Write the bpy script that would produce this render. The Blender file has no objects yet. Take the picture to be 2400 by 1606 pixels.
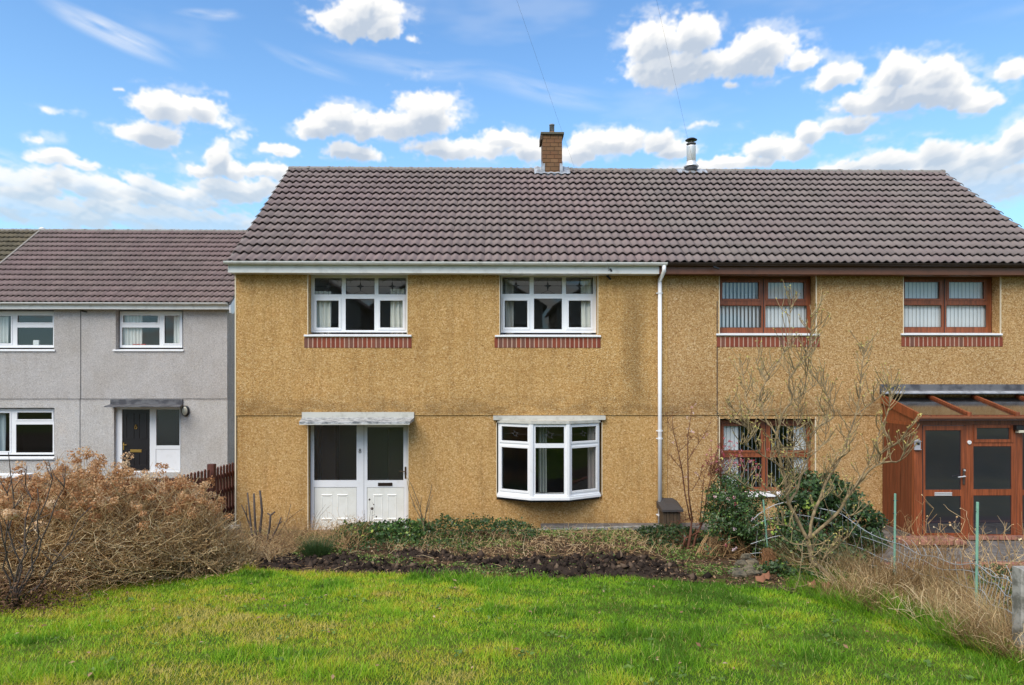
import bpy, math, random
import numpy as np
from mathutils import Vector
random.seed(7); rng = np.random.default_rng(11)
S = bpy.context.scene; COL = S.collection
R = math.radians

# ------------------------------------------------------------------ camera, sky, sun, exposure
EYE = 3.03; YAW = 0.0192; FL = 1600.0; HOR = 885.0      # survey of the photograph: focal length and horizon in its pixels
cam = bpy.data.cameras.new('camera'); camo = bpy.data.objects.new('camera', cam); COL.objects.link(camo)
camo.location = (0, 0, EYE); camo.rotation_euler = (R(90), 0, -YAW)
cam.lens = 24.0; cam.sensor_width = 36.0; cam.shift_y = (HOR - 803) / 2400.0
cam.clip_start = 0.05; cam.clip_end = 3000
S.camera = camo
S.view_settings.view_transform = 'Standard'; S.view_settings.look = 'None'
S.view_settings.exposure = 0.80; S.view_settings.gamma = 1.0; S.view_settings.use_curve_mapping = False
S.render.engine = 'CYCLES'; S.cycles.max_bounces = 8; S.cycles.transparent_max_bounces = 12
S.cycles.caustics_reflective = False; S.cycles.caustics_refractive = False

def at(px, py, Y):
    """bearing of the photograph (its pixels) taken out to the real distance Y in metres"""
    a = math.atan((px - 1200) / FL) + YAW
    X = Y * math.tan(a); d = X * math.sin(YAW) + Y * math.cos(YAW)
    return Vector((X, Y, EYE + (HOR - py) / FL * d))
def ax(px, Y): return at(px, HOR, Y).x
def az(py, Y, px=1200): return at(px, py, Y).z
def zz(py, Y, px): return at(px, py, Y).z

SUN_EL, SUN_AZ = R(48), R(212)      # azimuth clockwise from +Y: behind the camera, a little to its left
sun = bpy.data.lights.new('sun', 'SUN'); suno = bpy.data.objects.new('sun', sun); COL.objects.link(suno)
sun.energy = 2.15; sun.angle = R(45); sun.color = (1.0, 0.92, 0.80)
d = Vector((math.sin(SUN_AZ) * math.cos(SUN_EL), math.cos(SUN_AZ) * math.cos(SUN_EL), math.sin(SUN_EL)))
suno.rotation_euler = d.to_track_quat('Z', 'Y').to_euler(); suno.location = (0, -5, 30)

class NT:
    def __init__(s, tree): s.t = tree; s.n = tree.nodes; s.l = tree.links
    def new(s, typ, **kw):
        n = s.n.new(typ)
        for k, v in kw.items(): setattr(n, k, v)
        return n
    def put(s, sock, v):
        if isinstance(v, bpy.types.NodeSocket): s.l.new(v, sock)
        elif v is not None:
            if hasattr(sock.default_value, '__len__') and not hasattr(v, '__len__'): v = [v] * len(sock.default_value)
            if hasattr(v, '__len__') and len(sock.default_value) == 4 and len(v) == 3: v = (*v, 1)
            sock.default_value = v
    def math(s, op, a, b=None, c=None, clamp=False):
        n = s.new('ShaderNodeMath', operation=op); n.use_clamp = clamp
        for i, v in enumerate((a, b, c)):
            if v is not None: s.put(n.inputs[i], v)
        return n.outputs[0]
    def vec(s, op, a, b=None, c=None):
        n = s.new('ShaderNodeVectorMath', operation=op)
        for i, v in enumerate((a, b, c)):
            if v is not None:
                if op == 'SCALE' and i == 1: s.put(n.inputs['Scale'], v)
                else: s.put(n.inputs[i], v)
        return n.outputs['Value'] if op in ('LENGTH', 'DOT_PRODUCT', 'DISTANCE') else n.outputs['Vector']
    def mix(s, f, a, b, mode='MIX'):
        n = s.new('ShaderNodeMix', data_type='RGBA', blend_type=mode)
        s.put(n.inputs[0], f); s.put(n.inputs[6], a); s.put(n.inputs[7], b)
        return n.outputs[2]
    def noise(s, vec, scale, detail=2, rough=0.5, dist=0.0):
        n = s.new('ShaderNodeTexNoise'); s.put(n.inputs['Vector'], vec)
        n.inputs['Scale'].default_value = scale; n.inputs['Detail'].default_value = detail
        n.inputs['Roughness'].default_value = rough; n.inputs['Distortion'].default_value = dist
        return n.outputs['Fac']
    def ramp(s, f, stops, interp='LINEAR'):
        n = s.new('ShaderNodeValToRGB'); r = n.color_ramp; r.interpolation = interp
        while len(r.elements) > 1: r.elements.remove(r.elements[-1])
        for i, (p, c) in enumerate(stops):
            e = r.elements[0] if i == 0 else r.elements.new(p)
            e.position = p; e.color = (*c, 1) if hasattr(c, '__len__') else (c, c, c, 1)
        s.put(n.inputs[0], f); return n.outputs['Color']
    def smooth(s, f, a, b, lo=0.0, hi=1.0):
        n = s.new('ShaderNodeMapRange', interpolation_type='SMOOTHSTEP')
        s.put(n.inputs[0], f)
        for i, v in enumerate((a, b, lo, hi)): n.inputs[i + 1].default_value = v
        return n.outputs[0]
    def pos(s): return s.new('ShaderNodeNewGeometry').outputs['Position']
    def xyz(s, v):
        n = s.new('ShaderNodeSeparateXYZ'); s.put(n.inputs[0], v); return n.outputs
    def comb(s, x, y, z):
        n = s.new('ShaderNodeCombineXYZ')
        for i, v in enumerate((x, y, z)): s.put(n.inputs[i], v)
        return n.outputs[0]

# clouds, each an ellipse on the sky: bearing and half size in pixels of the photograph, (x, y, rx, ry, tilt)
CLOUDS = [(868,30,92,58),(820,50,80,42),(905,62,60,34),(975,96,20,12),
 (370,262,82,42),(455,262,60,38),(500,285,40,20),(335,322,80,34),(385,325,28,34),
 (1000,270,88,62),(930,300,75,42),(790,290,68,42),(745,310,60,34),(850,300,60,36),(650,350,50,18),(825,362,70,22),
 (1185,330,95,24),(1080,352,130,30),(1240,352,60,34),
 (1430,340,120,38),(1545,335,70,30),(1340,362,90,28),(1590,350,50,26),
 (1535,105,90,70),(1630,85,60,55),(1570,160,130,60),(1780,120,110,50),(1700,150,170,50),(1880,140,50,24),
 (1960,175,62,34),(2100,180,95,55),(2200,200,90,52),(2040,240,90,40),(2170,235,160,42),(2290,235,68,26),(2365,168,60,24),
 (1985,300,78,28),(1910,320,45,32),(1800,352,82,34),(1870,360,50,26),
 (130,382,62,26),(205,392,45,12),(522,378,48,42),(590,398,95,26),(470,400,60,20),
 (60,450,110,46),(220,440,140,40),(120,500,200,48),(390,455,150,40),(560,440,130,36),(400,510,300,44),(640,415,30,24),
 (2180,375,95,42),(2080,385,110,30),(2300,380,120,44),(2390,330,70,60),(2300,440,230,52),(2150,420,200,36),(2000,395,110,18),(1700,388,180,20),
 (112,266,28,9),(282,214,17,6),(90,336,30,10),(560,316,24,13),(1703,208,20,9),(1643,296,40,11),(2052,331,30,13)]
WISPS = [(265,92,125,24,-16),(490,44,70,10,14),(525,38,30,9,20),(730,145,110,14,-14),(1290,225,220,26,-10),(40,375,90,16,-5),(1000,160,260,22,-6)]

world = bpy.data.worlds.new('World'); S.world = world; world.use_nodes = True
def sky_ang(px, py):
    a = math.atan((px - 1200) / FL) + YAW
    u = (px - 1200) / FL; v = (HOR - py) / FL
    return a, math.atan2(v, math.hypot(u, 1.0))
def hash2(a, b, seed):
    n = (a * 374761393 + b * 668265263 + seed * 1442695041) & 0x7fffffff
    n = ((n ^ (n >> 13)) * 1274126177) & 0x7fffffff
    return ((n ^ (n >> 16)) & 0xffff) / 65535.0
def vnoise(x, y, seed=0):
    x = np.asarray(x, float); y = np.asarray(y, float); xi = np.floor(x).astype(np.int64); yi = np.floor(y).astype(np.int64)
    fx = x - xi; fy = y - yi; fx = fx*fx*(3-2*fx); fy = fy*fy*(3-2*fy); h = lambda a, b: hash2(a, b, seed)
    return (h(xi,yi)*(1-fx)+h(xi+1,yi)*fx)*(1-fy)+(h(xi,yi+1)*(1-fx)+h(xi+1,yi+1)*fx)*fy
def fbm(x, y, oct=4, seed=0, gain=0.5):
    s = 0; a = 0.5; t = 0
    for i in range(oct): s = s + a * vnoise(x * 2**i + 7.3 * i, y * 2**i + 3.1 * i, seed + i); t += a; a *= gain
    return s / t
def puffs(x, y, seed):
    """rounded bumps: 1 at a bump's middle, falling to 0 at its rim"""
    xi = np.floor(x).astype(np.int64); yi = np.floor(y).astype(np.int64); best = np.full(np.shape(x), 9.0)
    for dx in (-1, 0, 1):
        for dy in (-1, 0, 1):
            a, b = xi + dx, yi + dy
            d = (a + 0.15 + 0.7 * hash2(a, b, seed) - x) ** 2 + (b + 0.15 + 0.7 * hash2(a, b, seed + 9) - y) ** 2
            best = np.minimum(best, d)
    return np.sqrt(np.clip(1 - best / 0.9, 0, 1))
def sstep(x, a, b):
    t = np.clip((np.asarray(x, float) - a) / (b - a), 0, 1); return t * t * (3 - 2 * t)
def blur(a, n):
    for _ in range(n):
        a = (np.roll(a, 1, 0) + 2 * a + np.roll(a, -1, 0)) / 4; a = (np.roll(a, 1, 1) + 2 * a + np.roll(a, -1, 1)) / 4
    return a
def cloud_layers():
    """cloud cover by direction (azimuth, elevation), computed here; R light on the cloud, G cover, B thin veil"""
    H, Wd = 2560, 5120; px = 2 * math.pi / Wd
    img = np.zeros((H, Wd, 4), dtype=np.float32); img[..., 3] = 1; img[..., 0] = 0.8
    # the sky the photograph shows
    na = int(1.60 / px); ne = int(0.66 / px); c0 = Wd // 2 - na // 2; r0 = H // 2
    A, E = np.meshgrid((np.arange(na) - na / 2 + 0.5) * px, (np.arange(ne) + 0.5) * px)
    wa = (fbm(A * 16, E * 16, 5, 21) - 0.5) * 0.034; we = (fbm(A * 16, E * 16, 5, 41) - 0.5) * 0.024
    wa += (fbm(A * 90, E * 90, 3, 61) - 0.5) * 0.008; we += (fbm(A * 90, E * 90, 3, 71) - 0.5) * 0.008
    A1, E1 = A + wa, E + we; F = np.full(A.shape, -9.0)
    for c in CLOUDS:
        a, e = sky_ang(c[0], c[1]); a2, _ = sky_ang(c[0] + c[2], c[1]); _, e2 = sky_ang(c[0], c[1] - c[3])
        dx = (A1 - a) / abs(a2 - a); dy = (E1 - e) / abs(e2 - e)
        dy = np.where(dy < 0, dy * 1.25, dy * 0.92)              # flatter base
        F = np.maximum(F, (1 - np.sqrt(dx * dx + dy * dy)) * (1.0 if c[2] > 42 else 0.30))
    low = sstep(E, 0.30, 0.12)
    far = 1 + 0.9 * low                                           # clouds near the horizon are farther, so finer
    B = 0.50 * puffs(A1 * 30 * far, E1 * 34 * far, 5) + 0.30 * puffs(A1 * 62 * far, E1 * 68 * far, 15) + 0.20 * puffs(A1 * 125 * far, E1 * 135 * far, 25)
    n = fbm(A * 40, E * 60, 5, 81, 0.6)
    B = B - B.mean() + 0.5
    G = F * 1.0 + (B - 0.5) * 0.75 + (n - 0.5) * 0.62 + (fbm(A * 220, E * 240, 3, 55) - 0.5) * 0.22
    cov = sstep(G, -0.08, 0.32); cov = np.maximum(cov, 0.42 * sstep(G, -0.55, 0.05) * sstep(fbm(A * 24, E * 60, 5, 131, 0.62), 0.46, 0.72))
    thick = blur(np.clip(G, 0, 1.2), 8)
    gy, gx_ = np.gradient(blur(G, 3)); sc = 1 / (px * 16)
    rel = np.clip((gy * -0.85 + gx_ * 0.45) * sc, -1, 1)          # faces turned up and to the left catch the light
    above = np.zeros_like(G); acc = np.zeros(G.shape[1])
    for r in range(G.shape[0] - 1, -1, -1):                       # cloud standing above this point shades it
        acc = acc * 0.97 + np.clip(G[r], 0, 1) * 0.03; above[r] = acc
    above = blur(above, 6)
    lit = 1.04 - 0.95 * sstep(above, 0.01, 0.40) + 0.12 * rel + 0.62 * (B - 0.5) * sstep(thick, 0.0, 0.3) + 0.35 * (n - 0.5)
    lit = np.clip(lit + sstep(G, 0.40, 0.0) * 0.12, 0, 1)
    w = np.zeros_like(F)
    for (x_, y_, rx, ry, t) in WISPS:
        a, e = sky_ang(x_, y_); t = R(t); dx, dy = A - a, E - e; dy = dy + (fbm(A * 7, E * 7, 2, 5) - 0.5) * 0.03
        p_ = (dx * math.cos(t) + dy * math.sin(t)) * FL / rx; q_ = (-dx * math.sin(t) + dy * math.cos(t)) * FL / ry
        st = fbm((dx * math.cos(t) + dy * math.sin(t)) * 9, (-dx * math.sin(t) + dy * math.cos(t)) * 70, 5, 33, 0.55)
        w = np.maximum(w, sstep(np.hypot(p_, q_), 1.25, 0.15) * sstep(st, 0.22, 0.78) * (0.85 if x_ < 300 and y_ < 200 else (0.55 if y_ < 60 else 0.30)))
    veil = sstep(fbm(A * 4, E * 14, 5, 91, 0.6), 0.50, 0.80) * 0.14
    cov = cov * (1 - 0.28 * low) * (1 - 0.45 * sstep(E, 0.27, 0.16) * sstep(fbm(A * 26, E * 75, 5, 121, 0.6), 0.42, 0.66))
    # the rest of the sky: thicker cloud added out of view to whiten the light
    e = (np.arange(H // 2) + 0.5) * px; a = (np.arange(Wd) + 0.5) * px - math.pi
    A2, E2 = np.meshgrid(a[::2], e[::2]); D = [np.sin(A2) * np.cos(E2), np.cos(A2) * np.cos(E2), np.sin(E2)]
    hgt = np.maximum(D[2], 0.05); P, Q = D[0] / (hgt + 0.25) + 20, D[1] / (hgt + 0.25) + 20
    g2 = fbm(P * 2.2, Q * 2.2, 6, 101, 0.55); c2 = sstep(g2, 0.42, 0.52); l2 = np.clip(1.0 - 0.8 * sstep(g2, 0.52, 0.74), 0.2, 1)
    up = lambda m: np.repeat(np.repeat(m, 2, 0), 2, 1)
    img[H // 2:, :, 0] = up(l2); img[H // 2:, :, 1] = up(c2) * 0.95
    fade = sstep(0.80 - np.abs(A), 0.0, 0.09) * sstep(0.66 - E, 0.0, 0.05)
    sl = (slice(r0, r0 + ne), slice(c0, c0 + na))
    img[sl + (0,)] = lit * fade + img[sl + (0,)] * (1 - fade); img[sl + (1,)] = cov * fade + img[sl + (1,)] * (1 - fade)
    img[sl + (2,)] = np.maximum(w, veil) * fade
    im = bpy.data.images.new('cloud_cover', Wd, H, alpha=False, float_buffer=False); im.colorspace_settings.name = 'Non-Color'
    im.pixels.foreach_set(img.ravel()); im.update(); im.pack(); return im
def build_world():
    k = NT(world.node_tree); k.n.clear()
    D = k.new('ShaderNodeTexCoord').outputs['Generated']
    sky = k.new('ShaderNodeTexSky', sky_type='NISHITA'); sky.sun_disc = False
    sky.sun_elevation = SUN_EL; sky.sun_rotation = SUN_AZ; sky.altitude = 200; sky.air_density = 1.0; sky.dust_density = 0.6; sky.ozone_density = 2.0
    x, y, z = k.xyz(D); el = k.math('ARCSINE', z)
    # turn the lookup so that the middle of the cloud map lies along +Y
    env = k.new('ShaderNodeTexEnvironment', interpolation='Cubic'); env.image = cloud_layers(); k.put(env.inputs[0], k.comb(y, k.math('MULTIPLY', x, -1.0), z))
    lit, cov, thin = k.new('ShaderNodeSeparateColor').outputs[:]
    k.l.new(env.outputs[0], lit.node.inputs[0])
    blue = k.mix(1.0, sky.outputs[0], SKYTINT, 'MULTIPLY')
    blue = k.mix(k.math('MULTIPLY', k.smooth(el, 0.50, 0.0), 0.62), blue, HAZECOL)
    col = k.mix(thin, blue, CLOUD_HI)
    hi = k.mix(k.smooth(el, 0.32, 0.10), CLOUD_HI, CLOUD_FAR)
    col = k.mix(cov, col, k.mix(lit, k.mix(k.smooth(el, 0.34, 0.12), CLOUD_LO, CLOUD_LOFAR), hi))
    bg = k.new('ShaderNodeBackground'); k.put(bg.inputs[0], col); bg.inputs[1].default_value = SKYSTR
    k.l.new(bg.outputs[0], k.new('ShaderNodeOutputWorld').inputs[0])
    world.cycles.sampling_method = 'MANUAL'; world.cycles.sample_map_resolution = 512
SKYSTR = 0.108
SKYTINT = (0.92, 1.22, 1.38)
CLOUD_HI = (5.9, 5.8, 5.6); CLOUD_LO = (2.9, 3.35, 4.0); CLOUD_FAR = (5.2, 5.1, 4.8); CLOUD_LOFAR = (3.1, 3.8, 4.4); HAZECOL = (2.5, 4.3, 5.4)
build_world()

# ------------------------------------------------------------------ mesh and object helpers
class MB:
    def __init__(s, xf=None): s.v = []; s.f = []; s.xf = xf
    def add(s, vs, fs):
        b = len(s.v)
        for p in vs: s.v.append(tuple(s.xf(*p)) if s.xf else tuple(p))
        for f in fs: s.f.append(tuple(b + i for i in f))
        return s
    def quad(s, a, b, c, d): return s.add([a, b, c, d], [(0, 1, 2, 3)])
    def box(s, x0, x1, y0, y1, z0, z1, e=0.0):
        if x0 > x1: x0, x1 = x1, x0
        if y0 > y1: y0, y1 = y1, y0
        if z0 > z1: z0, z1 = z1, z0
        if not e:
            return s.add([(x0,y0,z0),(x1,y0,z0),(x1,y1,z0),(x0,y1,z0),(x0,y0,z1),(x1,y0,z1),(x1,y1,z1),(x0,y1,z1)],
                         [(0,3,2,1),(4,5,6,7),(0,1,5,4),(1,2,6,5),(2,3,7,6),(3,0,4,7)])
        # front edges chamfered (the face towards -Y)
        vs = [(x0,y0+e,z0),(x1,y0+e,z0),(x1,y1,z0),(x0,y1,z0),(x0,y0+e,z1),(x1,y0+e,z1),(x1,y1,z1),(x0,y1,z1),
              (x0+e,y0,z0+e),(x1-e,y0,z0+e),(x1-e,y0,z1-e),(x0+e,y0,z1-e)]
        return s.add(vs, [(0,3,2,1),(4,5,6,7),(1,2,6,5),(2,3,7,6),(3,0,4,7),(8,9,10,11),(0,1,9,8),(1,5,10,9),(5,4,11,10),(4,0,8,11)])
    def prism(s, poly, axis, a0, a1):
        """poly of 2D points extruded along axis; axis 0: (y,z), 1: (x,z), 2: (x,y)"""
        n = len(poly)
        def P(p, a): return (a, p[0], p[1]) if axis == 0 else ((p[0], a, p[1]) if axis == 1 else (p[0], p[1], a))
        vs = [P(p, a0) for p in poly] + [P(p, a1) for p in poly]
        fs = [tuple(range(n - 1, -1, -1)), tuple(range(n, 2 * n))] + [(i, (i + 1) % n, n + (i + 1) % n, n + i) for i in range(n)]
        return s.add(vs, fs)
    def tube(s, pts, r, n=6, r1=None, cap=True):
        pts = [Vector(p) for p in pts]; m = len(pts); vs = []; fs = []
        rr = r if hasattr(r, '__len__') else [r + ((r if r1 is None else r1) - r) * i / (m - 1) for i in range(m)]
        up = Vector((0.13, 0.31, 0.94))
        for i, p in enumerate(pts):
            t = (pts[min(i + 1, m - 1)] - pts[max(i - 1, 0)])
            if t.length < 1e-9: t = Vector((0, 0, 1))
            t.normalize()
            a = t.cross(up)
            if a.length < 0.15: a = t.cross(Vector((1, 0.2, 0)))
            a.normalize(); b = t.cross(a)
            for j in range(n):
                q = 2 * math.pi * j / n
                vs.append(p + (a * math.cos(q) + b * math.sin(q)) * rr[i])
        for i in range(m - 1):
            for j in range(n):
                fs.append((i*n + j, i*n + (j+1) % n, (i+1)*n + (j+1) % n, (i+1)*n + j))
        if cap: fs += [tuple(range(n - 1, -1, -1)), tuple((m - 1) * n + j for j in range(n))]
        return s.add(vs, fs)
    def lathe(s, prof, c, n=16):
        vs = []; fs = []; m = len(prof)
        for (r, z) in prof:
            for j in range(n):
                q = 2 * math.pi * j / n; vs.append((c[0] + r * math.cos(q), c[1] + r * math.sin(q), c[2] + z))
        for i in range(m - 1):
            for j in range(n): fs.append((i*n + j, i*n + (j+1) % n, (i+1)*n + (j+1) % n, (i+1)*n + j))
        fs += [tuple(range(n - 1, -1, -1)), tuple((m - 1) * n + j for j in range(n))]
        return s.add(vs, fs)
    def sheet(s, x0, x1, z0, z1, Y, holes, depth):
        """upright sheet facing -Y with rectangular holes, each hole lined back to Y+depth"""
        xs = sorted({x0, x1, *[min(max(h[i], x0), x1) for h in holes for i in (0, 1)]})
        zs = sorted({z0, z1, *[min(max(h[i], z0), z1) for h in holes for i in (2, 3)]})
        for i in range(len(xs) - 1):
            for j in range(len(zs) - 1):
                cx, cz = (xs[i] + xs[i+1]) / 2, (zs[j] + zs[j+1]) / 2
                if any(h[0] < cx < h[1] and h[2] < cz < h[3] for h in holes): continue
                s.quad((xs[i],Y,zs[j]), (xs[i+1],Y,zs[j]), (xs[i+1],Y,zs[j+1]), (xs[i],Y,zs[j+1]))
        if depth:
            for (a, b, c, e) in [h[:4] for h in holes]:
                c2, e2 = max(c, z0), min(e, z1); a2, b2 = max(a, x0), min(b, x1)
                if a >= x0: s.quad((a2,Y,c2),(a2,Y,e2),(a2,Y+depth,e2),(a2,Y+depth,c2))
                if b <= x1: s.quad((b2,Y,c2),(b2,Y+depth,c2),(b2,Y+depth,e2),(b2,Y,e2))
                if c >= z0: s.quad((a2,Y,c2),(a2,Y+depth,c2),(b2,Y+depth,c2),(b2,Y,c2))
                if e <= z1: s.quad((a2,Y,e2),(b2,Y,e2),(b2,Y+depth,e2),(a2,Y+depth,e2))
        return s
WP = {}     # world position of every object's origin
def link(o, parent, loc):
    COL.objects.link(o); loc = Vector(loc); WP[o.name] = loc
    if parent is not None: o.parent = parent; o.location = loc - WP[parent.name]
    else: o.location = loc
    return o
def tag(o, label=None, cat=None, group=None, kind=None):
    for k_, v in (('label', label), ('category', cat), ('group', group), ('kind', kind)):
        if v: o[k_] = v
    return o
def thing(name, loc, label, cat, group=None):
    o = bpy.data.objects.new(name, None); o.empty_display_size = 0.2
    link(o, None, loc); return tag(o, label, cat, group)
def mesh_from(name, V, F, org):
    me = bpy.data.meshes.new(name); V = np.asarray(V, dtype=np.float64) - np.asarray(org)
    me.from_pydata(V.tolist(), [], F); me.update(); return me
def build(mb, name, mat, parent=None, smooth=False, **tags):
    V = np.asarray(mb.v); lo = V.min(0); hi = V.max(0); org = Vector(((lo[0]+hi[0])/2, (lo[1]+hi[1])/2, lo[2]))
    me = mesh_from(name, V, mb.f, org); me.materials.append(mat)
    if smooth: me.shade_smooth()
    o = bpy.data.objects.new(name, me); link(o, parent, org)
    return tag(o, **tags) if tags else o
def part(name, mb, mat, parent, smooth=False, **tags): return build(mb, name, mat, parent, smooth, **tags)
def inst(name, me, parent, loc, rot=None):
    o = bpy.data.objects.new(name, me); link(o, parent, loc)
    if rot: o.rotation_euler = rot
    return o
def fast_mesh(name, V, F, mat, parent=None, attr=None, smooth=False, org=None, **tags):
    """V (n,3), F (m,3|4) numpy; attr: per vertex 0..1 value stored as 'tint'"""
    V = np.asarray(V, dtype=np.float32); F = np.asarray(F, dtype=np.int32)
    if org is None: org = (float(V[:,0].mean()), float(V[:,1].mean()), float(V[:,2].min()))
    V = V - np.asarray(org, dtype=np.float32)
    me = bpy.data.meshes.new(name); me.vertices.add(len(V)); me.vertices.foreach_set('co', V.ravel())
    k = F.shape[1]; me.loops.add(F.size); me.loops.foreach_set('vertex_index', F.ravel())
    me.polygons.add(len(F)); me.polygons.foreach_set('loop_start', np.arange(0, F.size, k, dtype=np.int32))
    me.update(calc_edges=True)
    if attr is not None:
        a = me.attributes.new('tint', 'FLOAT', 'POINT'); a.data.foreach_set('value', np.asarray(attr, dtype=np.float32))
    me.materials.append(mat)
    if smooth: me.shade_smooth()
    o = bpy.data.objects.new(name, me); link(o, parent, org)
    return tag(o, **tags) if tags else o

# ------------------------------------------------------------------ materials
def mat(name, col=None, rough=0.6, metal=0.0, fn=None, spec=0.5, bump=None):
    m = bpy.data.materials.new(name); m.use_nodes = True; k = NT(m.node_tree)
    b = k.n['Principled BSDF']; b.inputs['Roughness'].default_value = rough; b.inputs['Metallic'].default_value = metal
    b.inputs['Specular IOR Level'].default_value = spec
    if fn: col = fn(k, b) or col
    if col is not None: k.put(b.inputs['Base Color'], col)
    return m
def add_bump(k, b, h, strength=0.3, dist=0.01):
    n = k.new('ShaderNodeBump'); n.inputs['Strength'].default_value = strength; n.inputs['Distance'].default_value = dist
    k.put(n.inputs['Height'], h); k.l.new(n.outputs[0], b.inputs['Normal'])
def mulc(k, col, v): return k.mix(1.0, col, v, 'MULTIPLY')
def grime(k, col, scale=3.0, amt=0.25, p=None):
    """old dirt: patches with a shape of their own"""
    p = p or k.pos(); n = k.noise(p, scale, 6, 0.65)
    return k.mix(k.math('MULTIPLY', k.smooth(n, 0.45, 0.75), amt), col, mulc(k, col, (0.45, 0.43, 0.40)))

def pebble(kind):
    def fn(k, b):
        p = k.pos(); x, y, z = k.xyz(p)
        v = k.new('ShaderNodeTexVoronoi'); k.put(v.inputs['Vector'], p); v.inputs['Scale'].default_value = 72
        v2 = k.new('ShaderNodeTexVoronoi'); k.put(v2.inputs['Vector'], k.vec('ADD', p, (3.1, 1.7, 0.4))); v2.inputs['Scale'].default_value = 42
        r1 = k.xyz(v.outputs['Color'])[0]; r2 = k.xyz(v2.outputs['Color'])[1]
        r = k.math('ADD', k.math('MULTIPLY', r1, 0.5), k.math('MULTIPLY', r2, 0.5))
        if kind == 'ochre':
            c = k.ramp(r, [(0.0,(0.35,0.177,0.063)),(0.25,(0.515,0.288,0.098)),(0.5,(0.62,0.370,0.135)),(0.75,(0.71,0.462,0.20)),(1.0,(0.85,0.65,0.38))])
        elif kind == 'buff':
            c = k.ramp(r, [(0.0,(0.28,0.138,0.055)),(0.25,(0.45,0.250,0.096)),(0.5,(0.57,0.344,0.142)),(0.75,(0.68,0.456,0.22)),(1.0,(0.84,0.67,0.44))])
        else:
            c = k.ramp(r, [(0.0,(0.41,0.395,0.38)),(0.25,(0.53,0.51,0.495)),(0.5,(0.61,0.59,0.57)),(0.8,(0.69,0.67,0.65)),(1.0,(0.80,0.78,0.76))])
        big = k.noise(p, 0.9, 4, 0.6)
        c = mulc(k, c, k.ramp(big, [(0.3, (0.90,0.88,0.85)), (0.55, (1,1,1)), (0.75, (1.06,1.02,0.98))]))
        # weathering just above the drip line, and streaks
        n = k.noise(k.vec('MULTIPLY', p, (2.2, 2.2, 5)), 1.0, 5, 0.65)
        if kind != 'grey':
            band = k.math('MULTIPLY', k.smooth(z, 2.285, 2.30), k.smooth(z, 2.86, 2.30))
            band = k.math('MULTIPLY', band, k.smooth(n, 0.30, 0.62))
            c = k.mix(k.math('MULTIPLY', band, 0.65), c, mulc(k, c, (0.40, 0.40, 0.42)))
        if kind == 'grey':
            c = k.mix(k.smooth(z, 2.28, 2.31), c, mulc(k, c, (0.90, 0.885, 0.885)))
            rain = k.math('MULTIPLY', k.smooth(k.noise(k.vec('MULTIPLY', p, (5, 5, 0.7)), 1.0, 4, 0.6), 0.46, 0.70), 0.25)
            c = k.mix(rain, c, mulc(k, c, (0.72, 0.70, 0.68)))
        if kind == 'ochre':
            xw = k.math('ADD', x, k.math('MULTIPLY', k.math('SUBTRACT', k.noise(p, 1.2, 4, 0.6), 0.5), 0.5))
            st = k.math('MULTIPLY', k.smooth(k.math('ABSOLUTE', k.math('SUBTRACT', xw, 2.72)), 0.40, 0.04), k.smooth(z, 2.2, 2.9))
            st = k.math('MULTIPLY', st, k.smooth(z, 5.2, 4.4))
            c = k.mix(k.math('MULTIPLY', st, 0.50), c, mulc(k, c, (0.40, 0.42, 0.46)))
            rain = k.math('MULTIPLY', k.smooth(k.noise(k.vec('MULTIPLY', p, (7, 7, 0.6)), 1.0, 4, 0.6), 0.46, 0.70), 0.34)
            c = k.mix(rain, c, mulc(k, c, (0.62, 0.58, 0.55)))
            low = k.math('MULTIPLY', k.smooth(z, 0.55, 0.0), k.smooth(k.noise(p, 2.5, 4, 0.6), 0.35, 0.65))
            c = k.mix(k.math('MULTIPLY', low, 0.45), c, mulc(k, c, (0.42, 0.40, 0.36)))
        add_bump(k, b, v.outputs['Distance'], 0.9, 0.02)
        return c
    return fn
M = {}
M['ochre'] = mat('pebbledash_ochre', fn=pebble('ochre'), rough=0.9, spec=0.2)
M['buff'] = mat('pebbledash_buff', fn=pebble('buff'), rough=0.9, spec=0.2)
M['greydash'] = mat('pebbledash_grey', fn=pebble('grey'), rough=0.9, spec=0.2)
M['bead'] = mat('cream_bead', (0.72, 0.62, 0.45), 0.6)
M['upvc'] = mat('white_upvc', fn=lambda k, b: k.mix(k.math('MULTIPLY', k.smooth(k.noise(k.pos(), 5, 5, 0.6), 0.5, 0.8), 0.35), (0.80,0.81,0.83), (0.62,0.62,0.60)), rough=0.35)
M['cream'] = mat('cream_panel', fn=lambda k, b: k.mix(k.smooth(k.noise(k.pos(), 4, 5, 0.6), 0.4, 0.8), (0.80,0.80,0.75), (0.70,0.69,0.62)), rough=0.4)
M['gutter'] = mat('white_gutter', fn=lambda k, b: grime(k, (0.74,0.74,0.71), 5, 0.4), rough=0.4)
M['seam'] = mat('rubber_seal', (0.03, 0.03, 0.035), 0.7)
M['browngut'] = mat('dark_brown_gutter', (0.028, 0.017, 0.013), 0.4)
M['brownfas'] = mat('brown_fascia', fn=lambda k, b: grime(k, (0.16,0.062,0.030), 6, 0.5), rough=0.45)
def wood(base, sc=(30, 30, 1.5)):
    def fn(k, b):
        g = k.noise(k.vec('MULTIPLY', k.pos(), sc), 1.0, 5, 0.65)
        return k.mix(k.smooth(g, 0.3, 0.7), tuple(c * 0.55 for c in base), tuple(c * 1.22 for c in base))
    return fn
M['mahog'] = mat('woodgrain_frame', fn=wood((0.27, 0.078, 0.030)), rough=0.4)
M['mahog_orange'] = mat('woodgrain_porch', fn=wood((0.27, 0.070, 0.025)), rough=0.38)
M['mahog_dark'] = mat('woodgrain_plank', fn=wood((0.16, 0.042, 0.018)), rough=0.45)
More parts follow.
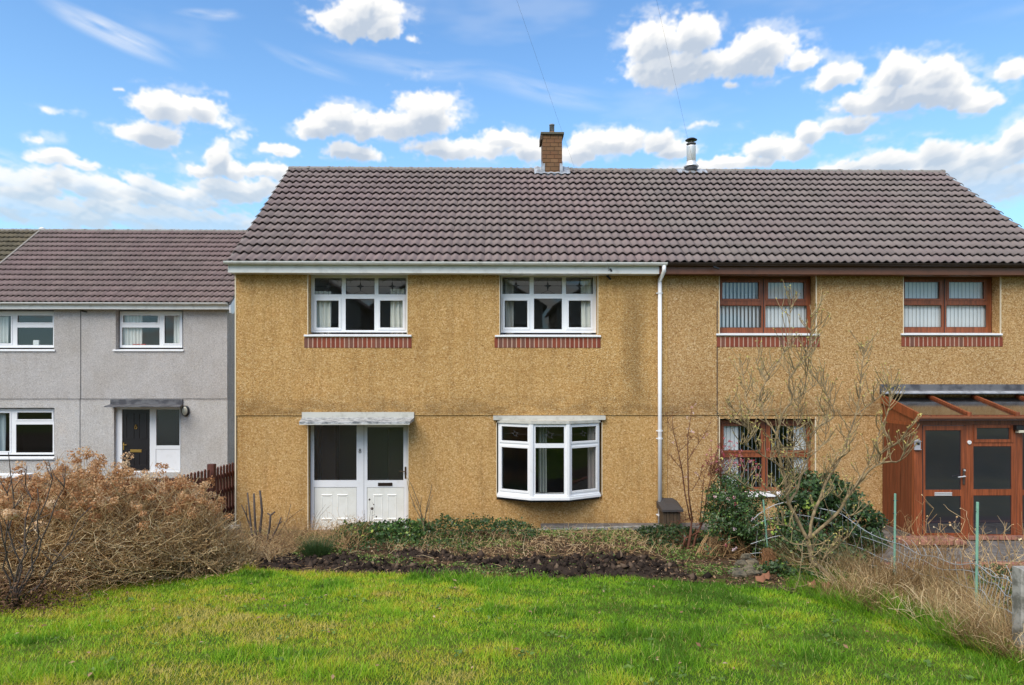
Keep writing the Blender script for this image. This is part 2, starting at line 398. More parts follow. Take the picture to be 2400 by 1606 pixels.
M['fencewood'] = mat('stained_fence_wood', fn=wood((0.105, 0.030, 0.018)), rough=0.75)
M['brick'] = mat('red_brick', fn=lambda k, b: k.mix(k.math('MULTIPLY', k.noise(k.pos(), 30, 3), 0.5), k.ramp(k.new('ShaderNodeObjectInfo').outputs['Random'], [(0,(0.20,0.035,0.015)),(0.5,(0.27,0.055,0.022)),(0.75,(0.22,0.075,0.045)),(1,(0.15,0.07,0.05))]), (0.15,0.05,0.03)), rough=0.85)
M['mortar'] = mat('pale_mortar', fn=lambda k, b: grime(k, (0.50,0.33,0.25), 12, 0.4), rough=0.95)
M['darkmortar'] = mat('dark_mortar', (0.085, 0.055, 0.035), 0.95)
M['chimbrick'] = mat('buff_chimney_brick', fn=lambda k, b: k.mix(k.smooth(k.noise(k.pos(), 3.5, 5, 0.6), 0.35, 0.7), k.ramp(k.new('ShaderNodeObjectInfo').outputs['Random'], [(0,(0.17,0.075,0.035)),(0.5,(0.21,0.105,0.045)),(1,(0.25,0.135,0.065))]), (0.16,0.085,0.04)), rough=0.9)
M['pinkbrick'] = mat('pink_brick', fn=lambda k, b: k.mix(k.smooth(k.noise(k.pos(), 6, 5, 0.6), 0.35, 0.75), k.ramp(k.new('ShaderNodeObjectInfo').outputs['Random'], [(0,(0.33,0.12,0.08)),(1,(0.42,0.19,0.13))]), (0.17,0.10,0.08)), rough=0.9)
def tilefn(a, b_, c_, moss=0.1):
    def fn(k, b):
        r = k.math('FRACT', k.math('ADD', k.new('ShaderNodeObjectInfo').outputs['Random'], k.new('ShaderNodeNewGeometry').outputs['Random Per Island']))
        p = k.pos(); big = k.noise(p, 0.55, 4, 0.6)
        c = k.ramp(r, [(0, a), (0.5, b_), (1, c_)])
        c = k.mix(k.smooth(big, 0.35, 0.68), c, mulc(k, c, (1.06, 0.985, 1.03)))
        c = k.mix(k.math('MULTIPLY', k.smooth(k.noise(p, 9, 5, 0.7), 0.5, 0.72), 0.28), c, (0.24, 0.205, 0.165))
        c = k.mix(k.math('MULTIPLY', k.smooth(k.noise(p, 2.2, 5, 0.7), 0.52, 0.75), moss), c, (0.09, 0.085, 0.05))
        add_bump(k, b, k.noise(p, 120, 3), 0.25, 0.004)
        return c
    return fn
M['tile'] = mat('concrete_tile', fn=tilefn((0.180,0.143,0.136),(0.200,0.158,0.150),(0.222,0.176,0.165), 0.15), rough=0.75, spec=0.35)
M['tile2'] = mat('concrete_tile_grey_brown', fn=tilefn((0.165,0.137,0.130),(0.184,0.152,0.144),(0.204,0.169,0.158), 0.2), rough=0.72, spec=0.35)
M['tile3'] = mat('concrete_tile_brown', fn=tilefn((0.170,0.128,0.120),(0.190,0.142,0.133),(0.210,0.158,0.146), 0.2), rough=0.75, spec=0.3)
M['tilemoss'] = mat('mossy_tile', fn=tilefn((0.11,0.095,0.068),(0.13,0.112,0.078),(0.155,0.13,0.085), 0.75), rough=0.85, spec=0.2)
M['underlay'] = mat('roof_underlay', (0.012, 0.010, 0.010), 0.95)
M['ridge'] = mat('ridge_tile_grey', fn=lambda k, b: grime(k, (0.235,0.215,0.195), 6, 0.5), rough=0.85)
M['lead'] = mat('lead_flashing', fn=lambda k, b: k.mix(k.smooth(k.noise(k.pos(), 8, 4), 0.35, 0.7), (0.42,0.45,0.50), (0.24,0.26,0.29)), rough=0.5, metal=0.2)
M['leaddark'] = mat('dark_felt', fn=lambda k, b: k.mix(k.smooth(k.noise(k.vec('MULTIPLY', k.pos(), (5,5,5)), 1, 4), 0.4, 0.6), (0.055,0.055,0.065), (0.13,0.13,0.14)), rough=0.6)
M['steel'] = mat('brushed_steel', (0.78, 0.79, 0.80), 0.5, 0.6)
M['chrome'] = mat('chrome', (0.78, 0.78, 0.79), 0.4, 0.5)
M['blackmetal'] = mat('black_metal', (0.012, 0.012, 0.014), 0.4)
M['brass'] = mat('brass', (0.65, 0.42, 0.12), 0.3, 0.9)
M['concrete'] = mat('weathered_concrete', fn=lambda k, b: k.mix(k.smooth(k.noise(k.pos(), 9, 6, 0.7), 0.38, 0.65), (0.36,0.345,0.32), (0.13,0.125,0.105)), rough=0.95)
M['canopy'] = mat('weathered_canopy', fn=lambda k, b: k.mix(k.smooth(k.noise(k.vec('MULTIPLY', k.pos(), (8,14,14)), 1, 6, 0.75), 0.40, 0.62), (0.50,0.51,0.51), (0.13,0.14,0.15)), rough=0.85)
M['canopywhite'] = mat('canopy_upstand', fn=lambda k, b: grime(k, (0.52,0.51,0.46), 7, 0.6), rough=0.8)
M['paving'] = mat('grey_paving', fn=lambda k, b: k.mix(k.smooth(k.noise(k.pos(), 5, 6, 0.7), 0.35, 0.7), (0.17,0.155,0.145), (0.07,0.062,0.055)), rough=0.95)
M['stone'] = mat('rubble_stone', fn=lambda k, b: (add_bump(k, b, k.noise(k.pos(), 25, 5, 0.7), 0.8, 0.03), k.mix(k.smooth(k.noise(k.pos(), 7, 6, 0.7), 0.35, 0.65), (0.21,0.17,0.11), (0.06,0.058,0.045)))[1], rough=0.95)
M['curtain'] = mat('net_curtain', fn=lambda k, b: (b.inputs['Transmission Weight'].__setattr__('default_value', 0.0), (0.76,0.76,0.72))[1], rough=0.9)
M['blind'] = mat('blind_fabric', (0.80, 0.82, 0.84), 0.85)
M['room'] = mat('room_plaster', (0.42, 0.40, 0.36), 0.9)
M['roomdark'] = mat('room_dark', (0.17, 0.165, 0.155), 0.9)
M['blackdoor'] = mat('black_door', (0.012, 0.010, 0.012), 0.35)
M['white'] = mat('white_paint', (0.8, 0.8, 0.8), 0.5)
M['lampglass'] = mat('lamp_diffuser', (0.62, 0.60, 0.48), 0.3)
M['red'] = mat('red_item', (0.45, 0.06, 0.03), 0.6)
M['cable'] = mat('grey_cable', (0.22, 0.22, 0.24), 0.6)
def glassfn(tint, rough=0.0, refl=1.0):
    m = bpy.data.materials.new('window_glass'); m.use_nodes = True; k = NT(m.node_tree); k.n.clear()
    t = k.new('ShaderNodeBsdfTransparent'); t.inputs[0].default_value = (*tint, 1)
    g = k.new('ShaderNodeBsdfGlossy'); g.inputs['Roughness'].default_value = rough; g.inputs[0].default_value = (1, 1, 1, 1)
    fr = k.new('ShaderNodeFresnel'); bf = k.new('ShaderNodeNewGeometry').outputs['Backfacing']; k.put(fr.inputs[0], k.math('ADD', 1.52, k.math('MULTIPLY', bf, 1 / 1.52 - 1.52)))
    mx = k.new('ShaderNodeMixShader'); k.put(mx.inputs[0], k.math('MULTIPLY', fr.outputs[0], 1.4 * refl, clamp=True))
    k.l.new(t.outputs[0], mx.inputs[1]); k.l.new(g.outputs[0], mx.inputs[2])
    k.l.new(mx.outputs[0], k.new('ShaderNodeOutputMaterial').inputs[0]); return m
M['glass'] = glassfn((0.93, 0.95, 0.94))
M['roofglass'] = glassfn((0.45, 0.47, 0.46), 0.12, 1.3)
M['frost'] = glassfn((0.60, 0.63, 0.62), 0.3, 1.6)
M['leading'] = mat('window_leading', (0.035, 0.033, 0.035), 0.6)

def tinted(name, stops, rough=0.7, spec=0.3, trans=0.0):
    """plant material: colour picked by each leaf's or blade's own 'tint' value"""
    def fn(k, b):
        a = k.new('ShaderNodeAttribute'); a.attribute_name = 'tint'
        c = k.ramp(a.outputs['Fac'], stops)
        if trans:
            tr = k.new('ShaderNodeBsdfTranslucent'); k.put(tr.inputs[0], c)
            mx = k.new('ShaderNodeMixShader'); mx.inputs[0].default_value = trans
            out = k.n['Material Output']
            k.l.new(b.outputs[0], mx.inputs[1]); k.l.new(tr.outputs[0], mx.inputs[2]); k.l.new(mx.outputs[0], out.inputs[0])
        return c
    return mat(name, fn=fn, rough=rough, spec=spec)
M['grass'] = tinted('lawn_grass', [(0,(0.08,0.19,0.012)),(0.25,(0.15,0.34,0.015)),(0.5,(0.29,0.50,0.022)),(0.75,(0.46,0.54,0.035)),(0.9,(0.60,0.48,0.04)),(1,(0.60,0.52,0.18))], 0.55, 0.3, 0.35)
M['drygrass'] = tinted('dry_grass', [(0,(0.14,0.085,0.038)),(0.4,(0.38,0.24,0.11)),(0.75,(0.55,0.40,0.22)),(1,(0.28,0.30,0.09))], 0.7, 0.2, 0.25)
M['hydra'] = tinted('dried_flower_heads', [(0,(0.24,0.10,0.045)),(0.35,(0.50,0.26,0.12)),(0.7,(0.66,0.43,0.24)),(1,(0.76,0.60,0.42))], 0.75, 0.15, 0.3)
M['hydrastem'] = tinted('dry_stems', [(0,(0.17,0.095,0.045)),(0.45,(0.57,0.37,0.18)),(0.8,(0.76,0.57,0.32)),(1,(0.84,0.70,0.46))], 0.75, 0.15)
M['ivy'] = tinted('ivy_leaves', [(0,(0.018,0.036,0.016)),(0.45,(0.048,0.090,0.028)),(0.8,(0.075,0.155,0.040)),(0.93,(0.16,0.28,0.06)),(1,(0.38,0.48,0.08))], 0.36, 0.4, 0.2)
M['weed'] = tinted('weed_leaves', [(0,(0.04,0.09,0.022)),(0.5,(0.10,0.18,0.035)),(0.85,(0.20,0.31,0.06)),(1,(0.33,0.38,0.12))], 0.5, 0.3, 0.25)
M['litter'] = tinted('leaf_litter', [(0,(0.06,0.034,0.022)),(0.5,(0.17,0.095,0.055)),(0.85,(0.32,0.20,0.12)),(1,(0.48,0.36,0.24))], 0.85, 0.1)
M['petal'] = tinted('pink_petals', [(0,(0.35,0.03,0.05)),(0.5,(0.62,0.16,0.22)),(0.8,(0.75,0.42,0.45)),(1,(0.85,0.75,0.75))], 0.6, 0.2, 0.2)
M['bark'] = mat('pale_bark', fn=lambda k, b: k.mix(k.smooth(k.noise(k.pos(), 14, 5, 0.65), 0.35, 0.65), (0.34,0.25,0.135), (0.13,0.095,0.055)), rough=0.9)
M['barkred'] = mat('reddish_bark', fn=lambda k, b: k.mix(k.noise(k.pos(), 14, 4), (0.17,0.065,0.035), (0.09,0.035,0.022)), rough=0.85)
M['barkdark'] = mat('dark_bark', fn=lambda k, b: k.mix(k.noise(k.pos(), 14, 4), (0.12,0.09,0.075), (0.05,0.04,0.037)), rough=0.9)
M['bud'] = mat('pale_buds', (0.42, 0.38, 0.12), 0.7)
M['wire'] = mat('galvanised_wire', (0.46, 0.48, 0.50), 0.5, 0.3)
M['postgreen'] = mat('pale_green_post', fn=lambda k, b: grime(k, (0.22,0.44,0.33), 12, 0.4), rough=0.5)
M['terracotta'] = mat('terracotta', (0.26, 0.11, 0.06), 0.85)
# ------------------------------------------------------------------ ground
FENCE = [(4.40, 4.0), (4.42, 5.6), (5.10, 7.2), (5.27, 9.0), (4.9, 9.9), (4.2, 10.3)]
def fence_x(Y):
    return np.interp(Y, [p[1] for p in FENCE[:4]] + [14.0], [p[0] for p in FENCE[:4]] + [5.3])
def ground_z(X, Y):
    X = np.asarray(X, float); Y = np.asarray(Y, float)
    z = np.clip(1.28 - 0.1 * Y, 0.0, 1.28)
    side = sstep(X - fence_x(Y), 0.10, 0.80) * sstep(Y, 2.0, 4.0) * (1 - sstep(X, 22, 30))
    z = z * (1 - side) + (-0.22) * side
    z = z + 0.02 * (fbm(X * 1.3, Y * 1.3, 3, 5) - 0.5) * (1 - side * 0.5)
    z = np.where(Y > 13.6, z - 0.12, z)
    return z
def gz(X, Y): return float(ground_z(X, Y))
# lawn outline in plan
LAWN_BACK = [(-9, 8.6), (-5.5, 8.3), (-4.9, 8.9), (-4.4, 9.6), (-3.9, 9.9), (-3.3, 9.75), (-2.5, 9.45), (-1.0, 9.25), (0.3, 9.1), (1.8, 8.95), (2.7, 8.6), (3.3, 8.2), (3.75, 7.6), (3.9, 7.0), (4.05, 6.0), (4.2, 4.0)]
def lawn_back(X): return np.interp(X, [p[0] for p in LAWN_BACK], [p[1] for p in LAWN_BACK])

def gaxis(a, b, fine, far):
    return np.unique(np.concatenate([np.arange(a, b, fine), -np.geomspace(-a if a < 0 else 1, far, 22) if a < 0 else [], np.geomspace(b, far, 22)]))
gx = gaxis(-9.0, 9.0, 0.12, 900); gy = gaxis(-2.0, 14.0, 0.12, 900)
XX, YY = np.meshgrid(gx, gy, indexing='ij'); ZZ = ground_z(XX, YY)
V = np.stack([XX, YY, ZZ], -1).reshape(-1, 3); ny = len(gy)
ii, jj = np.meshgrid(np.arange(len(gx) - 1), np.arange(ny - 1), indexing='ij'); a_ = (ii * ny + jj).ravel()
F = np.stack([a_, a_ + ny, a_ + ny + 1, a_ + 1], -1)
def groundfn(k, b):
    p = k.pos(); x, y, z = k.xyz(p)
    n = k.noise(p, 1.1, 5, 0.6); n2 = k.noise(p, 14, 4, 0.7)
    g = k.mix(k.smooth(n, 0.35, 0.7), (0.045,0.085,0.012), (0.12,0.13,0.022))
    g = k.mix(k.math('MULTIPLY', k.smooth(n2, 0.45, 0.7), 0.5), g, (0.055,0.050,0.018))
    s = k.mix(n2, (0.05,0.035,0.022), (0.10,0.07,0.045))
    f = k.smooth(k.math('ADD', y, k.math('MULTIPLY', n, 0.6)), 9.6, 10.0)
    f = k.math('MULTIPLY', f, k.smooth(y, 26, 20))
    return k.mix(f, g, s)
M['ground'] = mat('garden_ground', fn=groundfn, rough=0.95, spec=0.1)
fast_mesh('ground', V, F, M['ground'], smooth=True, org=(0, 0, 0), kind='structure')

# ------------------------------------------------------------------ interlocking roof tiles
COVER = 0.3345; GAUGE = 0.335; NROLL = 5
def tile_arrays(c0=0.0):
    n = NROLL * 2; xs = np.linspace(0, COVER, n + 1)
    w = 0.024 * (1 - np.cos(2 * np.pi * xs / (COVER / 2) + 0.0)) * 1.0
    L = GAUGE + 0.05
    low = np.stack([xs, np.zeros_like(xs), w + 0.058], -1); top = np.stack([xs, np.full_like(xs, L), w + 0.000], -1)
    lip = np.stack([xs, np.full_like(xs, 0.001), w + 0.041], -1); lipb = np.stack([xs, np.full_like(xs, 0.10), w + 0.020], -1)
    V = np.concatenate([low, top, lip, lipb]); m = n + 1
    F = [(i, i + 1, m + i + 1, m + i) for i in range(n)] + [(2*m + i, 2*m + i + 1, i + 1, i) for i in range(n)]
    return V, np.array(F), n
TV, TF, TN = tile_arrays()
def tile_mesh(m):
    me = bpy.data.meshes.new('tile'); me.from_pydata(TV.tolist(), [], TF.tolist()); me.update(); me.materials.append(m)
    fl = [True] * TN + [False] * TN; me.polygons.foreach_set('use_smooth', fl); return me
def make_roof(house, x0, ncol, y_e, z_e, y_r, z_r, m, nrows=15, n_parts=300, cols_parts=None, ridge_from=None, ridge_to=None):
    ang = math.atan2(z_r - z_e, y_r - y_e); ca, sa = math.cos(ang), math.sin(ang)
    x1 = x0 + ncol * COVER
    # deck below the tiles and the rear slope, a closed body
    dk = MB(); yb = 2 * y_r - y_e
    dk.prism([(y_e + 0.05, z_e + 0.0), (y_r, z_r - 0.035), (yb - 0.05, z_e + 0.0), (yb - 0.05, z_e - 0.05), (y_r, z_r - 0.16), (y_e + 0.05, z_e - 0.05)], 0, x0 + 0.01, x1 - 0.01)
    roof = part('roof', dk, M['underlay'], house)
    me = tile_mesh(m); cnt = 0; rest_v = []; rest_f = []
    slope = math.hypot(y_r - y_e, z_r - z_e); g = (slope - 0.02) / nrows
    Rm = np.array([[1, 0, 0], [0, ca, -sa], [0, sa, ca]])
    for r in range(nrows):
        for c in range(ncol):
            px = x0 + c * COVER; py = y_e + ca * g * r; pz = z_e + sa * g * r
            jx = random.uniform(-0.002, 0.002); jz = random.uniform(-0.004, 0.004); jr = random.uniform(-0.010, 0.010)
            if (cols_parts is None or c >= cols_parts) and cnt < n_parts:
                o = inst('tile', me, roof, (px + jx, py, pz + jz), (ang, jr, 0)); cnt += 1
            else:
                v = TV @ Rm.T + np.array([px + jx, py, pz + jz]); rest_f.append(TF + len(rest_v) * len(TV)); rest_v.append(v)
    # rear slope: the same tiles, seen by nobody here, joined
    if rest_v:
        o = fast_mesh('tiles', np.concatenate(rest_v), np.concatenate(rest_f), m, roof, kind='stuff')
        sm = np.tile(np.array([True] * TN + [False] * TN), len(rest_v)); o.data.polygons.foreach_set('use_smooth', sm)
    bk = MB(); bk.quad((x0, y_r, z_r + 0.01), (x1, y_r, z_r + 0.01), (x1, yb, z_e + 0.03), (x0, yb, z_e + 0.03)); part('rear_slope', bk, m, roof)
    # ridge tiles
    rl = 0.52; nr = int(round((x1 - x0) / rl)); rl = (x1 - x0) / nr
    prof = [(0.13 * math.cos(t), 0.085 * math.sin(t)) for t in [math.pi * i / 8 for i in range(9)]]
    rb = MB(); vs = []; 
    for xx, s in ((0.0, 1.0), (rl - 0.045, 1.0), (rl - 0.045, 1.13), (rl + 0.012, 1.13)):
        vs += [(xx, p[0] * s, p[1] * s) for p in prof]
    fs = []
    for q in range(3): fs += [(q*9+i, (q+1)*9+i, (q+1)*9+i+1, q*9+i+1) for i in range(8)]
    fs.append(tuple(range(9))); fs.append(tuple(27 + i for i in range(8, -1, -1)))
    rm = bpy.data.meshes.new('ridge_tile'); rm.from_pydata(vs, [], fs); rm.update(); rm.materials.append(M['ridge'])
    for i in range(nr):
        inst('ridge_tile', rm, roof, (x0 + i * rl, y_r, z_r - 0.045 + random.uniform(-0.004, 0.004)))
    return roof, ang
def gutter(parent, x0, x1, y, ztop, m, step, mname='gutter', r=0.058):
    g = MB(); n = 8; prof = [(y - r * math.cos(math.pi * i / n), ztop - r * math.sin(math.pi * i / n) * 1.05) for i in range(n + 1)]
    inner = [(y - (r - 0.006) * math.cos(math.pi * i / n), ztop - (r - 0.006) * math.sin(math.pi * i / n)) for i in range(n, -1, -1)]
    g.prism(prof + inner, 0, x0, x1)
    go = part(mname, g, m, parent, smooth=False)
    x = x0 + 0.16
    bm_ = MB(); bp = [(y - (r + 0.006) * math.cos(math.pi * i / n), ztop + 0.004 - (r + 0.007) * math.sin(math.pi * i / n)) for i in range(n + 1)]
    bm_.prism(bp + [(y + r - 0.01, ztop + 0.008), (y - r + 0.01, ztop + 0.008)], 0, -0.012, 0.012)
    V_ = np.asarray(bm_.v); bme = mesh_from('bracket', V_, bm_.f, (0, y, ztop)); bme.materials.append(m)
    while x < x1 - 0.1:
        inst('bracket', bme, go, (x, y, ztop)); x += step
    caps = MB(); 
    for xx in (x0, x1): caps.prism(prof, 0, xx - 0.004, xx + 0.004)
    part('end_cap', caps, m, go)
    return go

def ring(mb, x0, x1, z0, z1, Y, w, t):
    """raised sash frame of width w standing t proud of the plane Y"""
    mb.box(x0, x1, Y - t, Y, z1 - w, z1, 0.004); mb.box(x0, x1, Y - t, Y, z0, z0 + w, 0.004)
    mb.box(x0, x0 + w, Y - t, Y, z0 + w, z1 - w, 0.004); mb.box(x1 - w, x1, Y - t, Y, z0 + w, z1 - w, 0.004)
def star(mb, cx, cz, Y, hw, hh, kind=0):
    """leaded star with its lines and arcs, as lead strips on the pane"""
    def strip(pts, w=0.006):
        for a, b in zip(pts[:-1], pts[1:]):
            dx, dz = b[0] - a[0], b[1] - a[1]; L = math.hypot(dx, dz) or 1; nx, nz = -dz / L * w / 2, dx / L * w / 2
            mb.add([(a[0]+nx, Y, a[1]+nz), (b[0]+nx, Y, b[1]+nz), (b[0]-nx, Y, b[1]-nz), (a[0]-nx, Y, a[1]-nz)], [(0, 1, 2, 3)])
    s = min(hw, hh) * 0.55; pts = []
    for q in range(4):
        a0 = math.pi / 2 * q
        pts.append((cx + s * math.cos(a0), cz + s * math.sin(a0) * 1.15)); a1 = a0 + math.pi / 4
        pts.append((cx + s * 0.30 * math.cos(a1), cz + s * 0.30 * math.sin(a1)))
    if kind == 0:
        n = len(pts); mb.add([(cx, Y, cz)] + [(p[0], Y, p[1]) for p in pts], [(0, 1 + i, 1 + (i + 1) % n) for i in range(n)])
        strip([(cx - hw, cz), (cx - s, cz)]); strip([(cx + s, cz), (cx + hw, cz)])
        strip([(cx, cz + s), (cx, cz + hh)])
        for sg in (-1, 1):
            strip([(cx + sg * hw * 0.72 * math.sin(t), cz + hh - hh * 0.62 * math.sin(t) ** 2 * 0 - hh * (1 - math.cos(t)) * 0.6) for t in [0.0, 0.4, 0.8, 1.2, 1.57]], 0.004)
            strip([(cx, cz - s), (cx + sg * hw * 0.25, cz - hh * 0.75), (cx + sg * hw * 0.55, cz - hh)], 0.004)
    else:
        strip([(cx + s * .5 * math.cos(t), cz + s * .5 * math.sin(t)) for t in [i * math.pi / 6 for i in range(13)]], 0.01)
        for dx_, dz_ in ((-.8, .15), (.7, .3), (.5, -.7), (-.35, .9)):
            strip([(cx + s * .5 * dx_, cz + s * .5 * dz_), (cx + s * 1.3 * dx_, cz + s * 1.1 * dz_)], 0.012)
        strip([(cx - hw, cz), (cx - s * .5, cz)], 0.004); strip([(cx + s * .5, cz), (cx + hw, cz)], 0.004)

def window(house, Y, box, panes, m, sash=(), gl=None, xf=None, lead=None, sashw=0.05, depth=0.03, name='window'):
    """frame sheet with an opening per pane; panes (x0,x1,z0,z1); sash: indices that get a raised casement ring"""
    fr = MB(xf); x0, x1, z0, z1 = box
    fr.sheet(x0, x1, z0, z1, Y, panes, depth)
    fr.quad((x0,Y,z0),(x0,Y,z1),(x0,Y+0.07,z1),(x0,Y+0.07,z0)); fr.quad((x1,Y,z0),(x1,Y+0.07,z0),(x1,Y+0.07,z1),(x1,Y,z1))
    fr.quad((x0,Y,z0),(x0,Y+0.07,z0),(x1,Y+0.07,z0),(x1,Y,z0)); fr.quad((x0,Y,z1),(x1,Y,z1),(x1,Y+0.07,z1),(x0,Y+0.07,z1))
    w = part(name, fr, m, house)
    for i in sash:
        p = panes[i]; s = MB(xf); ring(s, p[0]-sashw, p[1]+sashw, p[2]-sashw, p[3]+sashw, Y, sashw, 0.014)
        s2 = MB(xf)
        part('casement', s, m, w)
    gs = MB(xf)
    for i, p in enumerate(panes):
        # black rubber seal round each pane
        q = MB(xf); e = 0.006
        ring(q, p[0], p[1], p[2], p[3], Y + 0.012, 0.006, 0.003); part('seal', q, M['seam'], w)
        g = MB(xf); g.quad((p[0],Y+depth-0.005,p[2]),(p[1],Y+depth-0.005,p[2]),(p[1],Y+depth-0.005,p[3]),(p[0],Y+depth-0.005,p[3]))
        part('pane', g, gl or M['glass'], w)
        if lead and i in lead:
            l = MB(xf); star(l, (p[0]+p[1])/2, (p[2]+p[3])/2, Y + depth - 0.008, (p[1]-p[0])/2, (p[3]-p[2])/2, lead[i]); part('leading', l, M['leading'], w)
    return w
def bricks(house, x0, x1, z0, z1, Y, n, m=None, joint=0.022):
    bk = MB(); bk.box(x0, x1, Y - 0.004, Y + 0.05, z0, z1); part('mortar_bed', bk, M['mortar'], house)
    w = (x1 - x0 + joint) / n; bw = w - joint
    b = MB(); b.box(0, bw, 0, 0.05, 0, z1 - z0, 0.003); me = mesh_from('brick', np.asarray(b.v), b.f, (0, 0, 0)); me.materials.append(m or M['brick'])
    for i in range(n): inst('brick', me, house, (x0 + i * w, Y - 0.009 + random.uniform(-0.002, 0.002), z0))
def beads(house, x0, x1, z0, z1, Y, w=0.014):
    for x in (x0, x1):
        b = MB(); b.box(x - w / 2, x + w / 2, Y - 0.006, Y + 0.02, z0, z1); part('corner_bead', b, M['bead'], house)
def room(house, x0, x1, z0, z1, Y, depth=3.2, m=None):
    r = MB(); 
    r.quad((x0,Y,z0),(x1,Y,z0),(x1,Y+depth,z0),(x0,Y+depth,z0)); r.quad((x0,Y,z1),(x0,Y+depth,z1),(x1,Y+depth,z1),(x1,Y,z1))
    r.quad((x0,Y,z0),(x0,Y+depth,z0),(x0,Y+depth,z1),(x0,Y,z1)); r.quad((x1,Y,z0),(x1,Y,z1),(x1,Y+depth,z1),(x1,Y+depth,z0))
    r.quad((x0,Y+depth,z0),(x1,Y+depth,z0),(x1,Y+depth,z1),(x0,Y+depth,z1))
    part('room_wall', r, m or M['room'], house)
def sill(parent, x0, x1, z, Yf, Yb, m, t=0.035):
    s = MB(); s.prism([(Yf, z - t), (Yf, z - t * 0.15), (Yf + 0.01, z), (Yb, z + 0.03), (Yb, z - t)], 0, x0, x1)
    return part('sill', s, m, parent)
def curtain(x0, x1, z0, z1, Y, label, amp=0.03, waves=5, taper=0.0, m=None, group=None):
    n = 40; vs = []; 
    for j, t in enumerate(np.linspace(0, 1, 8)):
        z = z1 + (z0 - z1) * t
        for i in range(n + 1):
            f = i / n; xw = x0 + (x1 - x0) * f * (1 - taper * math.sin(math.pi * min(t * 1.1, 1)) ) if taper >= 0 else x1 - (x1 - x0) * (1 - f) * (1 + taper * math.sin(math.pi * min(t * 1.1, 1)))
            vs.append((xw, Y + amp * math.sin(2 * math.pi * waves * f + 0.4 * math.sin(5 * t)) + 0.3 * amp * math.sin(17 * f), z))
    fs = [(j*(n+1)+i, j*(n+1)+i+1, (j+1)*(n+1)+i+1, (j+1)*(n+1)+i) for j in range(7) for i in range(n)]
    mb = MB().add(vs, fs); return build(mb, 'curtain', m or M['curtain'], None, True, label=label, cat='curtain', group=group)

# ------------------------------------------------------------------ the pair: no. 8 (left) and its neighbour (right)
YW = 13.7; YR = 13.92          # wall face, window frame face
ZB = 2.277                     # drip line between the storeys
YE, ZE, YRG, ZRG = 13.40, 5.262, 17.4, 8.33
X0 = ax(553, YW); XP = -5.30 + 26 * COVER; X1 = -5.30 + 50 * COVER - 0.12
ZTOP = 5.13; ZBASE = -0.45
def W(px, py, Y=YW): p = at(px, py, Y); return p.x, p.z
def rect(px0, px1, py0, py1, Y=YR):
    a = at(px0, py1, Y); b = at(px1, py0, Y); return (a.x, b.x, a.z, b.z)
houseA = thing('terraced_house', (X0 + 4.3, YW, 0), 'ochre pebbledashed house with white windows, gutter and door, brick chimney on its ridge', 'house', 'houses of the row')
houseB = thing('terraced_house', (XP + 4, YW, 0), 'ochre pebbledashed house with brown window frames, dark gutter and steel flue on its ridge', 'house', 'houses of the row')
# openings on the wall face
opA = [rect(722, 955, 640, 788, YW), rect(1171, 1401, 640, 788, YW), rect(721.5, 957, 985, 1246, YW), rect(1164, 1411, 975, 1172, YW)]
opA[0] = (*opA[0][:3], ZTOP); opA[1] = (*opA[1][:3], ZTOP)
opB = [rect(1685, 1912, 640, 788, YW), rect(2115.5, 2343.5, 640, 788, YW), rect(1686, 1911.5, 981.5, 1166, YW)]
opB[0] = (*opB[0][:3], ZTOP); opB[1] = (*opB[1][:3], ZTOP)
def walls(house, x0, x1, ops, m, left_end, right_end):
    wl = MB(); up = [o for o in ops if o[2] > ZB]; lo = [o for o in ops if o[2] < ZB]
    wl.sheet(x0, x1, ZB, ZTOP, YW - 0.022, up, 0.30)
    wl.sheet(x0, x1, ZBASE, ZB, YW, lo, 0.30)
    wl.quad((x0, YW - 0.022, ZB), (x1, YW - 0.022, ZB), (x1, YW, ZB), (x0, YW, ZB))
    yb = 2 * YRG - YW
    if left_end: wl.add([(x0,YW-.022,ZB),(x0,yb,ZBASE),(x0,yb,ZTOP),(x0,YRG,ZRG-0.17),(x0,YW-.022,ZTOP+0.02),(x0,YW,ZBASE),(x0,YW,ZB)], [(6,5,1,2,3,4,0)])
    if right_end: wl.add([(x1,YW-.022,ZB),(x1,yb,ZBASE),(x1,yb,ZTOP),(x1,YRG,ZRG-0.17),(x1,YW-.022,ZTOP+0.02),(x1,YW,ZBASE),(x1,YW,ZB)], [(0,4,3,2,1,5,6)])
    wl.quad((x0, yb, ZBASE), (x0, yb, ZTOP), (x1, yb, ZTOP), (x1, yb, ZBASE))
    w = part('wall', wl, m, house)
    # party wall and first floor stop light running through
    s = MB(); s.box(x0 + 0.02, x1 - 0.02, YW + 0.4, yb - 0.1, ZB - 0.05, ZB + 0.05); part('upper_floor', s, M['roomdark'], house)
    s = MB(); s.box(x0 + 0.02, x1 - 0.02, YW + 3.6, YW + 3.7, ZBASE, ZTOP); part('inner_wall', s, M['roomdark'], house)
    s = MB(); s.box(x0 + 0.02, x1 - 0.02, YW + 0.31, yb - 0.1, ZTOP - 0.01, ZTOP + 0.03); part('ceiling', s, M['room'], house)
    return w
walls(houseA, X0, XP, opA, M['ochre'], True, False)
walls(houseB, XP + 0.004, X1, opB, M['buff'], False, True)
roofA, ANG = make_roof(houseA, -5.30, 26, YE, ZE, YRG, ZRG, M['tile'])
roofB, _ = make_roof(houseB, XP, 24, YE, ZE, YRG, ZRG, M['tile2'])
def verge(roof, x, ang, m, w=0.03):
    v = MB(); v.prism([(YE + 0.02, ZE - 0.015), (YRG, ZRG - 0.03), (YRG, ZRG + 0.02), (YE + 0.0, ZE + 0.03)], 0, x - w / 2, x + w / 2)
    part('verge_mortar', v, m, roof)
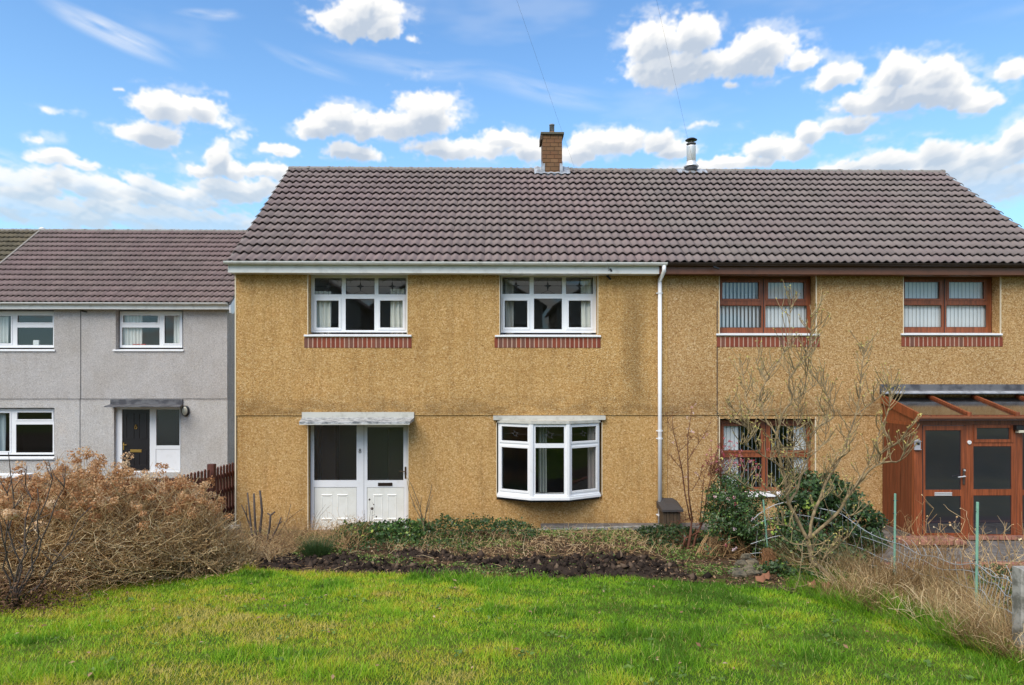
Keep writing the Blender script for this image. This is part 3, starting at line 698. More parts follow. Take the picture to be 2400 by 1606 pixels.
verge(roofA, -5.30 + 0.02, ANG, M['ridge']); verge(roofB, -5.30 + 50 * COVER - 0.02, ANG, M['ridge'])
for hs, xx, s in ((houseA, -5.30, 1), (houseB, -5.30 + 50 * COVER, -1)):
    v = MB(); v.prism([(13.42, 5.08), (13.42, 5.235), (YRG, ZRG - 0.10), (YRG, ZRG - 0.26)], 0, xx + s * 0.015, xx + s * 0.04); part('barge_board', v, M['gutter'] if hs is houseA else M['brownfas'], hs)

# eaves
def eaves(house, x0, x1, mg, mf, gx0, gx1, step):
    f = MB(); f.box(x0, x1, 13.42, 13.44, 5.075, 5.25, 0.003); part('fascia', f, mf, house)
    f = MB(); f.box(x0, x1, 13.441, 13.71, 5.078, 5.090); part('soffit', f, mf, house)
    return gutter(house, gx0, gx1, 13.352, 5.285, mg, step)
xg1 = ax(1563, 13.35)
eaves(houseA, ax(536, 13.42), ax(1545, 13.42), M['gutter'], M['gutter'], ax(526, 13.35), xg1, 0.68)
eaves(houseB, ax(1545, 13.42) + 0.003, X1 + 0.10, M['browngut'], M['brownfas'], xg1 + 0.012, X1 + 0.12, 0.72)
# downpipe
dp = MB(); xd = ax(1546.5, 13.62); r_ = 0.040
dp.tube([(xd + 0.02, 13.352, 5.235), (xd + 0.02, 13.352, 5.12), (xd, 13.62, 4.98), (xd, 13.62, 4.90)], r_, 10)
dp.tube([(xd, 13.62, 4.93), (xd, 13.62, zz(1226, 13.62, 1546))], r_, 10)
dpo = part('downpipe', dp, M['upvc'], houseA, True)
for py in (628, 687, 1010, 1028, 1207):
    c = MB(); zc = zz(py, 13.62, 1546); c.tube([(xd, 13.62, zc - 0.018), (xd, 13.62, zc + 0.018)], r_ + 0.008, 10)
    c.box(xd - 0.065, xd + 0.065, 13.64, 13.675, zc - 0.010, zc + 0.010); part('pipe_clip', c, M['upvc'], dpo)
# movement joint next to the brown window
j = MB(); xj = ax(1681, YW - 0.025); j.box(xj - 0.010, xj + 0.006, YW - 0.027, YW - 0.01, ZB + 0.001, zz(706, YW, 1681)); part('movement_joint', j, M['seam'], houseB)
j = MB(); xj = ax(1683, YW); j.box(xj - 0.008, xj + 0.006, YW - 0.004, YW + 0.01, 0.2, ZB - 0.001); part('movement_joint', j, M['seam'], houseB)
# white corner bead at the left edge
b = MB(); b.box(X0 - 0.012, X0 + 0.010, YW - 0.030, YW + 0.03, ZBASE, ZTOP - 0.05); part('corner_bead', b, M['bead'], houseA)

def upper_white(x_lead, fr, panes, sash, silld, brk, bead, lab):
    o = rect(*fr); ps = [rect(*p) for p in panes]
    w = window(houseA, YR, (o[0], o[1], o[2], o[3]), ps, M['upvc'], sash, lead=x_lead)
    hd = MB(); hd.box(bead[0] + 0.01, bead[1] - 0.01, YR + 0.001, YR + 0.05, o[3], ZTOP); part('head_board', hd, M['gutter'], w)
    a, z_a = W(silld[0], silld[2], YW - 0.06); b2, z_b = W(silld[1], silld[3], YW - 0.06)
    sill(w, a, b2, z_a, YW - 0.065, YR + 0.01, M['upvc'])
    xa, zt = W(brk[0], brk[2]); xb, zb = W(brk[1], brk[3]); bricks(houseA, xa, xb, zb, zt, YW - 0.022, brk[4])
    beads(houseA, bead[0], bead[1], o[2] - 0.05, ZTOP - 0.05, YW - 0.022)
    return o
oA = upper_white({0: 0, 1: 0, 2: 0}, (729, 954, 641, 779), [(737.6, 801, 652, 690), (810.5, 878, 652, 690), (887, 951, 652, 690), (742, 794, 705, 768), (810, 877.5, 700.5, 774), (891, 944, 705, 768)], (3, 5),
    (712, 964, 784.5, 790), (714, 965, 791.5, 815.5, 24), (opA[0][0], opA[0][1]), 'left')
oB = upper_white({0: 0, 1: 0, 2: 0}, (1173.5, 1398, 641, 780), [(1177.7, 1241, 650.5, 689), (1251, 1317, 650.5, 689), (1326.5, 1389.7, 650.5, 689), (1183, 1236, 705, 767.5), (1251.5, 1317, 700, 772), (1333, 1384, 705, 767.5)], (3, 5),
    (1160, 1408.5, 785.5, 790), (1159, 1407, 791.5, 815.5, 24), (opA[1][0], opA[1][1]), 'right')
for o in (oA, oB): room(houseA, o[0] - 0.8, o[1] + 0.8, ZB + 0.055, ZTOP - 0.012, YR + 0.10, 3.0)
M['bedcurt'] = mat('cream_curtain', (0.80, 0.79, 0.72), 0.9)
cg = 'curtains inside the windows'
x_, _z = W(738, 0, YR + .18); curtain(x_ - 0.05, W(778, 0, YR + .18)[0], oA[2] - 0.02, oA[3] - 0.35, YR + 0.12, 'cream curtain at the left of the upper window over the front door', 0.03, 4, m=M['bedcurt'], group=cg)
curtain(W(916, 0, YR + .18)[0], W(950, 0, YR + .18)[0], oA[2] - 0.02, oA[3] - 0.3, YR + 0.12, 'cream curtain at the right of the upper window over the front door', 0.03, 3, m=M['bedcurt'], group=cg)
curtain(W(1176, 0, YR + .18)[0], W(1204, 0, YR + .18)[0], oB[2] - 0.02, oB[3] - 0.1, YR + 0.2, 'dim curtain at the left of the upper window over the bay', 0.03, 2, m=M['room'], group=cg)
curtain(W(1361, 0, YR + .18)[0], W(1386, 0, YR + .18)[0], oB[2] - 0.02, oB[3] - 0.1, YR + 0.12, 'pale curtain at the right of the upper window over the bay', 0.02, 2, m=M['bedcurt'], group=cg)

# front door set of no. 8
def door_set():
    o = rect(728, 955, 984, 1243); Y = YR - 0.06
    P = [rect(736, 835.7, 986, 1126, Y), rect(736, 835.7, 1142, 1239.5, Y)]
    Q = [rect(861, 945.5, 1001.5, 1126, Y), rect(860, 947, 1142, 1239.5, Y)]
    xl = at(852.5, 0, Y).x; x0, x1 = at(728, 0, Y).x, at(955, 0, Y).x; z0, z1 = zz(1244, Y, 842), zz(980, Y, 842)
    fr = MB(); fr.sheet(x0, xl, z0, z1, Y, P, 0.03); fr.box(xl + 0.006, x1, Y + 0.02, Y + 0.07, z1 - 0.07, z1)
    fr.quad((x0,Y,z0),(x0,Y,z1),(x0,Y+.08,z1),(x0,Y+.08,z0))
    side = part('door_side_panel', fr, M['upvc'], houseA)
    df = MB(); df.sheet(xl + 0.008, x1 - 0.012, z0 + 0.012, zz(990, Y, 900), Y - 0.006, Q, 0.035); df.quad((xl+.008,Y-.006,z0+.012),(xl+.008,Y-.006,z1),(xl+.008,Y+.05,z1),(xl+.008,Y+.05,z0+.012))
    door = part('front_door', df, M['upvc'], houseA)
    jb = MB(); jb.box(x1 - 0.011, x1 + 0.006, Y - 0.003, Y + 0.08, z0, z1); part('door_frame', jb, M['upvc'], houseA)
    gp = MB(); gp.box(xl, xl + 0.008, Y + 0.012, Y + 0.03, z0, z1); part('door_gap', gp, M['seam'], houseA)
    for pr, own, yo in ((P, side, 0.0), (Q, door, -0.006)):
        g = pr[0]; q = MB(); q.quad((g[0],Y+.025,g[2]),(g[1],Y+.025,g[2]),(g[1],Y+.025,g[3]),(g[0],Y+.025,g[3])); part('pane', q, M['frost'], own)
        q = MB(); ring(q, g[0], g[1], g[2], g[3], Y + 0.02, 0.009, 0.004); part('seal', q, M['seam'], own)
        g = pr[1]; q = MB(); q.box(g[0] + 0.003, g[1] - 0.003, Y + 0.010 + yo, Y + 0.03, g[2], g[3] - 0.003)
        wd = g[1] - g[0]; hh = g[3] - g[2]
        for cx in (0.30, 0.67):
            a, b_ = g[0] + wd * (cx - 0.13), g[0] + wd * (cx + 0.13); c, d_ = g[2] + hh * 0.20, g[3] - hh * 0.17
            for (u0, u1, v0, v1) in ((a, b_, d_ - 0.04, d_), (a, b_, c, c + 0.05), (a, a + 0.03, c + 0.05, d_ - 0.04), (b_ - 0.03, b_, c + 0.05, d_ - 0.04)):
                vert = (v1 - v0) > (u1 - u0); e = 0.012 if vert else 0.018; tt = 0.005 if vert else 0.014
                q.add([(u0,Y+.010+yo,v0),(u1,Y+.010+yo,v0),(u1,Y+.010+yo,v1),(u0,Y+.010+yo,v1),(u0+e,Y+.010+yo-tt,v0+e),(u1-e,Y+.010+yo-tt,v0+e),(u1-e,Y+.010+yo-tt,v1-e),(u0+e,Y+.010+yo-tt,v1-e)],
                      [(4,5,6,7),(0,1,5,4),(1,2,6,5),(2,3,7,6),(3,0,4,7)])
        part('lower_panel', q, M['cream'], own)
        q = MB(); q.box(g[0], g[1], Y + 0.005, Y + 0.02, g[3] - 0.004, g[3] + 0.0); q.box(g[0] - 0.0, g[0] + 0.004, Y + 0.002, Y + 0.02, g[2], g[3]); q.box(g[1] - 0.004, g[1], Y + 0.002, Y + 0.02, g[2], g[3]); part('seal', q, M['seam'], own)
    l = rect(886, 919.5, 1131.5, 1139, Y - 0.01); q = MB(); q.box(l[0], l[1], Y - 0.022, Y - 0.006, l[2], l[3], 0.003); part('letter_plate', q, mat('dark_bronze', (0.05,0.035,0.03), 0.35, 0.6), door)
    q = MB(); h = rect(948.5, 952.5, 1094, 1122, Y); q.box(h[0], h[1], Y - 0.018, Y - 0.006, h[2], h[3], 0.004)
    q.tube([((h[0]+h[1])/2, Y - 0.02, h[3] - 0.09), ((h[0]+h[1])/2, Y - 0.055, h[3] - 0.09), (h[0] - 0.10, Y - 0.055, h[3] - 0.085)], 0.010, 8); part('handle', q, mat('bronze', (0.14,0.09,0.05), 0.35, 0.7), door)
    nb = MB(); c8 = at(843.5, 1057, Y - 0.01)
    for dz, rr in ((-0.020, 0.021), (0.021, 0.017)):
        nb.tube([(c8.x + rr * math.cos(t), Y - 0.006, c8.z + dz + rr * math.sin(t)) for t in [i * math.pi / 8 for i in range(17)]], 0.006, 6, cap=False)
    part('house_number', nb, mat('grey_number', (0.16,0.15,0.14), 0.4, 0.5), side)
    st = MB(); st.box(x0 - 0.06, x1 + 0.06, YW - 0.32, Y + 0.1, z0 - 0.16, z0 - 0.004, 0.01); part('door_step', st, M['concrete'], houseA)
    beads(houseA, opA[2][0], opA[2][1], z0, opA[2][3] - 0.02, YW)
    room(houseA, x0 - 0.7, x1 + 0.7, z0, ZB - 0.06, Y + 0.15, 3.0, mat('hall_wall', (0.62,0.63,0.60), 0.9))
    # dark blocks added behind the obscured glass so parts of it read dim
    q = MB(); q.box(x0 + 0.16, x0 + 0.46, Y + 0.17, Y + 0.5, z0, z0 + 2.1); q.box(x1 - 0.42, x1 + 0.3, Y + 0.17, Y + 0.5, z0, z0 + 2.1); part('hall_dark_block', q, mat('hall_dark', (0.03,0.022,0.022), 0.9), houseA)
door_set()
# canopy over the front door
cn = MB(); xa, xb = ax(709, YW), ax(971, YW); zt = zz(966, YW - .04, 842)
cn.box(xa, xb, YW - 0.045, YW, zz(979, YW, 842), zt); cano = part('door_canopy', cn, M['canopywhite'], houseA)
YC = YW - 0.46; xa2, xb2 = ax(701, YC), ax(960, YC); zf = zz(988.5, YC, 842); zfb = zz(994.5, YC, 842); zbk = zz(979, YW - .04, 842)
s = MB(); s.add([(xa2,YC,zfb),(xb2,YC,zfb),(xb2,YC,zf),(xa2,YC,zf),(xa,YW-.046,zbk-.06),(xb,YW-.046,zbk-.06),(xb,YW-.046,zbk),(xa,YW-.046,zbk)], [(0,1,2,3),(3,2,6,7),(0,4,5,1),(1,5,6,2),(0,3,7,4),(4,7,6,5)])
part('slab', s, M['canopy'], cano)
s = MB(); s.box(xa2 + 0.002, xb2 - 0.002, YC - 0.006, YC + 0.012, zfb - 0.012, zfb + 0.006); part('drip_edge', s, M['canopywhite'], cano)

# bay window of no. 8
def bay():
    YB_ = YW - 0.40; xl, xr = ax(1168, YW), ax(1404.5, YW); cl, cr = ax(1246, YB_), ax(1331.5, YB_)
    zt, zb = zz(993.5, YB_, 1288), zz(1166.5, YB_, 1288)
    sl = lambda yy, xx=1288: zz(yy, YB_, xx)
    pw = 0.075
    # centre facet
    cw = (cl + pw * 0.75, cr - pw * 0.75)
    P = [(ax(1255, YB_), ax(1322, YB_), sl(1039.5), sl(1000.5)), (ax(1255, YB_), ax(1322, YB_), sl(1158), sl(1050))]
    w = window(houseA, YB_, (cl + 0.02, cr - 0.02, zb, zt), P, M['upvc'], (), lead={0: 1}, name='bay_window')
    def facet(xa, ya, xb_, yb_):
        L = math.hypot(xb_ - xa, yb_ - ya); ux, uy = (xb_ - xa) / L, (yb_ - ya) / L
        # local: x along facet, Y depth (0 = face), z
        def xf(x, y, z): return (xa + ux * x - uy * y, ya + uy * x + ux * y, z)
        return L, xf
    for (a, b_, nm) in (((xl, YW), (cl, YB_), 'l'), ((cr, YB_), (xr, YW), 'r')):
        L, xf = facet(a[0], a[1], b_[0], b_[1]); e = 0.085
        Pp = [(e, L - e, sl(1036) + 0.0, sl(1002)), (e, L - e, sl(1152), sl(1052))]
        f = MB(xf); f.sheet(0, L, zb, zt, 0, Pp, 0.03)
        g = part('side_frame', f, M['upvc'], w)
        s = MB(xf)
        for p in Pp: ring(s, p[0] - 0.045, p[1] + 0.045, p[2] - 0.045, p[3] + 0.045, 0, 0.045, 0.014)
        part('casement', s, M['upvc'], w)
        for i, p in enumerate(Pp):
            q = MB(xf); q.quad((p[0],.025,p[2]),(p[1],.025,p[2]),(p[1],.025,p[3]),(p[0],.025,p[3])); part('pane', q, M['glass'], w)
            q = MB(xf); ring(q, p[0], p[1], p[2], p[3], 0.010, 0.007, 0.003); part('seal', q, M['seam'], w)
            if i == 0:
                q = MB(xf); star(q, (p[0]+p[1])/2, (p[2]+p[3])/2, 0.020, (p[1]-p[0])/2, (p[3]-p[2])/2, 1); part('leading', q, M['leading'], w)
    for cx in (cl, cr):
        q = MB(); q.tube([(cx, YB_ + 0.028, zb), (cx, YB_ + 0.028, zt)], 0.062, 8); part('corner_post', q, M['upvc'], w)
    def outline(o):
        return [(xl - o * 0.6, YW), (xl - o * 0.5, YW - o * 0.9), (cl - o * 0.45, YB_ - o), (cr + o * 0.45, YB_ - o), (xr + o * 0.5, YW - o * 0.9), (xr + o * 0.6, YW)]
    q = MB(); q.prism(outline(0.05), 2, zb - 0.045, zb + 0.0); q.prism(outline(0.035), 2, zb, zb + 0.03); part('sill', q, M['upvc'], w)
    q = MB(); q.prism(outline(0.0), 2, zb - 0.09, zb - 0.046); part('bay_shade', q, M['blackmetal'], w)  # black slab under the sill stands in for the shade below the bay
    zc = sl(979, 1288)
    q = MB(); q.prism(outline(0.04), 2, zt, zt + 0.055); part('bay_head', q, M['canopywhite'], w)
    xa, xb = ax(1156, YW), ax(1418, YW)
    q = MB(); q.box(xa, xb, YW - 0.075, YW, zt + 0.055, zz(974, YW, 1288)); part('bay_flashing', q, M['canopywhite'], w)
    beads(houseA, opA[3][0], opA[3][1], zb - 0.03, zt, YW)
    room(houseA, xl - 1.0, xr + 1.2, 0.0, ZB - 0.06, YW + 0.32, 3.2, M['roomdark'])
    curtain(ax(1262, YW), ax(1281, YW), zb + 0.05, zt, YW - 0.05, 'grey curtain behind the middle of the bay window', 0.03, 3, m=mat('grey_curtain', (0.30,0.32,0.30), 0.9), group=cg)
    curtain(ax(1378, YW), ax(1394, YW), zb + 0.05, zt, YW + 0.05, 'grey curtain at the right end of the bay window', 0.02, 2, m=mat('taupe_curtain', (0.30,0.26,0.25), 0.9), group=cg)
bay()

# windows of the brown-framed house
def brown(fr, panes, silld, brk, bead, head=True, lab=''):
    o = rect(*fr); ps = [rect(*p) for p in panes]
    w = window(houseB, YR, o, ps, M['mahog'], (0, 1), sashw=0.045)
    xm = (ps[0][1] + ps[1][0]) / 2
    q = MB(); q.box(xm - 0.004, xm + 0.004, YR - 0.0155, YR - 0.002, o[2], o[3]); part('mullion_gap', q, M['seam'], w)
    for i in (0, 1):   # drip rail below each top light
        p = ps[i]; q = MB(); q.box(p[0] - 0.03, p[1] + 0.03, YR - 0.016, YR + 0.001, ps[i + 2][3] + 0.002, ps[i + 2][3] + 0.022, 0.004); q.box(p[0] - 0.03, p[1] + 0.03, YR - 0.004, YR, ps[i + 2][3] + 0.024, ps[i + 2][3] + 0.036); part('weather_bar', q, M['mahog'], w)
    if head:
        hd = MB(); hd.box(bead[0] + 0.01, bead[1] - 0.01, YR + 0.002, YR + 0.05, o[3], ZTOP); part('head_board', hd, M['brownfas'], w)
    hd = MB(); hd.box(o[1], bead[1] - 0.002, YR + 0.004, YR + 0.04, o[2], o[3]); part('side_packer', hd, M['mahog_dark'], w)
    a, z_a = W(silld[0], silld[2], YW - 0.06); b2, _q = W(silld[1], silld[3], YW - 0.06)
    sill(w, a, b2, z_a, YW - 0.065, YR + 0.01, M['upvc'])
    if brk:
        xa, zt = W(brk[0], brk[2]); xb, zb = W(brk[1], brk[3]); bricks(houseB, xa, xb, zb, zt, YW - 0.022, brk[4])
    beads(houseB, bead[0], bead[1], o[2] - 0.04, (ZTOP - 0.05) if head else o[3] + 0.08, YW - (0.022 if head else 0), 0.016)
    return o, ps
o1, p1 = brown((1686, 1899, 654, 781), [(1693, 1778, 662, 700.5), (1800, 1884.5, 662, 700.5), (1687.5, 1784, 716.8, 768), (1794, 1891, 716.8, 768)], (1679, 1921, 782, 789), (1679, 1919.5, 790, 813.5, 23), (opB[0][0], opB[0][1]))
o2, p2 = brown((2117, 2323, 654, 780), [(2119.5, 2201.5, 661, 700), (2224, 2306, 661, 700), (2118, 2207, 716, 767), (2218, 2312, 716, 767)], (2113, 2350, 781.5, 788), (2111, 2348, 790, 812.6, 23), (opB[1][0], opB[1][1]))
o3, p3 = brown((1687.5, 1899, 985, 1158), [(1696, 1783, 998, 1056), (1805, 1890, 998, 1056), (1691, 1785, 1072, 1142), (1799, 1893, 1072, 1142)], (1683, 1921, 1161, 1168), None, (opB[2][0], opB[2][1]), False)
room(houseB, o1[0] - 0.5, o1[1] + 0.8, ZB + 0.055, ZTOP - 0.012, YR + 0.10, 3.0, M['roomdark']); room(houseB, o2[0] - 0.6, o2[1] + 0.6, ZB + 0.055, ZTOP - 0.012, YR + 0.10, 3.0, M['roomdark'])
room(houseB, o3[0] - 0.5, o3[1] + 1.2, 0.0, ZB - 0.06, YR + 0.10, 3.0, M['roomdark'])
def vblind(x0, x1, z0, z1, Y, label, turn):
    t = thing('vertical_blind', ((x0 + x1) / 2, Y, z0), label, 'blind', 'vertical blinds in the brown windows')
    h = MB(); h.box(x0, x1, Y - 0.02, Y + 0.02, z1, z1 + 0.04); part('head_rail', h, M['white'], t)
    n = int((x1 - x0) / 0.078)
    for i in range(n):
        cx = x0 + (i + 0.5) * (x1 - x0) / n; a = turn(i / n) + random.uniform(-0.05, 0.05); w = 0.042
        s = MB(); dx, dy = w * math.cos(a), w * math.sin(a)
        s.add([(cx - dx, Y - dy, z0 + 0.02), (cx, Y - 0.004, z0 + 0.02), (cx + dx, Y + dy, z0 + 0.02), (cx - dx, Y - dy, z1), (cx, Y - 0.004, z1), (cx + dx, Y + dy, z1)], [(0, 1, 4, 3), (1, 2, 5, 4)])
        part('slat', s, M['blind'], t)
vblind(o1[0], o1[1], o1[2], o1[3] - 0.05, YR + 0.075, 'white vertical blind with open gaps in the left upper brown window', lambda f: R(38) if f < 0.5 else R(18))
vblind(o2[0], o2[1], o2[2], o2[3] - 0.05, YR + 0.075, 'closed white vertical blind in the right upper brown window', lambda f: R(10))
vblind(o3[0], o3[1], o3[2], o3[3] - 0.05, YR + 0.075, 'white vertical blind with slats turned edge-on in the lower brown window', lambda f: R(62) if 0.2 < f < 0.8 else R(12))

# chimney
def chimney():
    Y = 17.05; x0, x1 = ax(1271.5, Y), ax(1317.5, Y); zb, zt = zz(398, Y, 1295), zz(316, Y, 1295); D = 0.55
    c = MB(); c.box(x0 + 0.008, x1 - 0.008, Y + 0.008, Y + D, ZRG - 1.0, zt); ch = part('chimney', c, M['darkmortar'], houseA)
    n = 11; hgt = (zt - (ZRG - 0.32)) / n; z = ZRG - 0.32
    full = (x1 - x0 + 0.01) / 2.5
    def brk(xa, xb_, zc):
        b = MB(); b.box(xa, xb_, Y + random.uniform(-0.002, 0.002), Y + 0.06, zc, zc + hgt - 0.011, 0.003); part('brick', b, M['chimbrick'], ch)
    for r in range(n):
        cuts = [0, full, 2 * full, 2.5 * full] if r % 2 == 0 else [0, 0.5 * full, 1.5 * full, 2.5 * full]
        for a, b_ in zip(cuts[:-1], cuts[1:]): brk(x0 + a, min(x0 + b_ - 0.010, x1), z + r * hgt)
        for q in range(2):
            b = MB(); y0 = Y + 0.065 + q * 0.24; b.box(x1 - 0.05, x1, y0, y0 + 0.22, z + r * hgt, z + (r + 1) * hgt - 0.011)
            part('brick', b, M['chimbrick'], ch)
            b = MB(); b.box(x0, x0 + 0.05, y0, y0 + 0.22, z + r * hgt, z + (r + 1) * hgt - 0.011); part('brick', b, M['chimbrick'], ch)
    q = MB(); q.box(x0 - 0.045, x1 + 0.045, Y - 0.05, Y + D + 0.05, zt, zt + 0.055, 0.006); part('chimney_cap', q, mat('mossy_concrete', fn=lambda k, b: k.mix(k.noise(k.pos(), 9, 4), (0.07,0.075,0.05), (0.14,0.12,0.09)), rough=0.95), ch)
    q = MB(); q.prism([(x0 - 0.05, zt - 0.13), (x0 - 0.005, zt - 0.13), (x0 + 0.0, zt + 0.0), (x0 - 0.045, zt + 0.0)], 1, Y - 0.03, Y + D); part('chimney_shoulder', q, M['darkmortar'], ch)
    cx = (x0 + x1) / 2 + 0.01; cy = Y + D / 2
    q = MB(); q.lathe([(0.15, 0), (0.13, 0.06), (0.075, 0.11)], (cx, cy, zt + 0.05), 14); part('flaunching', q, M['chimbrick'], ch, True)
    q = MB(); q.lathe([(0.062, 0), (0.062, 0.20), (0.068, 0.20), (0.068, 0.225), (0.05, 0.225), (0.05, 0.20)], (cx, cy, zt + 0.13), 16); part('flue_liner', q, M['lead'], ch, True)
    # lead flashing dressed over the tiles
    ca, sa = math.cos(ANG), math.sin(ANG)
    def on(x, t, h): # t metres down the slope from the ridge, h above tiles
        return (x, YRG - ca * t - sa * h * 1.0, ZRG - sa * t + ca * h)
    q = MB(); nx = 24; xa, xb = x0 - 0.20, x1 + 0.20
    rows = []
    for t in (0.0, 0.12, 0.28, 0.46):
        rows.append([on(xa + (xb - xa) * i / nx, t + (random.uniform(-0.02, 0.02) if t > 0.4 else 0), 0.085 + 0.012 * math.cos(2 * math.pi * ((xa + (xb - xa) * i / nx) + 5.3) / (COVER / 2) + math.pi)) for i in range(nx + 1)])
    vs = [p for r in rows for p in r]; fs = [(j*(nx+1)+i, j*(nx+1)+i+1, (j+1)*(nx+1)+i+1, (j+1)*(nx+1)+i) for j in range(3) for i in range(nx)]
    q.add(vs, fs); q.box(x0 - 0.012, x1 + 0.012, Y - 0.012, Y, ZRG - 0.36, ZRG - 0.17); 
    for xs_ in (x0 - 0.014, x1 + 0.002): q.box(xs_, xs_ + 0.012, Y - 0.012, Y + D, ZRG - 0.34, ZRG + 0.10)
    for xs_ in (x0 - 0.014, x1 - 0.06): q.box(xs_, xs_ + 0.074, Y - 0.016, Y - 0.002, ZRG - 0.30, ZRG + 0.05)
    part('flashing', q, M['lead'], ch)
chimney()
# steel flue on the right-hand roof
def flue():
    Y = 17.25; c = at(1620, 398, Y); cx = c.x; z0 = ZRG - 0.35
    q = MB(); q.lathe([(0.115, 0), (0.115, zz(345, Y, 1620) - z0), (0.12, zz(343, Y, 1620) - z0)], (cx, Y, z0), 18); f = part('flue', q, M['steel'], houseB, True)
    q = MB(); zc = zz(392, Y, 1620); q.lathe([(0.185, 0), (0.19, 0.02), (0.125, 0.09), (0.117, 0.14)], (cx, Y, zc), 18); part('storm_collar', q, M['steel'], f, True)
    q = MB(); q.lathe([(0.13, 0), (0.15, 0.02), (0.16, 0.10), (0.13, 0.12)], (cx, Y, zc - 0.11), 18); part('flue_base', q, M['leaddark'], f, True)
    zt = zz(336, Y, 1620); q = MB(); q.lathe([(0.118, 0), (0.122, 0.02), (0.05, 0.05)], (cx, Y, zt - 0.03), 18); part('flue_top', q, M['leaddark'], f, True)
    for i in range(3):
        a = i * 2.1 + 0.4; q = MB(); q.tube([(cx + 0.08 * math.cos(a), Y + 0.08 * math.sin(a), zt - 0.02), (cx + 0.08 * math.cos(a), Y + 0.08 * math.sin(a), zt + 0.10)], 0.008, 6); part('cowl_strut', q, M['blackmetal'], f)
    q = MB(); q.lathe([(0.150, 0.075), (0.150, 0.082), (0.10, 0.115), (0.03, 0.13), (0.001, 0.132)], (cx, Y, zt), 20); part('cowl', q, M['blackmetal'], f, True)
    ca, sa = math.cos(ANG), math.sin(ANG); q = MB(); vs = []; nx = 18; xa, xb = cx - 0.38, cx + 0.38
    for t in (0.10, 0.22, 0.33):
        vs += [(xa + (xb - xa) * i / nx, YRG - ca * t - sa * 0.078, ZRG - sa * t + ca * (0.078 + 0.013 * math.cos(2 * math.pi * ((xa + (xb - xa) * i / nx) + 5.3) / (COVER / 2) + math.pi))) for i in range(nx + 1)]
    q.add(vs, [(j*(nx+1)+i, j*(nx+1)+i+1, (j+1)*(nx+1)+i+1, (j+1)*(nx+1)+i) for j in range(2) for i in range(nx)]); part('flashing', q, M['lead'], f)
flue()

# telephone cables from the eaves up to a pole behind the viewer
def cable(a, b, label, mm=0.0010):
    pts = []; a = Vector(a); b = Vector(b)
    for i in range(41):
        t = i / 40; p = a.lerp(b, t); p.z -= 0.25 * 4 * t * (1 - t) * 0.0; pts.append(p)
    c = MB(); c.tube(pts, mm, 5); return build(c, 'telephone_cable', M['cable'], None, label=label, cat='cable', group='telephone cables')
cable(at(1427, 628, 13.36), (-4.8, -8, 11.9), 'thin black cable rising from the eaves above the right end of the bay')
cable(at(1679, 626, 13.33), (-4.9, -8, 12.1), 'thin black cable rising from the eaves beside the brown window')
for px, py in ((1427, 652),):
    c = MB(); p = at(px, py, YW - 0.03); c.tube([p + Vector((-0.04, 0, 0.05)), p + Vector((0.03, -0.05, -0.03))], 0.022, 8); c.tube([at(1427, 626, 13.30), p], 0.006, 5); c.tube([at(1430, 630, 13.31), at(1434, 637, 13.31)], 0.02, 6); part('cable_clamp', c, M['blackmetal'], houseA)
c = MB(); p = at(1679, 627, 13.28); c.tube([p + Vector((-0.06, 0, 0.01)), p + Vector((0.05, 0, -0.03))], 0.022, 8); part('cable_clamp', c, M['blackmetal'], houseB)

# ------------------------------------------------------------------ the grey house down the row and its neighbour
YG = 21.6; YGR = 21.75; ZG0 = -0.05
def Wg(px, py, Y=YG): p = at(px, py, Y); return p.x, p.z
XG1 = ax(533, YG); xe = ax(539, YG - 0.3)
NG = 25; XGL = xe - NG * COVER
grey = thing('terraced_house', (XG1 - 4, YG, 0), 'grey roughcast house with white windows and a black front door, left of the ochre one', 'house', 'houses of the row')
grey2 = thing('terraced_house', (XGL - 2, YG, 0), 'far left house whose mossy roof just shows beyond the grey one', 'house', 'houses of the row')
ZGE, ZGR = zz(708.5, YG - 0.3, 400) - 0.04, zz(538, YG + 3.7, 400) - 0.05
ZGT = zz(726, YG, 300) + 0.02; ZGB = zz(934.5, YG, 300)
def rg(a, b, c, d, Y=YG): return rect(a, b, c, d, Y)
og = [rg(272, 430, 728, 822), rg(-60, 127.5, 728, 822), rg(267, 424, 953, 1108), rg(-60, 127.5, 956, 1079)]
og[0] = (*og[0][:3], ZGT); og[1] = (*og[1][:3], ZGT)
w_ = MB(); w_.sheet(XGL, XG1, ZGB, ZGT, YG - 0.02, og[:2], 0.25); w_.sheet(XGL, XG1, ZBASE, ZGB, YG, og[2:], 0.25)
w_.quad((XGL, YG - .02, ZGB), (XG1, YG - .02, ZGB), (XG1, YG, ZGB), (XGL, YG, ZGB))
ybk = YG + 7.4
w_.add([(XG1,YG-.02,ZGB),(XG1,ybk,ZBASE),(XG1,ybk,ZGT),(XG1,YG+3.7,ZGR-0.2),(XG1,YG-.02,ZGT),(XG1,YG,ZBASE),(XG1,YG,ZGB)], [(0,4,3,2,1,5,6)])
w_.quad((XGL,ybk,ZBASE),(XGL,ybk,ZGT),(XG1,ybk,ZGT),(XG1,ybk,ZBASE)); part('wall', w_, M['greydash'], grey)
q = MB(); q.box(XGL + .02, XG1 - .02, YG + .4, ybk - .1, ZGB - .05, ZGB + .05); part('upper_floor', q, M['roomdark'], grey)
q = MB(); q.box(XGL + .02, XG1 - .02, YG + 3.4, YG + 3.5, ZBASE, ZGT); part('inner_wall', q, M['roomdark'], grey)
q = MB(); q.box(XGL + .02, XG1 - .02, YG + .26, ybk - .1, ZGT - .01, ZGT + .03); part('ceiling', q, M['room'], grey)
rg_, ANG2 = make_roof(grey, XGL, NG, YG - 0.3, ZGE, YG + 3.7, ZGR, M['tile3'], n_parts=300, cols_parts=4)
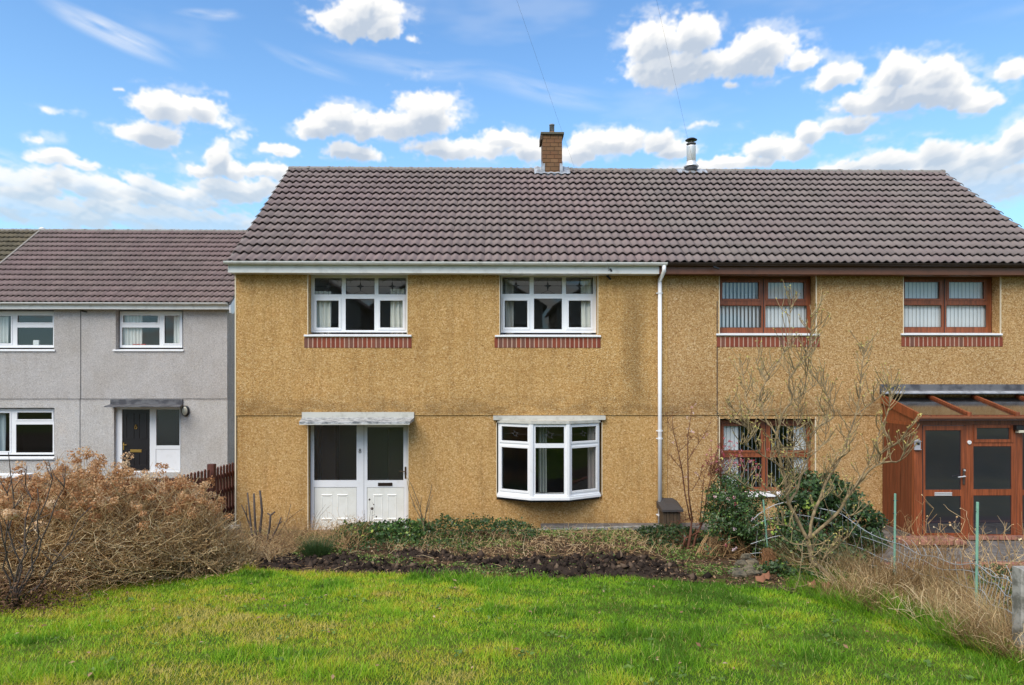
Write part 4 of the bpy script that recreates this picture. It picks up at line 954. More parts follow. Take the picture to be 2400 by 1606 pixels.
q = MB(); q.prism([(YG - 0.29, ZGE - 0.03), (YG + 3.7, ZGR - 0.04), (YG + 3.7, ZGR + 0.01), (YG - 0.30, ZGE + 0.02)], 0, xe - 0.03, xe); part('verge_mortar', q, M['ridge'], rg_)
# white barge board with curved foot
q = MB(); q.prism([(YG - 0.29, ZGE - 0.20), (YG - 0.29, ZGE - 0.06), (YG + 3.7, ZGR - 0.08), (YG + 3.7, ZGR - 0.28), (YG + 0.35, ZGE + 0.06), (YG + 0.12, ZGE - 0.10), (YG + 0.02, ZGE - 0.26), (YG - 0.1, ZGE - 0.30), (YG - 0.27, ZGE - 0.28)], 0, xe - 0.03, xe + 0.01); part('barge_board', q, M['upvc'], grey)
q = MB(); q.box(XGL, xe - 0.05, YG - 0.28, YG - 0.26, ZGT - 0.03, ZGE - 0.02); part('fascia', q, M['gutter'], grey)
q = MB(); q.box(XGL, xe - 0.05, YG - 0.259, YG + 0.01, ZGT - 0.03, ZGT - 0.02); part('soffit', q, M['gutter'], grey)
gutter(grey, XGL, ax(533, YG - .35), YG - 0.36, ZGE + 0.02, M['gutter'], 0.8)
xj = ax(190.5, YG); q = MB(); q.box(xj - 0.014, xj + 0.006, YG - 0.026, YG - 0.01, ZGB + 0.002, ZGT - 0.03); part('movement_joint', q, M['seam'], grey)
xj = ax(188, YG); q = MB(); q.box(xj - 0.012, xj + 0.004, YG - 0.006, YG + 0.01, 0, ZGB - 0.002); part('movement_joint', q, M['seam'], grey)
q = MB(); p = at(196, 730, YG - .06); q.tube([p + Vector((-.06,0,.02)), p + Vector((.1,0,-.02))], 0.022, 6); part('cable_clamp', q, M['blackmetal'], grey)
def gwin(box, panes, sash, sl_):
    o = rg(*box, YGR); ps = [rg(*p, YGR) for p in panes]
    w = window(grey, YGR, o, ps, M['upvc'], sash, sashw=0.045)
    if sl_: a, z_a = Wg(sl_[0], sl_[2], YG - .05); b2, _q = Wg(sl_[1], sl_[2], YG - .05); sill(w, a, b2, z_a, YG - 0.06, YGR + 0.01, M['upvc'], 0.045)
    return o
g1 = gwin((281, 427, 730, 815), [(289, 370, 740, 756), (286, 374, 768, 809), (386, 421, 740, 805)], (0, 2), (264, 430, 820))
g2 = gwin((-58, 126.7, 730, 815), [(41.5, 123.7, 740, 756), (40.5, 124.5, 768, 809), (-50, 26, 741, 805)], (0, 2), (-60, 128.5, 820))
g3 = gwin((-58, 126.6, 958, 1066), [(41, 122, 967, 983), (37.6, 123.7, 995, 1061), (-50, 23, 968, 1058)], (0, 2), (-60, 126, 1074))
for q_ in (g1, g2): room(grey, q_[0] - .6, q_[1] + .5, ZGB + .055, ZGT - .012, YGR + .1, 2.9, M['room'])
room(grey, g3[0] - .6, g3[1] + .6, 0, ZGB - .06, YGR + .1, 2.9, M['roomdark'])
curtain(ax(290, YGR + .2), ax(337, YGR + .2), g1[2], g1[3], YGR + 0.12, 'white net curtain at the left of the grey house right upper window', 0.03, 6, group=cg)
curtain(ax(410, YGR + .2), ax(424, YGR + .2), g1[2], g1[3], YGR + 0.12, 'narrow white curtain at the right of the grey house right upper window', 0.02, 2, group=cg)
curtain(ax(0, YGR + .2), ax(25, YGR + .2), g2[2] + .15, g2[3], YGR + 0.12, 'white curtain in the grey house left upper window', 0.03, 3, group=cg)
curtain(ax(-30, YGR + .2), ax(14, YGR + .2), g3[2], g3[3], YGR + 0.2, 'pale curtain in the grey house lower window', 0.03, 3, m=mat('blue_grey_curtain', (0.35,0.42,0.45), 0.9), group=cg)
q = MB(); p = at(85, 809, YGR + .1); q.box(p.x - .09, p.x + .09, YGR + .08, YGR + .14, g2[2], g2[2] + .24, 0.005); ph = build(q, 'picture_card', M['white'], None, label='small white card standing on the grey house upper window sill', cat='card')
q = MB(); p = at(327, 808, YGR + .1)
for dx_ in (-.16, -.05, .07, .15): q.lathe([(0.03, 0), (0.06, 0.03), (0.05, 0.08), (0.01, 0.1)], (p.x + dx_, YGR + .12, g1[2] + .03), 8)
build(q, 'ornament', M['red'], None, True, label='row of small red ornaments on the grey house window sill', cat='ornament')
def gdoor():
    Y = YGR - 0.04; x0, x1 = ax(270, Y), ax(423, Y); z1, z0 = zz(954, Y, 350), ZG0
    P = [rect(286, 351, 959.7, 1104, Y), rect(366, 421, 960, 1044.5, Y), rect(365, 421.5, 1053, 1102, Y)]
    f = MB(); f.sheet(x0, x1, z0, z1, Y, P, 0.05); fr = part('door_surround', f, M['upvc'], grey)
    d = MB(); p = P[0]; d.box(p[0], p[1], Y + 0.03, Y + 0.07, p[2], p[3]); 
    wd, hh = p[1] - p[0], p[3] - p[2]
    for (a, b_, c, e) in ((.12,.42,.52,.94), (.58,.88,.52,.94), (.12,.42,.08,.34), (.58,.88,.08,.34)):
        ring(d, p[0] + wd*a, p[0] + wd*b_, p[2] + hh*c, p[2] + hh*e, Y + 0.03, 0.03, 0.012)
    door = part('front_door', d, M['blackdoor'], grey)
    q = MB(); q.box(*rect(304.5, 331, 0, 0, Y)[:2], Y + 0.012, Y + 0.03, zz(1060.5, Y, 318), zz(1054, Y, 318), 0.004); part('letter_plate', q, M['brass'], door)
    k = at(318, 1001, Y); q = MB(); q.tube([(k.x + .035 * math.sin(t), Y + .01, k.z - .02 + .045 * math.cos(t)) for t in [i * math.pi / 6 for i in range(13)]], 0.010, 6); q.lathe([(0.028, -.01), (0.03, .01), (0.01, .03)], (k.x, Y + .015, k.z + .05), 8); part('door_knocker', q, M['brass'], door)
    k = at(289, 1043, Y); q = MB(); q.box(k.x - .02, k.x + .015, Y + .015, Y + .03, k.z - .16, k.z + .07); q.tube([(k.x, Y + .01, k.z), (k.x, Y - .03, k.z), (k.x + .12, Y - .03, k.z)], 0.012, 6); part('handle', q, M['brass'], door)
    p = P[1]; q = MB(); q.quad((p[0],Y+.03,p[2]),(p[1],Y+.03,p[2]),(p[1],Y+.03,p[3]),(p[0],Y+.03,p[3])); part('pane', q, M['frost'], fr)
    p = P[2]; q = MB(); q.box(p[0], p[1], Y + .012, Y + .04, p[2], p[3]); part('lower_panel', q, M['upvc'], fr)
    q = MB(); ring(q, p[0], p[1], p[2], p[3], Y + .011, .006, .002); part('seal', q, mat('grey_seal', (0.3,0.3,0.32), 0.6), fr)
    q = MB(); q.box(x0 - .035, x0 - .005, Y - .02, Y + .05, z0, z1); part('side_packer', q, M['mahog_dark'], fr)
    room(grey, x0 - .4, x1 + .4, z0, ZGB - .06, Y + .1, 2.5, mat('hall_olive', (0.11,0.10,0.075), 0.9))
    c = MB(); xa, xb = ax(260, YG), ax(429, YG); c.box(xa, xb, YG - .04, YG, zz(948, YG, 350), zz(936.5, YG, 350)); cp = part('door_canopy', c, M['leaddark'], grey)
    c = MB(); YF = YG - .55; a2, b2 = ax(244, YF), ax(422, YF); c.add([(a2,YF,zz(954.5,YF,350)),(b2,YF,zz(954.5,YF,350)),(b2,YF,zz(952,YF,350)),(a2,YF,zz(952,YF,350)),(xa,YG-.04,zz(951,YG,350)),(xb,YG-.04,zz(951,YG,350)),(xb,YG-.04,zz(947.5,YG,350)),(xa,YG-.04,zz(947.5,YG,350))], [(0,1,2,3),(3,2,6,7),(0,4,5,1),(1,5,6,2),(0,3,7,4)])
    part('slab', c, M['leaddark'], cp)
gdoor()
p = at(434, 963.5, YG - .05); q = MB(); q.tube([(p.x, YG - .05, p.z), (p.x, YG, p.z)], 0.001, 4)
lamp = thing('wall_lamp', (p.x, YG, p.z), 'oval bulkhead lamp with black rim beside the grey house canopy', 'lamp')
def oval(cx, cz, y, rx, rz, n=20): return [(cx + rx * math.cos(2*math.pi*i/n), y, cz + rz * math.sin(2*math.pi*i/n)) for i in range(n)]
def oval_solid(rings):
    mb = MB(); n = 20; vs = [v for (cx, cz, y, rx, rz) in rings for v in oval(cx, cz, y, rx, rz, n)]; fs = [(k_*n+i, k_*n+(i+1)%n, (k_+1)*n+(i+1)%n, (k_+1)*n+i) for k_ in range(len(rings)-1) for i in range(n)]
    fs += [tuple(range(n)), tuple((len(rings)-1)*n + i for i in range(n))]; return mb.add(vs, fs)
part('lamp_rim', oval_solid([(p.x, p.z, YG, .12, .17), (p.x, p.z, YG - .05, .12, .17), (p.x, p.z, YG - .06, .10, .15)]), M['blackmetal'], lamp)
part('lamp_diffuser', oval_solid([(p.x - .01, p.z, YG - .061, .085, .135), (p.x - .01, p.z, YG - .09, .075, .12), (p.x - .01, p.z, YG - .11, .04, .07)]), M['lampglass'], lamp, True)
# far left neighbour: roof and walls
N2 = 9; roof2, _ = make_roof(grey2, XGL - N2 * COVER - 0.03, N2, YG - 0.3, ZGE, YG + 3.7, ZGR - 0.0, M['tilemoss'], n_parts=300)
q = MB(); q.sheet(XGL - N2*COVER, XGL - .01, ZBASE, ZGT, YG, [], 0); q.box(XGL - N2*COVER - .02, XGL - N2*COVER, YG, ybk, ZBASE, ZGT); part('wall', q, M['greydash'], grey2)
q = MB(); q.prism([(YG - 0.30, ZGE + 0.035), (YG + 3.7, ZGR + 0.035), (YG + 3.7, ZGR + 0.085), (YG - 0.30, ZGE + 0.085)], 0, XGL - 0.055, XGL + 0.01); part('lead_strip', q, M['ridge'], rg_)
q = MB(); q.lathe([(0.10, 0), (0.10, 0.05), (0.03, 0.09)], (XGL - 0.02, YG + 3.7, ZGR + 0.02), 10); part('ridge_junction', q, M['white'], rg_)
# pale coping low wall seen through the bush at the far left
q = MB(); YL = 17.0; q.box(ax(-120, YL), ax(66, YL), YL, YL + .2, -.1, zz(1121, YL, 20)); lw = build(q, 'garden_wall', M['concrete'], None, label='low garden wall with pale coping in front of the grey house at the far left', cat='wall')
q = MB(); q.box(ax(-122, YL), ax(68, YL), YL - .04, YL + .24, zz(1121, YL, 20), zz(1112, YL, 20), .01); part('coping', q, M['white'], lw)
# ------------------------------------------------------------------ plant builders
def nrm(v): return v / np.maximum(np.linalg.norm(v, axis=-1, keepdims=True), 1e-9)
def rdir(n, up=0.0):
    v = rng.normal(size=(n, 3)); v[:, 2] += up; return nrm(v)
def leaves(name, P, size, tint, m, parent=None, aspect=0.6, N=None, up=0.6, fold=0.18, **tags):
    """one small folded leaf per point"""
    n = len(P); size = np.broadcast_to(size, (n,))[:, None]; N = rdir(n, up) if N is None else nrm(N)
    a = nrm(np.cross(N, rdir(n))); b = np.cross(N, a); L = size; w = size * aspect * 0.5
    v0 = P; v1 = P + a * L * 0.45 + b * w + N * w * fold * 2; v2 = P + a * L; v3 = P + a * L * 0.45 - b * w + N * w * fold * 2
    V = np.stack([v0, v1, v2, v3], 1).reshape(-1, 3); F = np.arange(4 * n).reshape(n, 4)
    return fast_mesh(name, V, F, m, parent, np.repeat(tint, 4), **tags)
def paths_tubes(name, paths, r0, r1, tint, m, parent=None, sides=3, **tags):
    """paths (n,k,3) -> thin tapering stems"""
    paths = np.asarray(paths, float); n, k, _ = paths.shape
    t = np.gradient(paths, axis=1); t = nrm(t); ref = np.array([0.21, 0.33, 0.2]); a = nrm(np.cross(t, ref)); b = np.cross(t, a)
    r = (np.broadcast_to(r0, (n,))[:, None] + (np.broadcast_to(r1, (n,)) - np.broadcast_to(r0, (n,)))[:, None] * np.linspace(0, 1, k)[None])[..., None]
    rings = [paths + (a * math.cos(2*math.pi*j/sides) + b * math.sin(2*math.pi*j/sides)) * r for j in range(sides)]
    V = np.stack(rings, 2).reshape(-1, 3)
    base = (np.arange(n)[:, None] * k + np.arange(k - 1)[None]).ravel() * sides
    F = np.concatenate([np.stack([base + j, base + (j + 1) % sides, base + sides + (j + 1) % sides, base + sides + j], -1) for j in range(sides)])
    return fast_mesh(name, V, F, m, parent, np.repeat(np.broadcast_to(tint, (n,)), k * sides), smooth=True, **tags)
def arcs(base, d, L, droop, k=5, wob=0.04):
    """curving stem paths from base points"""
    n = len(base); s = np.linspace(0, 1, k)[None, :, None]; L = np.broadcast_to(L, (n,))[:, None, None]
    p = base[:, None] + d[:, None] * L * s; p[..., 2] -= (np.broadcast_to(droop, (n,))[:, None] * (s[..., 0] ** 2) * L[..., 0])
    j = rng.normal(size=(n, k, 3)) * wob * L; j[:, 0] = 0; return p + j * s
def blades(name, P, L, w, d, tint, m, parent=None, segs=1, droop=0.3, **tags):
    n = len(P); L = np.broadcast_to(L, (n,))[:, None]; w = np.broadcast_to(w, (n,))[:, None]; d = nrm(d)
    side = nrm(np.cross(d, np.array([0, 0, 1.0])) + rng.normal(size=(n, 3)) * 0.5 * np.array([1, 1, 0]))
    vs = []; 
    for i in range(segs + 1):
        s = i / segs; c = P + d * L * s; c = c + np.concatenate([d[:, :2], np.zeros((n, 1))], 1) * L * droop * s * s; c[:, 2:3] -= L * droop * 0.5 * s * s
        ww = w * (1 - 0.85 * s) * 0.5; vs += [c - side * ww, c + side * ww]
    V = np.stack(vs, 1).reshape(-1, 3); q = 2 * (segs + 1); b = np.arange(n) * q
    F = np.concatenate([np.stack([b + 2*i, b + 2*i + 1, b + 2*i + 3, b + 2*i + 2], -1) for i in range(segs)])
    return fast_mesh(name, V, F, m, parent, np.repeat(tint, q), **tags)
def gnd(X, Y, h=0.0):
    X = np.asarray(X, float); Y = np.asarray(Y, float); return np.stack([X, Y, ground_z(X, Y) + h], -1)

# ------------------------------------------------------------------ lawn
n = 330000
X = rng.uniform(-7.0, 4.6, n); Y = 3.6 + (10.2 - 3.6) * rng.random(n) ** 1.15
edge = lawn_back(X) + 0.18 * (fbm(X * 2.5, X * 0.7, 3, 3) - 0.5) * 2 - Y
keep = (edge > 0) & (np.abs(X) < 0.78 * Y + 0.8) & ((edge > 0.15) | (rng.random(n) < edge / 0.15 + 0.35)); X, Y, edge = X[keep], Y[keep], edge[keep]
big = fbm(X * 0.55, Y * 0.9, 4, 17); med = fbm(X * 2.3, Y * 2.6, 3, 27); fine = fbm(X * 9, Y * 9, 2, 37); tuft = sstep(fbm(X * 1.9, Y * 2.1, 3, 47), 0.60, 0.72)
t = 0.52 + 1.15 * (big - 0.5) + 0.95 * (med - 0.5) + 0.45 * (fine - 0.5) + 0.16 * sstep(-X, -1, 4.5) - 0.26 * sstep(X, 0.0, 3.6) * sstep(Y, 4.2, 6.5) + 0.10 * sstep(Y, 7.2, 4.8) - 0.25 * tuft + rng.normal(size=len(X)) * 0.13
t = t - 0.3 * sstep(edge, 0.5, 0.0) * sstep(X, 1, 3)
L = (0.032 + 0.032 * rng.random(len(X)) + 0.085 * tuft * rng.random(len(X)) + 0.02 * (med - 0.5)) * (1 + 0.5 * sstep(edge, 0.35, 0.0))
d = np.stack([rng.normal(size=len(X)) * 0.45, rng.normal(size=len(X)) * 0.45, np.ones(len(X))], -1)
straw = rng.random(len(X)) < 0.035; t = np.where(straw, 1.0, np.clip(t, 0.02, 0.97))
blades('lawn_grass', gnd(X, Y, -0.01), L, 0.0052 + 0.0012 * (Y - 4), d, t, M['grass'], kind='stuff')
# a few bright little leaves and twigs lying on the lawn
n = 130; X = rng.uniform(-5, 3.6, n); Y = rng.uniform(5, 8.8, n); k_ = Y < lawn_back(X) - 0.2; X, Y = X[k_], Y[k_]
leaves('fallen_leaves', gnd(X, Y, 0.05), rng.uniform(0.025, 0.06, len(X)), rng.uniform(0.5, 1, len(X)), M['litter'], up=3, kind='stuff')

n = 90; X = rng.uniform(-5.2, 3.6, n); Y = rng.uniform(4.6, 8.9, n); k_ = Y < lawn_back(X) - 0.15; X, Y = X[k_], Y[k_]; m_ = 9
A = rng.uniform(0, 6.28, (len(X), m_)); rr = rng.uniform(.01, .07, (len(X), m_)); WX = (X[:, None] + rr * np.cos(A)).ravel(); WY = (Y[:, None] + rr * np.sin(A)).ravel()
leaves('lawn_weeds', gnd(WX, WY, .035), rng.uniform(.025, .05, len(WX)), rng.uniform(.3, .85, len(WX)), M['weed'], aspect=.75, up=2.5, kind='stuff')
# ------------------------------------------------------------------ flower bed between lawn and house
bx = np.arange(-5.3, 4.6, 0.035); by = np.arange(0, 1.0001, 1 / 95)
BX, BT = np.meshgrid(bx, by, indexing='ij'); y0 = lawn_back(BX) - 0.05; BY = y0 + (12.92 - y0) * BT
def bed_z(X, Y):
    e = Y - lawn_back(X); dug = sstep(e, -0.05, 0.12) * sstep(e + 0.9 * (fbm(X * 1.5, Y, 2, 9) - 0.5), 1.75, 1.35) * sstep(X, -4.3, -3.5) * sstep(X, 2.9, 2.0) * sstep(fbm(X * 1.6, Y * 2.6, 3, 19), .30, .50)
    rough = fbm(X * 5, Y * 5, 4, 13) - 0.5; clod = np.abs(fbm(X * 11, Y * 11, 3, 23) - 0.5)
    return ground_z(X, Y) + 0.004 + 0.13 * sstep(Y, 10.4, 12.4) + 0.05 * rough + dug * (0.10 * rough + 0.16 * clod + 0.02), dug
BZ, DUG = bed_z(BX, BY)
V = np.stack([BX, BY, BZ], -1).reshape(-1, 3); nyb = len(by)
ii, jj = np.meshgrid(np.arange(len(bx) - 1), np.arange(nyb - 1), indexing='ij'); a_ = (ii * nyb + jj).ravel(); F = np.stack([a_, a_ + nyb, a_ + nyb + 1, a_ + 1], -1)
def bedfn(k, b):
    a = k.new('ShaderNodeAttribute'); a.attribute_name = 'tint'; p = k.pos()
    n1 = k.noise(p, 6, 6, 0.7); n2 = k.noise(p, 40, 3, 0.7)
    soil = k.mix(n2, (0.018,0.013,0.011), (0.065,0.047,0.036))
    lit = k.mix(k.smooth(n1, 0.35, 0.65), (0.055,0.038,0.022), (0.15,0.10,0.055)); lit = k.mix(k.smooth(k.noise(p, 3, 4, 0.6), 0.5, 0.68), lit, (0.06,0.085,0.02))
    lit = k.mix(k.math('MULTIPLY', k.smooth(n2, 0.4, 0.6), 0.5), lit, (0.04,0.025,0.018))
    add_bump(k, b, n2, 0.8, 0.03)
    return k.mix(k.smooth(k.math('ADD', a.outputs['Fac'], k.math('MULTIPLY', k.math('SUBTRACT', n1, 0.5), 0.8)), 0.3, 0.7), lit, soil)
fast_mesh('flower_bed', V, F, mat('bed_soil', fn=bedfn, rough=1.0, spec=0.1), attr=DUG.ravel(), smooth=True, kind='structure')
# clods of dug earth
n = 6500; X = rng.uniform(-4.1, 2.8, n); e = rng.uniform(0.0, 1.7, n); Y = lawn_back(X) + e; z, dg = bed_z(X, Y); k_ = (dg * sstep(fbm(X * 5, Y * 7, 2, 44), .25, .6)) > rng.random(n); X, Y, z = X[k_], Y[k_], z[k_]; n = len(X)
oct_ = np.array([[1,0,0],[-1,0,0],[0,1,0],[0,-1,0],[0,0,1],[0,0,-1]], float); of = np.array([[0,2,4],[2,1,4],[1,3,4],[3,0,4],[2,0,5],[1,2,5],[3,1,5],[0,3,5]])
s = (0.008 + 0.060 * rng.random(n) ** 4)[:, None, None]; ov = oct_[None] * s * rng.uniform(0.5, 1.3, (n, 6, 1)) + rng.normal(size=(n, 6, 3)) * s * 0.22 + np.stack([X, Y, z + 0.01], -1)[:, None]
fast_mesh('soil_clods', ov.reshape(-1, 3), (of[None] + np.arange(n)[:, None, None] * 6).reshape(-1, 3), tinted('clod_earth', [(0,(0.015,0.011,0.009)),(0.6,(0.045,0.032,0.025)),(0.85,(0.09,0.062,0.045)),(1,(0.18,0.13,0.09))], 0.95, 0.1), attr=np.repeat(rng.random(n) ** 1.5, 6), kind='stuff')
# leaf litter, moss and small weeds over the bed
def bedpts(n, x0, x1, ya, yb):
    X = rng.uniform(x0, x1, n); Y = rng.uniform(ya, yb, n); k_ = Y > lawn_back(X) - 0.02; X, Y = X[k_], Y[k_]; z, dg = bed_z(X, Y); return X, Y, z, dg
X, Y, z, dg = bedpts(26000, -5.2, 4.5, 8.4, 12.9); k_ = (rng.random(len(X)) > dg * 0.86); X, Y, z = X[k_], Y[k_], z[k_]
leaves('leaf_litter', np.stack([X, Y, z + 0.008], -1), rng.uniform(0.015, 0.055, len(X)), np.clip(rng.random(len(X)) ** 1.6 + 0.25 * (fbm(X, Y, 3, 6) - 0.5), 0, 1), M['litter'], up=2.2, kind='stuff')
X, Y, z, dg = bedpts(40000, -5.2, 4.0, 9.0, 12.9); g_ = fbm(X * 1.4, Y * 1.8, 3, 66); k_ = (g_ > 0.50 + 0.12 * rng.random(len(X))) & (rng.random(len(X)) > dg * 0.97); X, Y, z = X[k_], Y[k_], z[k_]
leaves('ground_weeds', np.stack([X, Y, z + rng.uniform(0.01, 0.06, len(X))], -1), rng.uniform(0.015, 0.045, len(X)), np.clip(rng.random(len(X)) * 0.9 + 0.1, 0, 1), M['weed'], up=1.4, kind='stuff')
# dead stalks lying about
X, Y, z, dg = bedpts(700, -5.0, 4.0, 9.3, 12.7); k_ = rng.random(len(X)) > dg * .92; X, Y, z = X[k_], Y[k_], z[k_]; n = len(X); B = np.stack([X, Y, z + 0.02], -1)
paths_tubes('dead_stalks', arcs(B, nrm(np.stack([rng.normal(size=n), rng.normal(size=n) * .6, rng.uniform(0.0, 0.25, n)], -1)), rng.uniform(0.08, 0.34, n), 0.1, 4, 0.06), 0.003, 0.0015, rng.random(n), M['hydrastem'], kind='stuff')

# edging in front of the house
q = MB(); ka, kb = at(1236, 1243, 12.86), at(1600, 1231, 13.36)
nseg = 5; P0_ = Vector((ka.x, ka.y, 0)); P1_ = Vector((kb.x, kb.y, 0))
edging = thing('concrete_edging', (ka.x, ka.y, 0), 'long grey concrete edging at the foot of the ochre house wall below the bay', 'kerb')
for i in range(nseg):
    a, b_ = P0_.lerp(P1_, i / nseg), P0_.lerp(P1_, (i + 1) / nseg - 0.002); q = MB(); dn = Vector((-(P1_ - P0_).y, (P1_ - P0_).x, 0)).normalized() * 0.09
    za, zb_ = ka.z + (kb.z - ka.z) * i / nseg, ka.z + (kb.z - ka.z) * (i + 1) / nseg
    q.add([(a.x,a.y,-.2),(b_.x,b_.y,-.2),(b_.x+dn.x,b_.y+dn.y,-.2),(a.x+dn.x,a.y+dn.y,-.2),(a.x,a.y,za),(b_.x,b_.y,zb_),(b_.x+dn.x,b_.y+dn.y,zb_),(a.x+dn.x,a.y+dn.y,za)], [(0,3,2,1),(4,5,6,7),(0,1,5,4),(1,2,6,5),(2,3,7,6),(3,0,4,7)])
    part('kerb_stone', q, M['concrete'], edging)
q = MB(); q.box(X0 - 0.2, ka.x + 0.3, 12.95, YW - 0.001, -0.3, -0.02); q.box(ka.x + 0.3, 4.6, 13.3, YW - 0.001, -0.3, 0.10); build(q, 'path', M['paving'], None, kind='structure')
q = MB(); sl = at(516, 1240, 12.4); q.box(sl.x - .35, sl.x + .22, 12.3, 12.75, sl.z - .12, sl.z, .01); build(q, 'paving_slab', M['concrete'], None, label='pale concrete slab at the foot of the picket fence beside the ochre house corner', cat='slab')

# dark-lidded cupboard by the downpipe
bx0, bx1 = ax(1552, 13.25), ax(1598, 13.25); zb_, zt_ = 0.05, zz(1199, 13.25, 1575)
bxo = thing('meter_box', ((bx0 + bx1) / 2, 13.4, zb_), 'brown timber cupboard with dark hipped lid right of the white downpipe', 'cupboard')
q = MB()
for i in range(5):
    w_ = (bx1 - bx0 - 0.04) / 5; q = MB(); q.box(bx0 + .02 + i * w_, bx0 + .02 + (i + 1) * w_ - .008, 13.25, 13.27, zb_, zt_, .003); part('board', q, mat('dark_timber_%d' % i, fn=wood((0.075, 0.05, 0.028)), rough=0.8) if i == 0 else bpy.data.materials['dark_timber_0'], bxo)
q = MB(); q.box(bx0 + .02, bx1 - .02, 13.272, 13.66, zb_, zt_); part('carcass', q, bpy.data.materials['dark_timber_0'], bxo)
q = MB(); zl = zt_ + .09; a, b_ = bx0 - .015, bx1 + .02
q.add([(a,13.20,zt_),(b_,13.20,zt_),(b_,13.67,zt_+.0),(a,13.67,zt_),(a,13.20,zt_+.04),(b_,13.20,zt_+.04),(b_,13.67,zt_+.13),(a,13.67,zt_+.13),(a+.12,13.40,zl+.03),(b_-.12,13.40,zl+.03),(b_-.10,13.67,zl+.10),(a+.10,13.67,zl+.10)],
      [(0,1,5,4),(1,2,6,5),(3,0,4,7),(0,3,2,1),(4,5,9,8),(5,6,10,9),(7,4,8,11),(8,9,10,11),(2,3,7,11,10,6)]); part('lid', q, mat('slate_lid', (0.05,0.045,0.045), 0.6), bxo)

# picket fence between the gardens, running back to the house corner
pf = thing('picket_fence', (-5.4, 13.3, 0.1), 'dark red-brown picket fence between the grey house and the ochre house corner', 'fence')
FA, FB = Vector((-5.78, 11.3, 0)), Vector((-5.36, 14.9, 0)); fl = (FB - FA).length; fd = (FB - FA) / fl; fn_ = Vector((-fd.y, fd.x, 0))
def fbox(s0, s1, o0, o1, z0, z1, top=0.0):
    mb = MB(); P = lambda s_, o_, z_: tuple(FA + fd * s_ + fn_ * o_ + Vector((0, 0, z_)))
    m_ = (s0 + s1) / 2
    mb.add([P(s0,o0,z0),P(s1,o0,z0),P(s1,o1,z0),P(s0,o1,z0),P(s0,o0,z1),P(s1,o0,z1),P(s1,o1,z1),P(s0,o1,z1),P(m_,o0,z1+top),P(m_,o1,z1+top)], [(0,3,2,1),(0,1,5,8,4),(1,2,6,5),(2,3,7,9,6),(3,0,4,7),(4,8,9,7),(8,5,6,9)] if top else [(0,3,2,1),(4,5,6,7),(0,1,5,4),(1,2,6,5),(2,3,7,6),(3,0,4,7)])
    return mb
s_ = 0.0
while s_ < fl:
    part('picket', fbox(s_, s_ + 0.062, -0.02, 0.0, 0.24, 1.26 + random.uniform(-.01, .01), 0.03), M['fencewood'], pf); s_ += 0.115
for z_ in (0.32, 0.72, 1.02): part('rail', fbox(0, fl, 0.0, 0.035, z_, z_ + 0.085), M['fencewood'], pf)
part('gravel_board', fbox(0, fl, -0.03, 0.0, 0.08, 0.22), M['fencewood'], pf)
for s_ in (0.1, 1.95, 3.4): part('post', fbox(s_, s_ + .10, -0.07, 0.06, 0.0, 1.36), M['fencewood'], pf)

# ------------------------------------------------------------------ porch on the brown-framed house
YP = 12.6; XPL = 7.756; XPR = 11.2
porch = thing('porch', (XPL + 1.6, YP + .5, 0), 'lean-to porch of orange-brown woodgrain frames with a glazed roof, at the right edge', 'porch')
def rp(a, b, c, d, Y=YP): return rect(a, b, c, d, Y)
zpb, zpt = zz(1255, YP, 2200), zz(986, YP, 2200)
fr = MB(); xdl, xdr = ax(2162, YP), ax(2262, YP); xwl, xwr = ax(2264, YP), ax(2381, YP)
q = MB(); q.box(XPL, xdl, YP, YP + .08, zpb, zpt, .004); part('corner_post', q, M['mahog_orange'], porch)
q = MB(); q.box(xdl, XPR, YP + .002, YP + .08, zz(997, YP, 2200), zpt); part('head_rail', q, M['mahog_orange'], porch)
P = [rp(2167.8, 2251.4, 1008.5, 1148), rp(2167.8, 2251.4, 1162.5, 1249.5)]
d_ = MB(); d_.sheet(xdl + .006, xdr - .006, zpb + .01, zz(998, YP, 2200), YP - .012, P, .03); d_.quad((xdr-.006,YP-.012,zpb),(xdr-.006,YP+.04,zpb),(xdr-.006,YP+.04,zpt-.1),(xdr-.006,YP-.012,zpt-.1))
pd = part('door', d_, M['mahog_orange'], porch)
for (a, b_) in ((xdl, xdl + .006), (xdr - .006, xdr)):
    q = MB(); q.box(a, b_, YP - .004, YP + .03, zpb, zz(997, YP, 2200)); part('door_gap', q, M['seam'], porch)
M['porchglass'] = glassfn((0.66, 0.68, 0.74), 0.03, 1.3)
for p in P:
    q = MB(); q.quad((p[0],YP+.01,p[2]),(p[1],YP+.01,p[2]),(p[1],YP+.01,p[3]),(p[0],YP+.01,p[3])); part('pane', q, M['porchglass'], pd)
    q = MB(); ring(q, p[0], p[1], p[2], p[3], YP, .008, .004); part('seal', q, M['seam'], pd)
l = rp(2190.6, 2231, 1153.5, 1162, YP - .02)
for i in range(3): q = MB(); h3 = (l[3] - l[2]) / 3; q.box(l[0], l[1], YP - .03 + (.006 if i == 1 else 0), YP - .012, l[2] + i * h3, l[2] + (i + 1) * h3 - .004, .002); part('letter_plate', q, M['chrome'], pd)
k = at(2257, 1115.5, YP); q = MB(); q.box(k.x - .018, k.x + .018, YP - .03, YP - .012, k.z - .16, k.z + .14, .004); q2 = part('handle_plate', q, mat('door_plate', (0.12,0.09,0.08), 0.35, 0.6), pd)
q = MB(); q.tube([(k.x, YP - .03, k.z), (k.x, YP - .07, k.z), (k.x - .14, YP - .07, k.z - .015)], .011, 8); part('handle', q, M['chrome'], pd)
q = MB(); q.tube([(k.x + .005, YP - .03, k.z + .11), (k.x + .005, YP - .05, k.z + .11)], .016, 10); part('lock', q, M['chrome'], pd)
